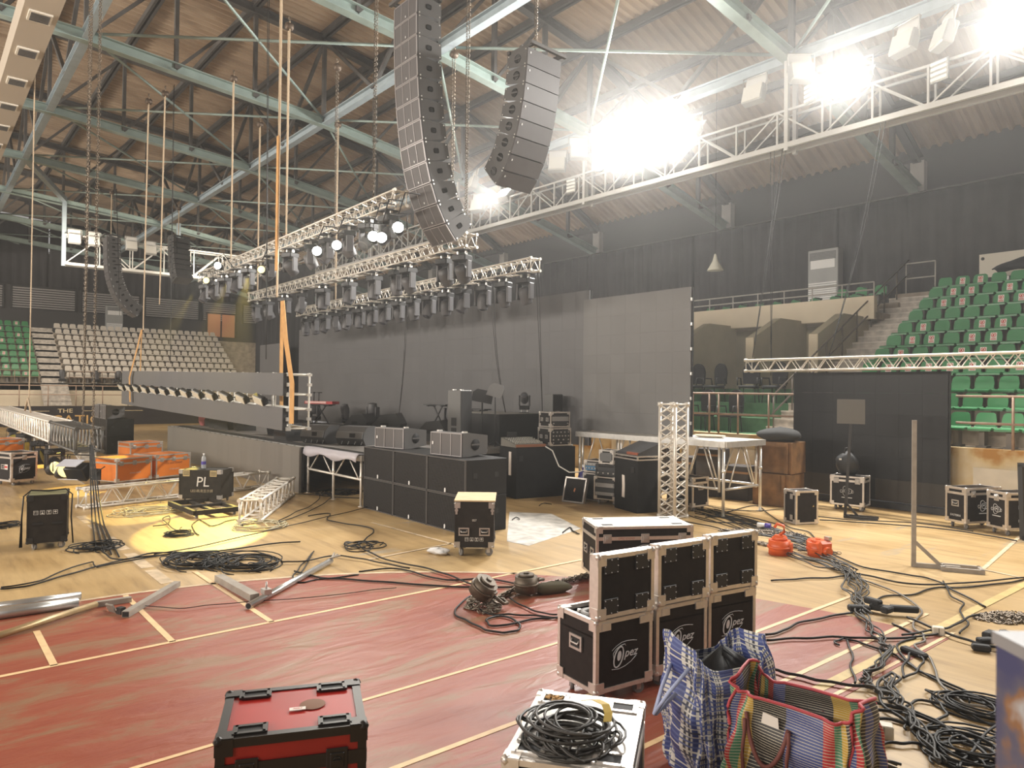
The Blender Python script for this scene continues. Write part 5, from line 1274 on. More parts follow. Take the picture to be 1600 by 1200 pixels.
rk1 = rack('amp_rack', 'silver-edged rack with knobs standing on the black mixer box, lower one', (*on(MIX, (.16, -.30, 0))[:2], 1.183), radians(80), .60, .55, .42, None, ((.09, M_UNIT, 5), (.09, M_UNIT, 6), (.09, M_UNIT, 4), (.06, M_UNIT, 3))); rk1.location.z = 1.196
rk2 = rack('amp_rack', 'silver-edged open rack on top of the knob rack, uppermost by the led wall', (*on(MIX, (.18, -.28, 0))[:2], 0), radians(80), .56, .52, .36, None, ((.05, M_UNIT, 0), (.12, M_UNITG, 0), (.10, M_UNIT, 2))); rk2.location.z = 1.196 + .445
for t, hh in ((rk1, .42), (rk2, .36)):
    for s in (-.12, .12): handle(t, side(.60 if t is rk1 else .56, .55 if t is rk1 else .52, hh, 0, 'l'), s, 0, None, .11, .09)
B2 = thing('lectern_box', 'black wooden box with a white paper strip, left of the truss tower', 'box', fit((-10.63, 11.78), radians(-15), .86, .62), radians(-15))
bx('box_body', (0, 0, .55), (.86, .62, 1.10), M('black_plywood', (.012, .0115, .0115), .65, var=.25, vscale=5, spec=.25), B2, .01)
m = MB(); edges(m, .88, .64, .09, 1.09, .028); m.build('edge_trim', M_EDGE, B2); bx('latch_plate', (.27, -.315, .88), (.12, .015, .12), M_BLACKM, B2)
m = MB(); m.prism([(-.13, .28), (-.03, .27), (-.02, .55), (-.035, .74), (-.13, .75), (-.12, .5)], .006, 'Y', -.318); m.build('paper_strip', M_STICK, B2)
c = thing('sloped_console', 'black sloped console with a reddish edge on the lectern box', 'mixer', on(B2, (.02, .0, 1.183)), radians(-15))
m = MB(); m.prism([(-.28, 0), (.28, 0), (.28, .26), (-.28, .05)], .78, 'X', -.39); m.build('console_body', M('console_dark', (.05, .05, .052), .45), c); bx('front_rest', (.18, -.27, .04), (.40, .04, .05), M('reddish_wood', (.28, .08, .04), .5), c)
# racks between the two boxes
rack('amp_rack', 'open silver-edged rack on casters between the two black boxes', fit((-11.24, 11.78), 0, 0, 0)[:2], radians(14), .55, .5, .50, .12, ((.08, M_UNIT, 0), (.10, M_UNITG, 2), (.10, M_UNIT, 0), (.08, M_UNITG, 2)))
t = rack('amp_rack', 'black rack on top of the caster rack, between the two black boxes', fit((-11.23, 11.82), 0, 0, 0)[:2], radians(14), .53, .5, .24, None, ((.09, M_UNIT, 0), (.08, M_UNIT, 4)), edge=M_BLACKM); t.location.z = .645
t = rack('amp_rack', 'silver-framed small case on top of the rack pile by the lectern box', fit((-11.15, 11.84), 0, 0, 0)[:2], radians(14), .36, .4, .30, None, ((.2, M('case_grey', (.12, .12, .12), .5), 0),)); t.location.z = .91
rack('amp_rack', 'open black rack with a silver rim standing beside the leaning lid', fit((-11.75, 11.95), 0, 0, 0)[:2], radians(12), .56, .5, .62, .02, ((.25, M_RUBBER, 0), (.2, M_RUBBER, 0)))
t = rack('amp_rack', 'small rack with a blue display unit on top of the open black rack', fit((-11.72, 11.95), 0, 0, 0)[:2], radians(12), .54, .45, .27, None, ((.07, M_UNITG, 4), (.11, M_UNITB, 6))); t.location.z = .668
t = thing('rack_cover', 'square black case lid with silver rim, leaning against the racks', 'case lid', (-11.62, 11.52, 0.015), (radians(-16), 0, radians(12)))
bx('panel', (0, 0, .27), (.55, .05, .54), M_BLACK, t); m = MB()
for x in (-1, 1): m.box((x * .27, 0, .27), (.035, .09, .57))
for z in (.0, .54): m.box((0, 0, z), (.57, .09, .035))
m.build('rim', M_EDGE, t); m = MB(); m.prism([(-.03, .25), (.0, .22), (.02, .30), (-.01, .32)], .005, 'Y', -.03); m.build('sticker_scrap', M('orange_sticker', (.7, .3, .15), .6), t)
b = thing('water_jug', 'blue and white water jug half hidden behind the small rack', 'jug', (-12.1, 12.35, 0))
m = MB(); m.lathe([(0, 0), (.14, 0), (.15, .05), (.15, .45), (.12, .55), (.05, .6), (.05, .66), (0, .66)], 14); m.build('body', M('blue_plastic', (.05, .045, .22), .35), b); m = MB(); m.lathe([(.055, .66), (.055, .72), (0, .72)], 10); m.build('cap', M('white_cap', (.8, .8, .8), .5), b); b.location.z = .05; bx('stand', (0, 0, -.02), (.3, .3, .05), M_BLACKM, b)
m = MB(); m.tube([on(MIX, (-.05, -.42, 1.20)), on(MIX, (.1, -.5, 1.1)), (-12.35, 11.75, .75), (-12.1, 11.85, .62), (-11.9, 11.95, .64), (-11.75, 12.02, .70)], .016, 6); o = m.build('white_cable', M('white_cable', (.62, .6, .55), .5)); tag(o, 'thick white cable hanging from the mixing console to the racks', 'cable')
# things behind the raised deck
for i, (x, y, z, s) in enumerate(((-8.75, 15.2, 0, (.85, .8, .72)), (-8.72, 15.25, .73, (.82, .75, .70)))):
    o = thing('wooden_crate', 'old brown wooden crate behind the raised deck, %s of its stack' % ('lower', 'upper')[i], 'crate', (x, y, z), .1, 'wooden crates behind the deck')
    bx('crate_body', (0, 0, s[2] / 2), s, M('old_brown_wood', (.17, .085, .03), .7, var=.4, vscale=4), o, .01)
    for k in (-1, 1): bx('batten', (k * .3, -.42, s[2] / 2), (.08, .03, s[2] - .02), M('old_brown_wood', (.17, .085, .03), .7), o)
bk = thing('black_cover', 'black cloth cover bundled over the stacked wooden crates', 'cover', (-8.72, 15.2, 1.435), .1); blob('cloth', M('black_cloth2', (.02, .02, .02), .85), bk, .50, .46, .32, 8, .05)
for i, x in enumerate((-12.0, -11.2, -10.5, -9.72)):
    o = thing('speaker_carton', 'dark box in the shadow under the raised deck, %s from the left' % ORD[i], 'box', (x, 15.2, 0), .05 * i, 'dark boxes behind the deck'); hh = (1.1, .9, 1.15, .8)[i]
    bx('box_body', (0, 0, hh / 2), (.62, .55, hh), M('dark_box', (.035, .028, .024), .7, var=.3), o, .01); bx('tape', (0, -.28, hh - .15), (.62, .01, .05), M('brown_tape', (.25, .13, .05), .6), o)
# leaning dark frame, tall post with foot, pole with square board
t = thing('leaning_frame', 'dark rectangular metal frame leaning at the right edge', 'frame', (-3.98, 14.95, 0), (radians(-3), radians(-4), radians(-18)))
for c, s in (((0, 0, .66), (.08, .06, 1.30)), ((1.2, 0, .66), (.08, .06, 1.30)), ((.6, 0, .04), (1.2, .06, .08)), ((.6, 0, 1.31), (1.28, .06, .07)), ((.6, 0, .62), (1.12, .05, .06))): bx('frame_bar', c, s, M_BLACKM, t)
M_POST = M('raw_grey_post', (.30, .265, .225), .55, .2, var=.15, vscale=8)
t = thing('steel_post', 'tall raw steel post on an angled foot, standing on the yellow floor', 'post', (-4.37, 11.33, 0), radians(28))
bx('upright', (0, 0, 1.07), (.06, .06, 2.14), M_POST, t); bx('foot_bar', (.28, 0, .03), (.62, .055, .06), M_POST, t); m = MB(); bar(m, (.02, 0, .36), (.34, 0, .05), .05); m.build('brace', M_POST, t)
for y in (-.13, .13): bx('foot_rail', (.60, y, .03), (.52, .05, .06), M_POST, t)
bx('foot_end', (.84, 0, .03), (.05, .3, .06), M_POST, t); bx('foot_end', (.36, 0, .03), (.05, .3, .06), M_POST, t)
t = thing('board_stand', 'dark pole with a square grey board on top, before the black screen', 'stand', (-7.0, 14.73, 0), radians(20))
m = MB(); bar(m, (0, 0, 0), (.10, 0, 1.95), .055); m.build('pole', M_BLACKM, t); bx('board', (.10, -.03, 2.16), (.52, .03, .50), M('grey_board', (.10, .095, .085), .6), t)
for y in (-.12, .12): bx('foot_bar', (.30, y, .025), (.62, .05, .05), M_BLACKM, t)
bx('foot_bar', (.05, 0, .025), (.05, .29, .05), M_BLACKM, t); m = MB(); bar(m, (.01, 0, .3), (.25, 0, .03), .04); m.build('brace', M_BLACKM, t)
# ================================================================ STAGE GEAR
def wedge(label, x, y, z, rz, s=1., mat=None):
    t = thing('stage_monitor', label, 'speaker', (x, y, z), rz, 'floor monitors on the stage')
    m = MB(); m.prism([(-.30, 0), (.30, 0), (.30, .16), (.08, .40), (-.22, .44), (-.34, .22)], .66, 'X', -.33); m.build('cabinet', mat or M('monitor_black', (.035, .033, .032), .5), t)
    m = MB(); m.M = Matrix.Translation((0, .195, .285)) @ Matrix.Rotation(-radians(47.5), 4, 'X'); m.box((0, 0, 0), (.58, .30, .02)); m.build('grille', M('monitor_grille', (.02, .02, .02), .6), t)
    for x_ in (-.331, .331): bx('handle_recess', (x_, 0, .2), (.006, .16, .08), M_RUBBER, t)
    t.scale = (s, s, s); return t
Z1 = 1.105
def round_wedge(label, P, rz):
    t = thing('stage_monitor', label, 'speaker', (*P, Z1), rz, 'large floor monitors by the stage edge')
    m = MB(); m.sm = True; pr = [(-.30, .04), (-.38, .18), (-.34, .32), (-.20, .46), (.16, .47), (.34, .30), (.36, .06), (.30, 0), (-.26, 0)]
    m.sm = False; m.prism(pr, .84, 'X', -.42); m.build('cabinet', M('monitor_grey', (.075, .073, .072), .4), t)
    m = MB(); m.M = Matrix.Translation((0, -.37, .25)) @ Matrix.Rotation(radians(-14), 4, 'X'); m.bbox((0, 0, 0), (.80, .03, .18), .012); m.build('front_lip', M('monitor_lip', (.16, .155, .15), .45), t)
    bx('connector_plate', (.10, -.395, .25), (.16, .012, .10), M_RUBBER, t)
    for x_ in (-.3, -.1, .1, .3): m = MB(); m.cyl((x_, -.30, .02), (x_ + .06, -.33, .10), .012, n=5); m.build('reflex_rib', M_LOGO, t)
    m = MB(); m.box((0, -.28, .075), (.72, .05, .13)); m.build('port_shadow', M_RUBBER, t)
    return t
round_wedge('large grey floor monitor near the stage edge, left of the pair', (-17.55, 8.25), .35); round_wedge('large grey floor monitor near the stage edge, right of the pair', (-16.55, 8.75), .45)
for i, (x, y, rz) in enumerate(((-26.9, 8.6, .3), (-25.9, 8.4, .1), (-24.9, 8.3, .4), (-23.9, 8.5, -.2), (-21.0, 8.6, .2), (-19.9, 8.4, .3), (-18.75, 7.9, .1))):
    wedge('black floor monitor under the led ribbon, %s from the left' % ORD[i], x, y, Z1, rz)
wedge('black floor monitor at the back of the stage, right of the red keyboard', -22.4, 11.9, Z1, 2.2, 1.3); wedge('black floor monitor behind the large pair, by the low lamp', -20.0, 11.6, Z1, 2.4, 1.5); wedge('black floor monitor behind the left line array box', -16.9, 11.3, Z1, 2.2, 1.3)
def stage_box(name, lab, x, y, z, s, rz, mat, cat='box'):
    t = thing(name, lab, cat, (x, y, z), rz); bx('box_body', (0, 0, s[2] / 2), s, mat, t, .01); bx('top_edge', (0, 0, s[2] + .006), (s[0], s[1], .012), M('grey_edge', (.25, .24, .22), .6), t); return t
stage_box('drum_riser', 'black platform on the stage, right of the tall speaker', -15.3, 12.2, Z1, (2.0, 1.4, .80), 0, M('riser_black', (.012, .0115, .0115), .7, var=.2), 'platform')
t = thing('tall_speaker', 'tall narrow grey speaker column standing on the stage', 'speaker', (-14.65, 10.35, Z1), radians(14))
m = MB(); m.bbox((0, .22, .70), (.42, .44, 1.40), .01); m.build('cabinet', M('grey_speaker', (.10, .098, .094), .5), t); bx('grille', (.214, .22, .70), (.012, .40, 1.36), M_RUBBER, t)
for z, h in ((.62, .20), (.42, .10)): bx('handle_recess', (0, -.003, z), (.16, .012, h), M_RUBBER, t)
for x_ in (-.12, .12): bx('top_bracket', (x_, .15, 1.41), (.05, .10, .03), M_ALU, t)
t = thing('tall_speaker', 'grey speaker column half hidden behind the rack pile by the led wall', 'speaker', (-13.9, 13.0, 1.53), 0)
m = MB(); m.bbox((0, 0, .45), (.34, .36, .90), .01); m.build('cabinet', M('grey_speaker', (.10, .098, .094), .5), t); bx('grille', (.174, 0, .45), (.01, .34, .86), M_RUBBER, t); bx('base', (0, 0, -.2), (.5, .4, .43), M_BLACKM, t)
def xstand(lab, x, y, z, rz, h=.85, w=.7, kb=None, g=None):
    t = thing('keyboard_stand', lab, 'stand', (x, y, z), rz, g)
    for sx in (-1, 1):
        m = MB(); bar(m, (-sx * w * .35, -.12 * sx, 0.02), (sx * w * .35, -.12 * sx, h), .035); m.build('leg', M_BLACKM, t)
    for sx in (-1, 1):
        bx('foot', (sx * w * .35, 0, .02), (.05, .42, .04), M_BLACKM, t); bx('arm', (sx * w * .35, 0, h), (.05, .42, .035), M_BLACKM, t)
    bx('table_top', (0, 0, h + .03), (w * 1.15, .35, .03), M_BLACKM, t); return t
xstand('black folding table stand left of the moving head on the stage', -18.4, 12.4, Z1, .3, .92, .75); xstand('black folding table stand between the moving head and the tall speaker', -16.95, 12.75, Z1, .3, .82, .75)
t = xstand('black keyboard stand with four legs under the red keyboard', -25.0, 11.7, Z1, .35, .78, .9)
k = thing('keyboard', 'red stage keyboard with pale keys on a black stand', 'keyboard', (-25.0, 11.7, Z1 + .84), .35)
bx('case', (0, 0, .05), (1.4, .36, .10), M('red_keyboard', (.42, .03, .03), .4), k); bx('keybed', (-.12, -.185, .06), (1.05, .02, .07), M('keys_pale', (.7, .42, .38), .4), k)
for x_ in (-.5, -.25): m = MB(); m.cyl((x_, .1, .1), (x_, .1, .42), .018, n=6); m.box((x_, .1, .42), (.12, .2, .03)); m.build('upper_stand', M_BLACKM, k)
def music_stand(lab, x, y, z, rz, mat, h=1.1):
    t = thing('music_stand', lab, 'stand', (x, y, z), rz, 'music stands on the stage')
    m = MB(); m.cyl((0, 0, .02), (0, 0, h), .018, n=6); m.build('pole', M_BLACKM, t)
    for a in (0, 2.1, 4.2): m = MB(); m.cyl((0, 0, .16), (.28 * cos(a), .28 * sin(a), .01), .012, n=5); m.build('leg', M_BLACKM, t)
    m = MB(); m.M = Matrix.Translation((0, 0, h + .13)) @ Matrix.Rotation(-.35, 4, 'X') @ Matrix.Rotation(.2, 4, 'Y'); m.prism([(-.26, -.14), (.26, -.14), (.26, .10), (.16, .20), (-.16, .20), (-.26, .10)], .012, 'Y', -.006); m.build('desk', mat, t)
    return t
music_stand('dark music stand right of the tall speaker', -14.55, 11.15, Z1, 1.0, M_BLACKM); music_stand('grey music stand nearest the mixing console', -13.98, 11.12, Z1, .2, M('grey_desk', (.10, .098, .097), .5), 1.25)
for i, (x, y, z, rz, ti, lb, s) in enumerate(((-27.6, 12.6, Z1, .4, .15, 'moving head lamp on the stage floor by the red keyboard', 1.25), (-25.3, 12.8, Z1, -.2, .2, 'moving head lamp on the stage floor, second from the red keyboard', 1.2),
        (-22.8, 12.6, Z1 + .02, .3, .1, 'moving head lamp on the stage floor, third from the red keyboard', 1.3), (-17.6, 12.4, Z1, .5, -.2, 'moving head lamp on the stage between two table stands', 1.5), (-14.6, 12.6, Z1 + .82, .8, .9, 'small moving head lamp on top of the black platform', .8))):
    o = stand_head(x, y, z, rz, ti, lb, s); o.location.z = z + .10 * s + .002
for i, py in enumerate((7.65, 9.55, 10.95)):
    o = stand_head(-54.98, py, 2.75, .3 * i, .1, 'moving head lamp on the cream ledge of the far stand, %s from the left' % ORD[i], 1.3, 'moving heads on the far ledge'); o.location.z = 2.665 + .10 * 1.3; o.rotation_euler = (pi, 0, .3 * i)
m = MB(); r6 = random.Random(11)
for k in range(5):
    pts = []
    for i in range(30): pts.append((-27.5 + i * .475, 7.42 + .05 * k + .03 * r6.uniform(-1, 1), Z1 + .012 + .008 * (k % 2)))
    m.tube(pts, .014, 4)
o = m.build('cable_loom', M_CABLE); o['kind'] = 'stuff'; tag(o, 'loom of black cables running along the front edge of the stage', 'cable', None, 'stuff')
m = MB(); ptsl = []
nx = 14; vs = []; fs = []
for i in range(nx + 1):
    x = -16.45 + i * .19
    for j, (yy, z) in enumerate(((7.55, Z1 + .01), (7.30, Z1 + .02), (7.25, Z1 - .06 - .03 * sin(i * 1.3)), (7.24, Z1 - .15 - .05 * sin(i * .9)))): vs.append((x, yy, z))
for i in range(nx):
    for j in range(3): a = i * 4 + j; fs.append((a, a + 4, a + 5, a + 1))
m.sm = True; m.add(vs, fs); o = m.build('plastic_sheet', M('translucent_plastic', (.55, .52, .56), .3, alpha=.8)); mo = o.modifiers.new('t', 'SOLIDIFY'); mo.thickness = .006; tag(o, 'crumpled clear plastic sheet draped over the stage edge by the bare legs', 'sheet')
t = thing('backpack', 'pink bag at the far left end of the stage', 'bag', (-27.6, 8.3, Z1), .2); blob('bag_body', M('pink_fabric', (.55, .16, .17), .7), t, .24, .16, .5, 5); m = MB(); m.tube([(-.05, 0, .48), (0, 0, .58), (.06, 0, .48)], .015, 5); m.build('handle', M('pink_fabric', (.55, .16, .17), .7), t)
# ================================================================ TRUSS AND LAMPS NEAR THE FLOOR AT LEFT
FA = box_truss('floor_truss', 'aluminium box truss lying on the floor behind the PL case', (-17.0, 2.75, .21), (-18.0, 6.9, .21), .36, .46, r=.026, rb=.013, plates=False)
FB = box_truss('floor_truss', 'short aluminium box truss lying end-on beside the PL case', (-13.45, 4.9, .22), (-16.3, 6.75, .22), .38, .40, r=.028, rb=.014, plates=False)
FC = box_truss('floor_truss', 'far aluminium truss piece lying by the speaker stack', (-27.5, 4.6, .25), (-30.5, 4.9, .25), .44, .5, r=.03, rb=.016, plates=False)
r7 = random.Random(21)
def par(lab, p, rz, tilt, lit=False, s=1.):
    t = thing('par_lamp', lab, 'stage light', p, rz, 'lamps under the lowered truss')
    R = Matrix.Rotation(tilt, 4, 'X')
    m = MB(); m.M = R; m.lathe([(0, .30 * s), (.11 * s, .28 * s), (.15 * s, .16 * s), (.19 * s, 0), (.175 * s, 0)], 14, axis='Y'); m.build('housing', M_BLACKM, t)
    m = MB(); m.M = R; m.lathe([(.175 * s, .02), (0, .012)], 14, axis='Y'); m.build('lens', M_GLOWW if lit else M('amber_lens', (.45, .38, .08), .2), t)
    m = MB(); m.tube([(-.21 * s, .12, 0), (-.21 * s, .12, .34), (.21 * s, .12, .34), (.21 * s, .12, 0)], .014, 5); m.cyl((0, .12, .34), (0, .12, .45), .02, n=6); m.build('bracket', M_BLACKM, t); bx('mount_bar', (0, .12, .45), (.66, .05, .02), M_BLACKM, t)
    return t
par('lit round lamp under the lowered truss, left of the lit pair', (-20.4, 2.75, .525), radians(118), -.35, True, .95); par('lit round lamp under the lowered truss, right of the lit pair', (-19.6, 2.8, .52), radians(112), -.45, True, .9)
for i, x in enumerate((-32.2, -30.6, -28.7, -26.8, -25.2, -23.6, -22.2)):
    if i % 2: par('dark round lamp under the lowered truss, %s from the left' % ORD[i // 2], (x, 2.85, .575 - .0078 * (x + 28)), radians(60 + 20 * i), -.3, False, 1.15)
    else: hang_head(x, 2.95, .86 - .0078 * (x + 22), .3 * i, .4 - .2 * i, 'moving head lamp under the lowered truss, %s from the left' % ORD[i // 2], 'moving heads under the lowered truss', 1.15)
t = thing('barndoor_lamp', 'black floodlight with open pale barn doors under the near end of the lowered truss', 'stage light', (-19.0, 3.0, .55), radians(40))
m = MB(); m.M = Matrix.Rotation(.5, 4, 'X'); m.bbox((0, 0, 0), (.50, .30, .34), .02); m.build('housing', M_BLACKM, t)
for k, (c, s, r) in enumerate((((0, -.26, .22), (.52, .30, .015), .45), ((0, -.22, -.20), (.50, .26, .015), -.5))): m = MB(); m.box(c, s, Matrix.Rotation(r, 3, 'X')); m.build('barn_door', M('pale_flag', (.55, .56, .62), .4), t)
for k in range(5): bx('cooling_fin', (-.18 + k * .09, .20, .0), (.02, .10, .32), M_BLACKM, t)
m = MB(); m.tube([(-.3, 0, 0), (-.3, 0, .38), (.3, 0, .38), (.3, 0, 0)], .016, 5); m.build('bracket', M_BLACKM, t)
bx('colour_flag', (.42, .02, -.05), (.26, .03, .26), M_BLACKM, t); m = MB(); m.cyl((.15, 0, -.2), (.75, -.1, .15), .012, n=5); m.build('rod', M_BLACKM, t)
for p, q, e, an in (((-20.6, 7.35, 5.7), G(322, 825), 9000, 13), ((-22.4, 7.35, 5.7), G(225, 798), 6000, 11), ((-25.7, 7.35, 5.7), G(112, 767), 8000, 11), ((-26.6, 7.35, 5.7), G(85, 728), 8000, 11)):
    lamp('yellow_spot_beam', 'SPOT', p, q, e, (1, .76, .16), .05, an, .15)
# ================================================================ HOISTS, CHAINS, ROPES
_cl = {}
def chain_pts(m, p, q, pitch=.05, w=.028, r=.007):
    p, q = Vector(p), Vector(q); d = q - p; L = d.length; n = max(1, int(L / pitch)); rot = d.to_track_quat('Z', 'Y').to_matrix()
    for i in range(n):
        c = p + d * ((i + .5) / n); a = (pi / 2) * (i % 2); R = rot @ Matrix.Rotation(a, 3, 'Z'); h = pitch * .62
        P = [c + R @ Vector(v) for v in ((-w / 2, 0, -h * .6), (0, 0, -h), (w / 2, 0, -h * .6), (w / 2, 0, h * .6), (0, 0, h), (-w / 2, 0, h * .6))]
        m.tube(P, r, 3, True)
def hanger(name, lab, x, y, z0, z1, kind='rope', off=(0, 0), grp=None, hoist=True, sw=.0):
    t = thing(name, lab, 'rope' if kind == 'rope' else 'chain', (x, y, z1), 0, grp)
    if kind == 'rope':
        for i, o in enumerate((-.05, .05)):
            m = MB(); m.cyl((o, 0, 0), (o * .4 + off[0], off[1], z0 - z1), .017, n=5); m.build('rope_fall', M_ROPE, t)
    elif kind == 'cable':
        for i, o in enumerate((-.06, .05)):
            m = MB(); N = 12; m.tube([(o * (1 - k / N) + off[0] * k / N + sw * sin(pi * k / N), off[1] * k / N, (z0 - z1) * k / N) for k in range(N + 1)], .009, 5); m.build('cable_fall', M_CABLE, t)
    else:
        for i, o in enumerate((-.07, .02, .08)[:2 if kind == 'chain2' else 3]):
            m = MB(); chain_pts(m, (o, .02 * i, 0), (o * .5 + off[0], off[1], z0 - z1 + .25 * i), .06, .036, .008); m.build('chain_fall', M_CHAIN, t)['kind'] = 'stuff'
    if hoist:
        m = MB(); m.lathe([(0, -.10), (.09, -.10), (.11, -.05), (.11, .05), (.09, .10), (0, .10)], 10, (0, 0, -.12), 'Y'); m.build('pulley_block', M('hoist_brown', (.12, .085, .06), .5, .4), t)
        m = MB(); m.tube([(0, 0, .0), (.05, 0, .06), (.04, 0, .14), (-.03, 0, .16), (-.05, 0, .10)], .018, 5); m.build('hook', M_CHAIN, t)
    return t
def ctop(y): return ZBOT(y) - .22
hanger('rope_hoist', 'tan rope hanging from the roof to a bridle on the lowered truss, at far left', -28.15, 3.0, 2.10, ctop(3), 'rope')
m = MB()
for s in (-1, 1): m.tube([(-28.15, 2.97, 2.10), (-28.15 + s * .75, 2.97, 1.665 - .006 * s)], .03, 5)
o = m.build('bridle', M_ROPE); tag(o, 'two-legged rope bridle on the lowered truss', 'rope')
hanger('chain_hoist', 'long chains hanging from the roof to the near end of the lowered truss', -19.2, 3.1, 1.60, ctop(3.1), 'chain')
hanger('chain_hoist', 'slack chain hanging beside the near end of the lowered truss, down to the floor', -18.3, 3.15, .35, ctop(3.1), 'chain2')
hanger('rope_hoist', 'rope fall with block above the left end of the led ribbon', -28.3, 6.45, 4.55, ctop(6.4), 'rope', (-.25, 0)); hanger('rope_hoist', 'second rope fall above the left end of the led ribbon', -27.1, 6.7, 5.4, ctop(6.7), 'rope', (-.3, 0)); hanger('cable_drop', 'thin cables dropping above the left end of the led ribbon', -26.4, 6.8, 3.3, ctop(6.8), 'cable', (.1, 0), hoist=False)
hanger('rope_hoist', 'rope fall to the left quarter of the front lighting truss', -24.0, 8.0, 6.62, ctop(8), 'rope'); hanger('rope_hoist', 'rope fall to the middle of the front lighting truss', -19.5, 8.0, 6.70, ctop(8), 'rope'); hanger('chain_hoist', 'brown chain fall to the right end of the front lighting truss', -14.55, 8.0, 6.75, ctop(8), 'chain2')
hanger('rope_hoist', 'rope fall to the left end of the middle lighting truss', -27.0, 10.0, 6.12, ctop(10), 'rope'); hanger('chain_hoist', 'chain fall to the middle of the middle lighting truss', -20.6, 10.0, 6.14, ctop(10), 'chain2'); hanger('chain_hoist', 'brown chain fall to the right end of the middle lighting truss', -13.75, 10.0, 6.18, ctop(10), 'chain2')
hanger('rope_hoist', 'rope fall to the left third of the lowest lighting truss', -24.6, 12.0, 5.74, ctop(12), 'rope'); hanger('chain_hoist', 'chain fall to the right third of the lowest lighting truss', -17.2, 12.0, 5.80, ctop(12), 'chain2')
hanger('chain_hoist', 'chain fall holding the tall twelve-box line array', -13.28, 8.27, 10.92, ctop(8.2), 'chain2'); hanger('chain_hoist', 'chain fall holding the shorter eight-box line array', -11.55, 10.187, 9.76, ctop(10.2), 'chain2')
hanger('rope_hoist', 'ropes holding the distant line array at far left', -42.3, 7.95, 10.39, ctop(8), 'rope'); hanger('rope_hoist', 'rope holding the distant short line array', -42.36, 11.265, 10.84, ctop(11), 'rope')
hanger('cable_drop', 'black cables dropping behind the distant line array', -40.9, 7.9, 6.0, 12.5, 'cable', (1.2, 0), hoist=False)
hanger('rope_hoist', 'tan strap and block holding the right end of the led ribbon', -16.2, 6.45, 4.6, ctop(6.4), 'rope', (.0, 0))
hanger('cable_drop', 'thin cables dropping at the right end of the led ribbon', -17.4, 6.6, 3.2, ctop(6.5), 'cable', (.2, 0), hoist=False)
hanger('cable_drop', 'black cables falling from the catwalk to the left end of the horizontal truss', -10.35, 18.16, 3.40, 9.17, 'cable', (.28, -1.93), hoist=False); hanger('cable_drop', 'black cables falling from the catwalk to the middle of the horizontal truss', -7.75, 18.16, 3.42, 9.17, 'cable', (-.35, -1.93), hoist=False, sw=.1)
hanger('cable_drop', 'thin pale lines hanging beside the led wall end, before the beige walls', -10.7, 18.16, 3.0, 9.17, 'cable', (0, 0), hoist=False)
hanger('cable_drop', 'black cables hanging in front of the led wall, left of the tall speaker', -15.9, 12.5, 1.13, 5.5, 'cable', (.9, 0), hoist=False, sw=-.2); hanger('cable_drop', 'black cables hanging before the led wall near its upper right step', -13.8, 12.3, 1.95, 5.6, 'cable', (.25, 0), hoist=False)
hanger('cable_drop', 'thin silver-flecked cable hanging before the middle of the led wall', -20.3, 12.4, 1.13, 5.6, 'cable', (-.5, 0), hoist=False, sw=.15)
t = thing('bell_lamp', 'small pale cone-shaped lamp hanging before the back curtain', 'lamp', (-14.2, 20.6, 6.6)); m = MB(); m.lathe([(.03, .55), (.10, .30), (.26, .02), (.27, 0), (.0, .02)], 14); m.build('shade', M('pale_shade', (.62, .6, .5), .5), t); m = MB(); m.cyl((0, 0, .5), (0, 0, 7.22), .008, n=4); m.build('cord', M_CABLE, t)
# hoists lying on the floor
def hoist_floor(lab, p, rz, mat, s=1., lean=0., hook=True):
    t = thing('chain_block', lab, 'hoist', p, (0, lean, rz)); r = .11 * s
    m = MB(); m.cyl((0, 0, 0), (0, 0, .15 * s), r, n=18); m.cyl((0, 0, .15 * s), (0, 0, .175 * s), r * .7, n=14); m.cyl((0, 0, .175 * s), (0, 0, .19 * s), r * .25, n=8); m.box((r * .9, 0, .075 * s), (r * .5, r * .7, .1 * s)); m.build('gear_housing', mat, t)
    m = MB(); m.cyl((0, 0, .066 * s), (0, 0, .09 * s), r * 1.12, n=18); m.build('rim', mat, t)
    if hook: m = MB(); m.tube([(r, 0, .08 * s), (r * 1.5, 0, .09 * s), (r * 2.1, .03, .08 * s), (r * 2.2, .10 * s, .07 * s), (r * 1.7, .13 * s, .06 * s), (r * 1.5, .09 * s, .06 * s)], .016 * s, 6); m.build('hook', mat, t)
    return t
M_HB = M('greasy_brown_iron', (.11, .085, .06), .5, .5, var=.3, vscale=12)
def pile(name, lab, c, sx, sy, sz, n, seed, mat, grp=None, pitch=.04, rz=0.):
    rr = random.Random(seed); m = MB()
    for k in range(n):
        a = rr.uniform(0, 2 * pi); q = sqrt(rr.random()); x, y = sx * q * cos(a), sy * q * sin(a); z = sz * (1 - q * q) * rr.random() + .012
        x, y = x * cos(rz) - y * sin(rz), x * sin(rz) + y * cos(rz)
        R = Matrix.Rotation(rr.uniform(0, 6.3), 3, 'Z') @ Matrix.Rotation(rr.uniform(-.9, .9), 3, 'X'); w, h = pitch * .5, pitch * .9
        P = [Vector((c[0] + x, c[1] + y, c[2] + z)) + R @ Vector(v) for v in ((-w, -h * .5, 0), (0, -h, 0), (w, -h * .5, 0), (w, h * .5, 0), (0, h, 0), (-w, h * .5, 0))]
        m.tube(P, .008, 3, True)
    o = m.build(name, mat); return tag(o, lab, 'chain', grp, 'stuff')
p = G(748, 952); hoist_floor('greasy brown chain block tipped on its side on the red floor', (p.x, p.y, .17), .5, M_HB, 1.25, .6); pile('chain_pile', 'rusty chain heaped around the tipped brown chain block', (p.x + .0, p.y + .06, 0), .26, .18, .18, 110, 3, M_CHAIN)
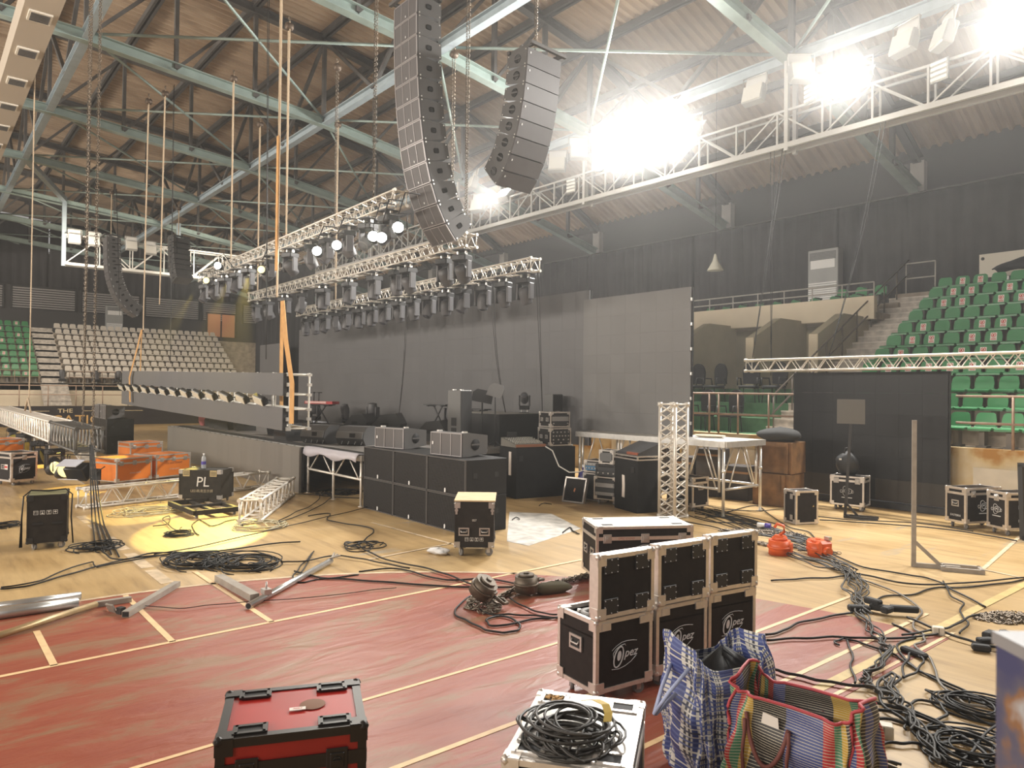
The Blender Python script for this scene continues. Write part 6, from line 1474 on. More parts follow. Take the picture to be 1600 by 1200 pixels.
p = G(822, 932); hoist_floor('greasy brown chain block standing flat on the red floor', (p.x, p.y, .06), 1.5, M_HB, 1.25)
t = thing('chain_sack', 'olive canvas chain sack lying beside the flat chain block', 'sack', G(862, 927), radians(70)); blob('sack_body', M('olive_canvas', (.09, .075, .04), .85), t, .27, .11, .15, 4, .06, 14, 6)
m = MB(); a, b = G(808, 930), G(925, 903)
for k in range(5): chain_pts(m, a + Vector((.02 * (k % 2), .025 * k, .03 + .012 * k)), b + Vector((.03 * (k - 2), .02 * k, .03 + .02 * (k % 3))), .055, .035, .009)
o = m.build('chain_run', M_CHAIN); tag(o, 'bunched rusty chain stretched from the flat chain block to the large case', 'chain', None, 'stuff')
m = MB(); a, b = G(755, 945), G(806, 925)
for k in range(4): chain_pts(m, a + Vector((.02 * k, .02 * k, .03)), b + Vector((.0, .025 * k, .03 + .015 * k)), .055, .035, .009)
o = m.build('chain_run', M_CHAIN); tag(o, 'bunched rusty chain between the two brown chain blocks', 'chain', None, 'stuff')
M_ORH = M('orange_hoist_paint', (.62, .10, .02), .4, var=.12, vscale=9)
p = G(1218, 866); t = hoist_floor('orange chain hoist standing beside the far end of the open cases, hook up', (p.x, p.y, 0), .3, M_ORH, 1.5, hook=False); m = MB(); m.bbox((0, 0, .17), (.20, .16, .26), .03); m.tube([(0, 0, .3), (.07, 0, .36), (.06, 0, .45), (-.04, 0, .47), (-.08, 0, .41)], .025, 6); m.build('motor_body', M_ORH, t)
p = G(1278, 868); t = hoist_floor('orange chain hoist lying among the cables right of its fellow', (p.x, p.y, 0), 1.2, M_ORH, 1.4, hook=False); m = MB(); m.bbox((.02, 0, .13), (.26, .34, .24), .04); m.build('motor_body', M_ORH, t); m = MB(); m.cyl((.0, -.17, .1), (.0, -.24, .1), .07, n=10); m.build('end_cap', M_ORH, t); bx('hook_plate', (.1, -.1, .28), (.06, .1, .05), M_LATCH, t)
pile('chain_pile', 'brown chain spread flat on the yellow floor at the right edge', (-2.65, 9.55, 0), .42, .20, .05, 260, 7, M_CHAIN, None, .032, .9)
pile('chain_pile', 'chain heap on the floor in front of the raised deck leg', (-7.1, 11.75, 0), .75, .14, .05, 180, 9, M_CHAIN, None, .04, .6)
for i, (a, b, n_) in enumerate(((1120, 1205, 5), (1205, 1290, 6))):
    m = MB(); p, q = G(a, 838 + (a - 1120) * .12), G(b, 838 + (b - 1120) * .14 + 6)
    for k in range(n_): chain_pts(m, p + Vector((.03 * k, .03 * (k % 3), .02)), q + Vector((.04 * (k - 2), .05 * k, .02)), .06, .035, .008)
    o = m.build('chain_run', M_CHAIN); tag(o, 'loose chain run between the deck leg and the orange hoists, %s stretch' % ('far', 'near')[i], 'chain', None, 'stuff')
# pipes and sections at lower left
def pipe(name, lab, p, q, r, mat, wall=True, sq=False):
    p, q = Vector(p), Vector(q); t = thing(name, lab, 'pipe', p); d = q - p; m = MB()
    if sq: bar(m, (0, 0, 0), d, r * 2, r * 1.6); m.build('section', mat, t); e = MB(); u = d.normalized(); bar(e, -u * .002, u * .01, r * 1.7, r * 1.3); e.build('hollow_end', M_RUBBER, t)
    else:
        m.cyl((0, 0, 0), d, r, n=14); m.build('tube', mat, t); e = MB(); u = d.normalized(); e.cyl(d - u * .005, d + u * .003, r * .78, n=14); e.cyl(-u * .003, u * .005, r * .78, n=14); e.build('hollow_end', M_RUBBER, t)
    return t
M_SILV = M('silver_tube', (.50, .49, .47), .3, .8, var=.1, vscale=6); M_BRASS = M('brassy_tube', (.40, .29, .15), .4, .5, var=.15, vscale=6)
a = G(122, 941, .06); b = G(-60, 968, .06); pipe('steel_pipe', 'fat silver pipe on the floor at far left, nearest the wall of cables', b, a, .06, M_SILV)
a = G(120, 933, .05); b = G(-60, 955, .05); pipe('steel_pipe', 'second silver pipe lying behind the fat one at far left', b + Vector((0, .06, 0)), a + Vector((-.05, .05, 0)), .045, M_SILV)
a = G(150, 944, .05); b = G(-60, 1012, .05); pipe('steel_pipe', 'brass-coloured pipe lying across the red floor at far left', b, a, .035, M_BRASS)
pipe('square_tube', 'short dark square tube joined to the brass-coloured pipe', G(150, 944, .035), G(205, 936, .035), .035, M_POST, sq=True)
pipe('square_tube', 'grey box section lying on the edge of the red floor', G(196, 960, .04), G(277, 912, .04), .04, M_POST, sq=True)
pipe('square_tube', 'grey channel section pointing at the clamp of the silver pole', G(342, 903, .04), G(398, 934, .04), .055, M_POST, sq=True)
a, b = G(388, 947, .04), G(517, 876, .05); t = pipe('steel_pole', 'silver pole with a clamp lying across the red floor edge', a, b, .04, M_SILV); d = b - a
m = MB()
for k in range(3): m.cyl(d * .98 + Vector((.0, .0, .02 * k)), d * 1.02 + Vector((-.10 + .10 * k, .08, .07)), .014, n=5)
m.build('coupler', M_POST, t); bx('clamp', d * .18 + Vector((0, 0, .06)), (.12, .09, .06), M_LATCH, t); m = MB(); m.cyl(d * .18 + Vector((0, 0, .05)), d * .18 + Vector((.0, 0, .17)), .012, n=6); m.build('clamp_screw', M_LATCH, t)
t = thing('scrap_bracket', 'bent dark metal bracket lying between the pipes on the red floor', 'bracket', G(174, 958, 0), .4); m = MB(); m.box((0, 0, .05), (.12, .02, .12), Matrix.Rotation(.5, 3, 'X')); m.build('plate', M_POST, t); m = MB(); m.box((.12, .03, .04), (.08, .06, .07)); m.build('block', M_BLACKM, t); m = MB(); m.cyl((-.15, .05, .03), (.1, 0, .05), .012, n=5); m.build('wire', M_LATCH, t)
p = G(686, 866); t = thing('plastic_bag', 'crumpled white plastic bag on the floor left of case 057', 'bag', p, .4); blob('film', M('white_film', (.68, .67, .66), .5), t, .17, .09, .10, 12, .25, 16, 6)
# ================================================================ CABLES ON THE FLOOR
def smooth(P, n=8):
    out = []; m = len(P)
    for i in range(m - 1):
        p0, p1, p2, p3 = P[max(0, i - 1)], P[i], P[i + 1], P[min(m - 1, i + 2)]
        for k in range(n):
            t = k / n; out.append(.5 * ((2 * p1) + (p2 - p0) * t + (2 * p0 - 5 * p1 + 4 * p2 - p3) * t * t + (3 * p1 - p0 - 3 * p2 + p3) * t ** 3))
    return out + [P[-1]]
CB = [0]
def cable(lab, px, r=.011, mat=None, z=None, n=6, sides=5):
    CB[0] += 1; rr = random.Random(CB[0]); zz_ = r + .006 + (.004 * (CB[0] % 6))
    P = [G(x, y, zz_) for x, y in px]; Q = smooth(P, n); ph = rr.uniform(0, 6)
    Q = [q + Vector((.010 * sin(i * .9 + ph), .010 * cos(i * 1.1 + ph), 0)) for i, q in enumerate(Q)]
    m = MB(); m.tube(Q, r, sides); o = m.build('cable', mat or M_CABLE); return tag(o, lab, 'cable', 'black cables on the floor')
M_GREYC = M('grey_cable', (.14, .125, .105), .5)
L = [
 ('long cable from the left edge to the pair of coils on the yellow floor', [(0, 920), (40, 916), (90, 902), (140, 888), (195, 874), (262, 866), (340, 860)], .012),
 ('cable from the left edge with a kink, above the long one', [(0, 918), (60, 908), (97, 892), (143, 878), (150, 886), (180, 880), (250, 868)], .010),
 ('cable sweeping from the lowered truss pile to the two coils', [(158, 858), (170, 870), (195, 874), (240, 864), (330, 862), (420, 850), (470, 846)], .012),
 ('thin cable crossing above the two coils towards the stage legs', [(240, 866), (300, 856), (380, 838), (440, 824), (500, 810), (560, 796), (600, 785)], .009),
 ('cable curling out of the two coils to the right', [(440, 878), (480, 876), (520, 868), (560, 872), (600, 880), (640, 888)], .011),
 ('cable looping round the silver pole end', [(470, 896), (490, 862), (480, 874), (465, 890), (458, 905), (470, 910), (500, 905), (560, 898)], .010),
 ('long black cable from the silver pole to the open flight cases', [(460, 892), (500, 902), (560, 906), (640, 912), (720, 917), (800, 917), (880, 916)], .013),
 ('second long cable running along the first to the open cases', [(560, 893), (620, 888), (660, 898), (700, 906), (760, 904), (820, 914), (872, 914)], .012),
 ('cable from the subwoofer corner down to the red floor', [(482, 806), (515, 802), (512, 812), (540, 818), (582, 826), (572, 842), (560, 850), (576, 862), (610, 876), (660, 886), (700, 898), (740, 914)], .012),
 ('twin of the cable from the subwoofer corner', [(430, 818), (470, 804), (500, 790), (520, 776)], .010),
 ('cable from under the bare stage legs to the yellow floor', [(480, 768), (500, 775), (486, 790), (462, 800), (436, 814)], .010),
 ('cable under the stage legs running sideways', [(446, 772), (480, 772), (520, 776), (560, 778), (566, 776)], .010),
 ('looped cable at the foot of the tipped chain block', [(740, 928), (716, 946), (712, 960), (735, 972), (760, 984), (790, 988), (812, 982), (806, 970), (780, 962), (760, 970), (775, 978), (830, 968), (872, 964)], .012),
 ('cable from the tipped chain block to the nearest open case', [(735, 940), (760, 958), (800, 960), (840, 962), (874, 966)], .011),
 ('cable coming off the flat chain block towards the open case', [(795, 934), (820, 948), (850, 958), (875, 960)], .010),
 ('thin wire across the red floor under the silver pole', [(205, 945), (280, 950), (340, 944), (420, 938), (500, 932), (580, 922), (620, 918)], .005),
 ('cable curling on the light pool by the floor truss', [(240, 822), (262, 818), (265, 806), (255, 812), (275, 828), (284, 824)], .009),
 ('second curl of cable beside the light pool', [(310, 836), (300, 822), (312, 812), (330, 822), (352, 815), (370, 812), (380, 822)], .009),
 ('cable arc running from behind the open cases to the right trunk of cables', [(1206, 907), (1250, 904), (1300, 902), (1330, 898)], .012),
 ('black cable from the third open case along the red floor to the black connectors', [(1196, 992), (1225, 985), (1245, 974), (1290, 964), (1330, 957)], .013),
 ('black cable from the third open case to the white adapter', [(1196, 1000), (1250, 997), (1310, 995), (1360, 997), (1420, 996), (1465, 990)], .013),
 ('black cable from behind the bags to the near cable heap', [(1210, 1046), (1250, 1056), (1300, 1066), (1350, 1072), (1390, 1074), (1405, 1060), (1390, 1052), (1372, 1070), (1380, 1100), (1420, 1130)], .014),
 ('cable arching across the yellow floor to the right edge, upper one', [(1310, 890), (1360, 900), (1420, 912), (1480, 912), (1540, 908), (1600, 902)], .012),
 ('cable arching across the yellow floor to the right edge, lower one', [(1365, 942), (1380, 932), (1430, 928), (1460, 918), (1500, 918), (1560, 912), (1600, 906)], .012),
 ('cable from the orange hoists bending down to the chain pile', [(1285, 860), (1310, 870), (1350, 886), (1420, 898), (1460, 906), (1490, 922), (1540, 948)], .012),
 ('grey cable wandering from the trunk to the right through the yellow stripe', [(1330, 900), (1400, 925), (1440, 955), (1425, 975), (1440, 990), (1445, 1000), (1430, 1010), (1455, 1030), (1465, 1060), (1500, 1095), (1540, 1105)], .012),
 ('cable zigzagging past the chain pile', [(1475, 908), (1485, 930), (1505, 942), (1500, 958), (1512, 972), (1500, 990)], .011),
 ('cable from the chain pile back to the white adapter', [(1540, 957), (1510, 966), (1490, 978), (1460, 984), (1410, 992)], .012),
 ('cable from the black connectors to the right edge plug heap', [(1418, 964), (1460, 982), (1500, 996), (1540, 1008), (1575, 1014)], .014),
 ('cable from the connectors to the lower right, straight one', [(1395, 974), (1430, 995), (1400, 1010), (1440, 1050), (1500, 1080), (1560, 1110)], .012),
 ('large slack loop of cable on the red and yellow floor', [(1310, 1008), (1305, 1002), (1320, 998), (1345, 1004), (1400, 1024), (1430, 1045), (1470, 1062), (1520, 1085)], .011),
 ('cable dangling across the red floor left of the trunk', [(1322, 1000), (1332, 1022), (1330, 1040), (1337, 1068)], .010),
 ('loop of cable around the yellow stripe', [(1440, 1025), (1442, 1035), (1430, 1050), (1410, 1058), (1415, 1035), (1425, 1020), (1440, 1028)], .011),
 ('cable running out under the striped bag to the lower right', [(1345, 1095), (1400, 1104), (1450, 1120), (1500, 1150), (1560, 1190)], .014),
 ('second cable running out under the striped bag to the lower right', [(1350, 1110), (1410, 1112), (1470, 1132), (1530, 1165), (1570, 1185)], .014),
 ('third cable running out under the striped bag', [(1352, 1125), (1400, 1125), (1440, 1145), (1480, 1180), (1500, 1200)], .013),
 ('oval cable loop at the lower right, upper one', [(1418, 1105), (1430, 1095), (1465, 1098), (1478, 1115), (1460, 1125), (1420, 1112)], .012),
 ('oval cable loop at the lower right, lower one', [(1455, 1165), (1480, 1158), (1530, 1168), (1542, 1185), (1510, 1195), (1465, 1180), (1455, 1165)], .012),
 ('dark cable behind the lower adapter', [(1370, 1165), (1400, 1160), (1440, 1162), (1500, 1160), (1565, 1150)], .012),
 ('cable crossing the lower right heap from the coil', [(1500, 1200), (1520, 1170), (1560, 1130), (1570, 1125)], .011),
 ('cable along the court wall at right', [(1280, 812), (1340, 816), (1400, 820), (1470, 826), (1540, 836), (1590, 845)], .012),
 ('second cable along the court wall at right', [(1270, 806), (1330, 812), (1400, 815), (1460, 820), (1520, 830)], .010),
 ('cable from the deck leg past the small case', [(1135, 800), (1180, 790), (1200, 802), (1230, 822), (1265, 832), (1280, 850)], .011),
 ('cable under the raised deck running to the court wall', [(1080, 785), (1130, 795), (1180, 798), (1225, 795)], .010),
 ('bundle of cables leaving the truss tower, upper one', [(1075, 805), (1110, 815), (1160, 818), (1210, 828), (1250, 835), (1290, 850)], .012),
 ('bundle of cables leaving the truss tower, lower one', [(1070, 815), (1110, 822), (1150, 832), (1200, 838), (1250, 848), (1275, 862)], .012),
 ('pink-brown wire below the orange hoists', [(1115, 850), (1150, 842), (1175, 836)], .005),
 ('short cable piece on the white floor sheet', [(880, 832), (890, 824), (896, 830), (905, 834)], .012),
 ('black cable offcut on the brown floor by the mixer box', [(842, 790), (850, 786), (862, 788)], .010),
 ('small black cable hook on the floor sheet edge', [(801, 812), (806, 808), (812, 811)], .010),
]
for lab, px, r in L: cable(lab, px, r, M_GREYC if 'grey' in lab else None)
# the trunk of twisted cables: nobody could count them
m = MB(); r8 = random.Random(5)
TR = [[(1290, 868), (1318, 884), (1335, 900)], [(1225, 866), (1270, 880), (1320, 892)], [(1320, 890), (1326, 912), (1338, 935), (1345, 955)], [(1335, 895), (1345, 920), (1340, 940), (1352, 958)],
      [(1345, 955), (1362, 980), (1375, 1000), (1385, 1015)], [(1385, 1010), (1380, 1035), (1362, 1055), (1355, 1068)], [(1355, 1068), (1380, 1085), (1400, 1100)], [(1388, 1060), (1395, 1085), (1420, 1112), (1425, 1140)],
      [(1240, 855), (1290, 872), (1330, 894)], [(1420, 1112), (1440, 1150), (1470, 1195)], [(1360, 1130), (1358, 1160), (1368, 1185), (1400, 1200)]]
for path in TR:
    for k in range(5):
        P = [G(x + r8.uniform(-9, 9), y + r8.uniform(-5, 5), .014 + .012 * k) for x, y in path]; Q = smooth(P, 8); ph = r8.uniform(0, 6)
        Q = [q + Vector((.022 * sin(i * .7 + ph), .022 * cos(i * .6 + ph), .008 * (1 + sin(i * .8 + ph)))) for i, q in enumerate(Q)]
        m.tube(Q, .010, 4)
o = m.build('cable_trunk', M('dusty_cable', (.030, .026, .021), .6)); tag(o, 'twisted trunk of dusty cables running from the orange hoists past the bags', 'cable', None, 'stuff')
m = MB()
for k in range(16):
    a = r8.uniform(1085, 1120); P = [G(a, 800 + r8.uniform(-6, 8), .015), G(1180 + r8.uniform(-20, 20), 822 + r8.uniform(-12, 12), .018), G(1270 + r8.uniform(-15, 15), 850 + r8.uniform(-10, 10), .02)]
    m.tube([q + Vector((.03 * sin(i + k), .03 * cos(i * 1.2 + k), 0)) for i, q in enumerate(smooth(P, 8))], .010, 4)
o = m.build('cable_spread', M_CABLE); tag(o, 'spread of thin black cables between the deck leg and the orange hoists', 'cable', None, 'stuff')
def fcoil(lab, px, R, n, seed, sq=(1, 1), **k): p = G(*px); return coil('cable_coil', lab, (p.x, p.y, 0), R, n, seed, .009, k.pop('hgt', .06), k.pop('mat', None), sq, k.pop('spread', .6), group='cable coils on the floor', **k)
fcoil('messy black cable coil on the yellow floor, left of the touching pair', (305, 878), .52, 14, 1, (1, .8), loops=4); fcoil('messy black cable coil on the yellow floor, right of the touching pair', (385, 880), .58, 13, 2, (1, .8), loops=6)
fcoil('small cable pile under the near end of the lowered truss', (152, 856), .35, 8, 3, (1, 1), loops=3); fcoil('tight small cable coil beside the yellow light pool', (278, 836), .22, 8, 5, spread=.25)
fcoil('round black cable coil at the lower right, beside the rusty post', (1530, 1110), .30, 12, 6, (1.1, .8), spread=.4, loops=2); fcoil('pale cable tangle on the light pool before the floor truss end', (395, 822), .55, 6, 8, (1, 1), mat=M('pale_cable', (.45, .40, .26), .5), loops=4)
fcoil('white and black cable tangle before the long floor truss', (240, 800), .6, 8, 9, (.8, 1.2), mat=M('pale_cable', (.45, .40, .26), .5), loops=4); fcoil('small cable heap on the floor left of the tall black rack', (15, 822), .30, 6, 10); fcoil('cable heap by the legs under the bare end of the stage', (530, 770), .5, 8, 11, loops=5)
fcoil('loose cable loops beside the subwoofers on the pale floor', (566, 855), .32, 4, 12, loops=2); fcoil('loose cable heap at the lower right corner', (1520, 1175), .35, 8, 14, loops=3)
t = thing('cable_drop', 'black cables hanging from the near end of the lowered truss to the floor', 'cable', (0, 0, 0))
for k in range(4):
    e = G(150 + 12 * k, 858 + 4 * k, .02); a = Vector((-18.35 + .12 * k, 3.1, 1.2)); m = MB()
    Q = [a.lerp(e, i / 20) for i in range(21)]; Q = [Vector((q.x, q.y, max(.02, 1.2 - 1.25 * sin(min(1, i / 14) * pi / 2)))) for i, q in enumerate(Q)]
    m.tube(Q, .013, 5); m.build('strand', M_CABLE, t)
# plugs and adapters
p = G(1375, 960); t = thing('power_connectors', 'cluster of black taped plugs on the cable trunk', 'plug', p, .6)
for i, (x, y, a, l) in enumerate(((-.22, 0, .2, .24), (0, .05, -.3, .2), (.25, .02, .1, .30), (.05, -.12, .9, .16), (-.05, .12, -.8, .2))):
    m = MB(); m.bbox((0, 0, 0), (l, .09, .07), .015); m.build('plug_body', M_RUBBER, t, (x, y, .05 + .015 * i), a)
t = thing('power_connectors', 'dark plug heap half hidden by the rusty post', 'plug', G(1552, 1012), .5)
for i in range(5): m = MB(); m.bbox((0, 0, 0), (.16, .08, .06), .012); m.build('plug_body', M_RUBBER, t, (.07 * (i - 2), .09 * ((i * 2) % 5 - 2), .04 + .02 * i), .5 * i)
for px, sc, lab in (((1466, 992), .085, 'small white adapter box on the yellow floor'), ((1380, 1152), .10, 'cream adapter box beside the striped bag')):
    t = thing('adapter', lab, 'adapter', G(*px), .5); m = MB(); m.bbox((0, 0, sc * .5), (sc * 1.3, sc, sc), .008); m.build('box_body', M('cream_plastic', (.62, .56, .46), .5), t); m = MB(); m.box((0, -sc * .5, sc * .5), (.008, .004, sc * .9)); m.build('seam', M('seam_dark', (.2, .17, .13), .6), t)
t = thing('cable_ramp', 'flat dark cable joint lying across the yellow stripe', 'joint', G(1428, 1024), -.3); m = MB(); m.bbox((0, 0, .03), (.26, .09, .05), .015); m.build('body', M_RUBBER, t)
p = G(1192, 826); t = thing('blue_plug', 'blue and white power plug among the cables by the deck leg', 'plug', (p.x, p.y, .06), .3); m = MB(); m.cyl((-.1, 0, 0), (.04, 0, 0), .045, n=10); m.build('white_collar', M_WHITE, t); m = MB(); m.cyl((.04, 0, 0), (.14, 0, 0), .05, n=10); m.build('blue_end', M('plug_blue', (.08, .05, .3), .4), t)
# ================================================================ BAGS
def bag_mat(name, kind):
    m = bpy.data.materials.new(name); m.use_nodes = True; nt = m.node_tree; b = nt.nodes['Principled BSDF']; b.inputs['Roughness'].default_value = .55
    uv = node(nt, 'UVMap'); uv.uv_map = 'UVMap'; sp = node(nt, 'SeparateXYZ'); lk(nt, uv.outputs[0], sp.inputs[0])
    def ramp(src, mul, cols):
        mm = node(nt, 'Math', operation='MULTIPLY'); lk(nt, src, mm.inputs[0]); mm.inputs[1].default_value = mul
        fr = node(nt, 'Math', operation='FRACT'); lk(nt, mm.outputs[0], fr.inputs[0]); r = node(nt, 'ValToRGB'); lk(nt, fr.outputs[0], r.inputs[0]); r.color_ramp.interpolation = 'CONSTANT'
        e = r.color_ramp.elements
        while len(e) > 1: e.remove(e[-1])
        e[0].position = 0; e[0].color = (*cols[0][1], 1)
        for p_, c in cols[1:]: x = e.new(p_); x.color = (*c, 1)
        return r.outputs[0]
    K, Bl, R, Gn, Y, C = (.025, .02, .02), (.05, .07, .22), (.42, .025, .03), (.06, .20, .11), (.48, .30, .04), (.62, .56, .42)
    if kind == 'stripe':
        c = ramp(sp.outputs[0], 2.0, [(0, K), (.12, Bl), (.22, R), (.32, Gn), (.43, Y), (.53, K), (.63, Bl), (.73, R), (.82, Gn), (.90, Y)])
        l = ramp(sp.outputs[1], 58, [(0, (1, 1, 1)), (.17, (0, 0, 0))]); mx = node(nt, 'MixRGB'); lk(nt, l, mx.inputs[0]); lk(nt, c, mx.inputs[1]); mx.inputs[2].default_value = (*C, 1); out = mx.outputs[0]
    else:
        N_, Wt, D = (.045, .065, .22), (.60, .58, .52), (.05, .055, .07)
        c = ramp(sp.outputs[0], 7.5, [(0, Wt), (.10, N_), (.36, Wt), (.44, D), (.50, Wt), (.56, D), (.62, Wt), (.68, N_), (.92, Wt)]); l = ramp(sp.outputs[1], 34, [(0, (1, 1, 1)), (.38, (0, 0, 0))])
        l2 = ramp(sp.outputs[1], 7.0, [(0, (.10, .13, .30)), (.3, (.62, .60, .55)), (.42, (.06, .07, .12)), (.6, (.62, .6, .55)), (.72, (.10, .13, .30))])
        mx = node(nt, 'MixRGB'); lk(nt, l, mx.inputs[0]); lk(nt, c, mx.inputs[1]); lk(nt, l2, mx.inputs[2]); out = mx.outputs[0]
    n = node(nt, 'TexNoise'); n.inputs['Scale'].default_value = 240; r = node(nt, 'MapRange'); lk(nt, n.outputs['Fac'], r.inputs[0]); r.inputs[3].default_value = .7; r.inputs[4].default_value = 1.2
    mm = node(nt, 'MixRGB', blend_type='MULTIPLY'); mm.inputs[0].default_value = 1; lk(nt, out, mm.inputs[1]); lk(nt, r.outputs[0], mm.inputs[2]); lk(nt, mm.outputs[0], b.inputs['Base Color'])
    return m
def tote(name, lab, P, rz, a, d, hs, mat, seed, piping=None, bulge=.08, lean=(0, 0), dip=.10, inner=None):
    """soft open bag: half width a, half depth d, height hs; rim dips in the middle of each long side"""
    t = thing(name, lab, 'bag', P, rz); rr = random.Random(seed); ph = [rr.uniform(0, 6.3) for _ in range(8)]; N, K = 64, 22; vs = []; uvs = []
    def outline(s):      # rounded rectangle by angle
        an = 2 * pi * s; c, q = cos(an), sin(an); e = .32; return a * (abs(c) ** e) * (1 if c >= 0 else -1), d * (abs(q) ** e) * (1 if q >= 0 else -1)
    for j in range(K + 1):
        v = j / K
        for i in range(N):
            s = i / N; x, y = outline(s); an = 2 * pi * s; f = 1 + bulge * sin(pi * v) * (1 + .3 * sin(3 * an + ph[0])) - .06 * v
            w = .028 * sin(7 * an + 6 * v + ph[1]) * sin(pi * min(1, v * 1.1)) + .02 * sin(13 * an - 9 * v + ph[2]) + .012 * sin(21 * v + 5 * an + ph[3])
            side_ = abs(sin(an)) ** 3; z = hs * v - dip * v ** 3 * side_ * (1 + .3 * sin(2 * an + ph[4])) + .03 * v * v * sin(4 * an + ph[5])
            k = 1 - .16 * v * v * side_
            vs.append(((x + w * cos(an)) * f + lean[0] * v * v, (y * k + w * sin(an)) * f + lean[1] * v * v, z))
    fs = []
    for j in range(K):
        for i in range(N): fs.append((j * N + i, j * N + (i + 1) % N, (j + 1) * N + (i + 1) % N, (j + 1) * N + i))
    base = len(vs); vs.append((0, 0, .0)); fs += [(base, (i + 1) % N, i) for i in range(N)]
    m = MB(); m.sm = True; m.add(vs, fs); o = m.build('bag_body', mat, t); me = o.data; ul = me.uv_layers.new(name='UVMap'); per = 4 * (a + d) * .9
    for pl in me.polygons:
        ii = [v for v in pl.vertices]; wrap = any(v % N == N - 1 for v in ii if v < base) and any(v % N == 0 for v in ii if v < base)
        for li in pl.loop_indices:
            v = me.loops[li].vertex_index
            if v == base: ul.data[li].uv = (0, 0); continue
            s = (v % N) / N + (1 if wrap and v % N == 0 else 0); ul.data[li].uv = (s * per, (v // N) / K * hs)
    mo = o.modifiers.new('thick', 'SOLIDIFY'); mo.thickness = .006; mo.offset = -1
    sub = o.modifiers.new('soft', 'SUBSURF'); sub.levels = 1; sub.render_levels = 1
    rim = [Vector(vs[K * N + i]) for i in range(N)]
    if piping:
        p = MB(); p.tube([q + Vector((0, 0, .004)) for q in rim], .010, 5, True); p.build('rim_piping', piping, t)
        for i in (8, 24, 40, 56):
            p = MB(); p.tube([Vector(vs[j * N + i]) * 1.006 for j in range(K + 1)], .009, 5); p.build('edge_piping', piping, t)
    return t, vs, N, K, rim
M_STR = bag_mat('striped_woven_plastic', 'stripe'); M_PLD = bag_mat('blue_plaid_woven_plastic', 'plaid'); M_PIPE = M('red_piping', (.42, .05, .06), .6)
face = radians(-39.8 + 90 - 6)
t, vs, N, K, rim = tote('tote_bag', 'large striped woven tote bag with red piping, in front of the blue plaid bag', (-2.10, 3.92, 0), radians(8), .37, .21, .84, M_STR, 4, M_PIPE, .07, (.0, .0), .10)
def loop_handle(t, a, b, drop, out, mat, w=.013, nm='handle'):
    a, b = Vector(a), Vector(b); m = MB(); Q = []
    for i in range(17):
        s = i / 16; q = a.lerp(b, s); k = sin(pi * s) ** .7; Q.append(q + Vector((0, -out * (.3 + k), -drop * k)))
    m.tube(Q, w, 6); m.build(nm, mat, t)
loop_handle(t, (-.24, -.19, .69), (.00, -.19, .66), .24, .035, M('maroon_braid', (.16, .05, .04), .7)); loop_handle(t, (-.20, .19, .67), (.05, .19, .66), .18, -.03, M('maroon_braid', (.16, .05, .04), .7))
for x in (-.24, .01):
    m = MB(); m.tube([Vector((x, -.225, .66 - .04 * k)) + Vector((.004 * sin(k), -.02 * sin(pi * k / 16), 0)) for k in range(17)], .011, 5); m.build('strap_seam', M('maroon_braid', (.16, .05, .04), .7), t)
m = MB(); m.prism([(-.05, .0), (.05, -.01), (.045, .05), (-.04, .06)], .003, 'Y', -.195); m.build('white_tag', M_STICK, t, (-.10, -.012, .66))
m = MB(); m.sm = True; m.lathe([(0, .44), (.15, .46), (.17, .40), (.16, .30)], 14, (0, 0, 0)); m.build('contents', M('dark_contents', (.05, .04, .02), .8), t); 
t, vs, N, K, rim = tote('tote_bag', 'large blue and white plaid woven bag stuffed with black cloth, behind the striped bag', (-2.80, 4.18, 0), radians(72), .30, .24, .88, M_PLD, 9, None, .10, (-.02, .05), .16)
blob('black_contents', M_BAGK, t, .24, .17, .80, 6, .08, 16, 8, 0, .9)
m = MB()
for k in range(2): m.tube([(-.32, -.08 + .2 * k, .74 - .04 * k), (-.46, -.06 + .08 * k, .60), (-.54, -.02, .46), (-.50, .02, .44), (-.36, .08 * k, .56 - .05 * k)], .013, 5)
m.build('handle', M('striped_strap', (.38, .43, .62), .6), t)
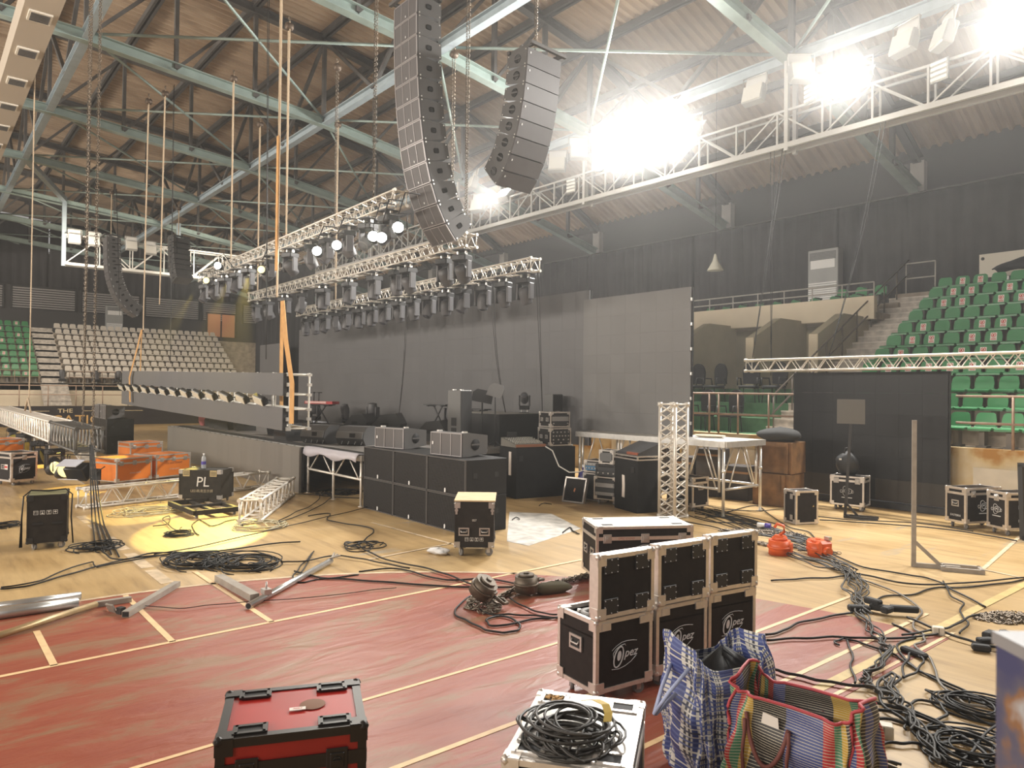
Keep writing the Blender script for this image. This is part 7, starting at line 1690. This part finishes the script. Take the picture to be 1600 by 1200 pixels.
# rusty post in the right corner, close to the camera
def rustblue():
    m = bpy.data.materials.new('rusty_blue_paint'); m.use_nodes = True; nt = m.node_tree; b = nt.nodes['Principled BSDF']; tc = node(nt, 'TexCoord'); n = node(nt, 'TexNoise'); n.inputs['Scale'].default_value = 9; n.inputs['Detail'].default_value = 4; lk(nt, tc.outputs['Object'], n.inputs[0])
    r = node(nt, 'ValToRGB'); lk(nt, n.outputs['Fac'], r.inputs[0]); e = r.color_ramp.elements; e[0].position = .38; e[0].color = (.045, .05, .12, 1); e[1].position = .66; e[1].color = (.35, .35, .36, 1); x = e.new(.50); x.color = (.09, .085, .12, 1); x = e.new(.57); x.color = (.22, .11, .05, 1)
    lk(nt, r.outputs[0], b.inputs['Base Color']); b.inputs['Roughness'].default_value = .5; return m
t = thing('railing_post', 'rusty blue-painted steel post at the right edge, close to the camera', 'post', (-.318, 1.345, 0), radians(50))
bx('post', (0, 0, 1.06), (.11, .11, 2.10), rustblue(), t, .006); bx('cap', (0, 0, 2.115), (.114, .114, .02), M('grey_cap', (.28, .28, .29), .5, .3), t); bx('base_plate', (0, 0, .008), (.2, .2, .016), M_GALV, t)
# ================================================================ HAZE
def haze(name, dens, g, x0, x1, y0, y1, z0, z1, lab, prof=None):
    hm = bpy.data.materials.new(name); hm.use_nodes = True; nt = hm.node_tree; nt.nodes.clear()
    out = node(nt, 'OutputMaterial'); v = node(nt, 'VolumeScatter'); v.inputs['Color'].default_value = (.97, .965, .95, 1); v.inputs['Density'].default_value = dens; v.inputs['Anisotropy'].default_value = g
    lk(nt, v.outputs[0], out.inputs['Volume'])
    m = MB(); (m.prism(prof, x1 - x0, 'X', x0) if prof else m.box(((x0 + x1) / 2, (y0 + y1) / 2, (z0 + z1) / 2), (x1 - x0, y1 - y0, z1 - z0))); o = m.build('haze', hm); tag(o, lab, 'haze', None, 'stuff')
haze('stage_haze', HAZE, .6, -76, 16, .2, 31, -1.5, 19, 'thin grey stage haze filling the hall')
haze('lamp_haze', .019, .1, -25.2, 9.5, 0, 0, 0, 0, 'denser grey haze under the roof around the back floodlights', [(13.6, 9.19), (26.3, 9.19), (26.3, 10.9), (22.75, 13.0), (18.4, 14.7), (13.6, 15.5)])
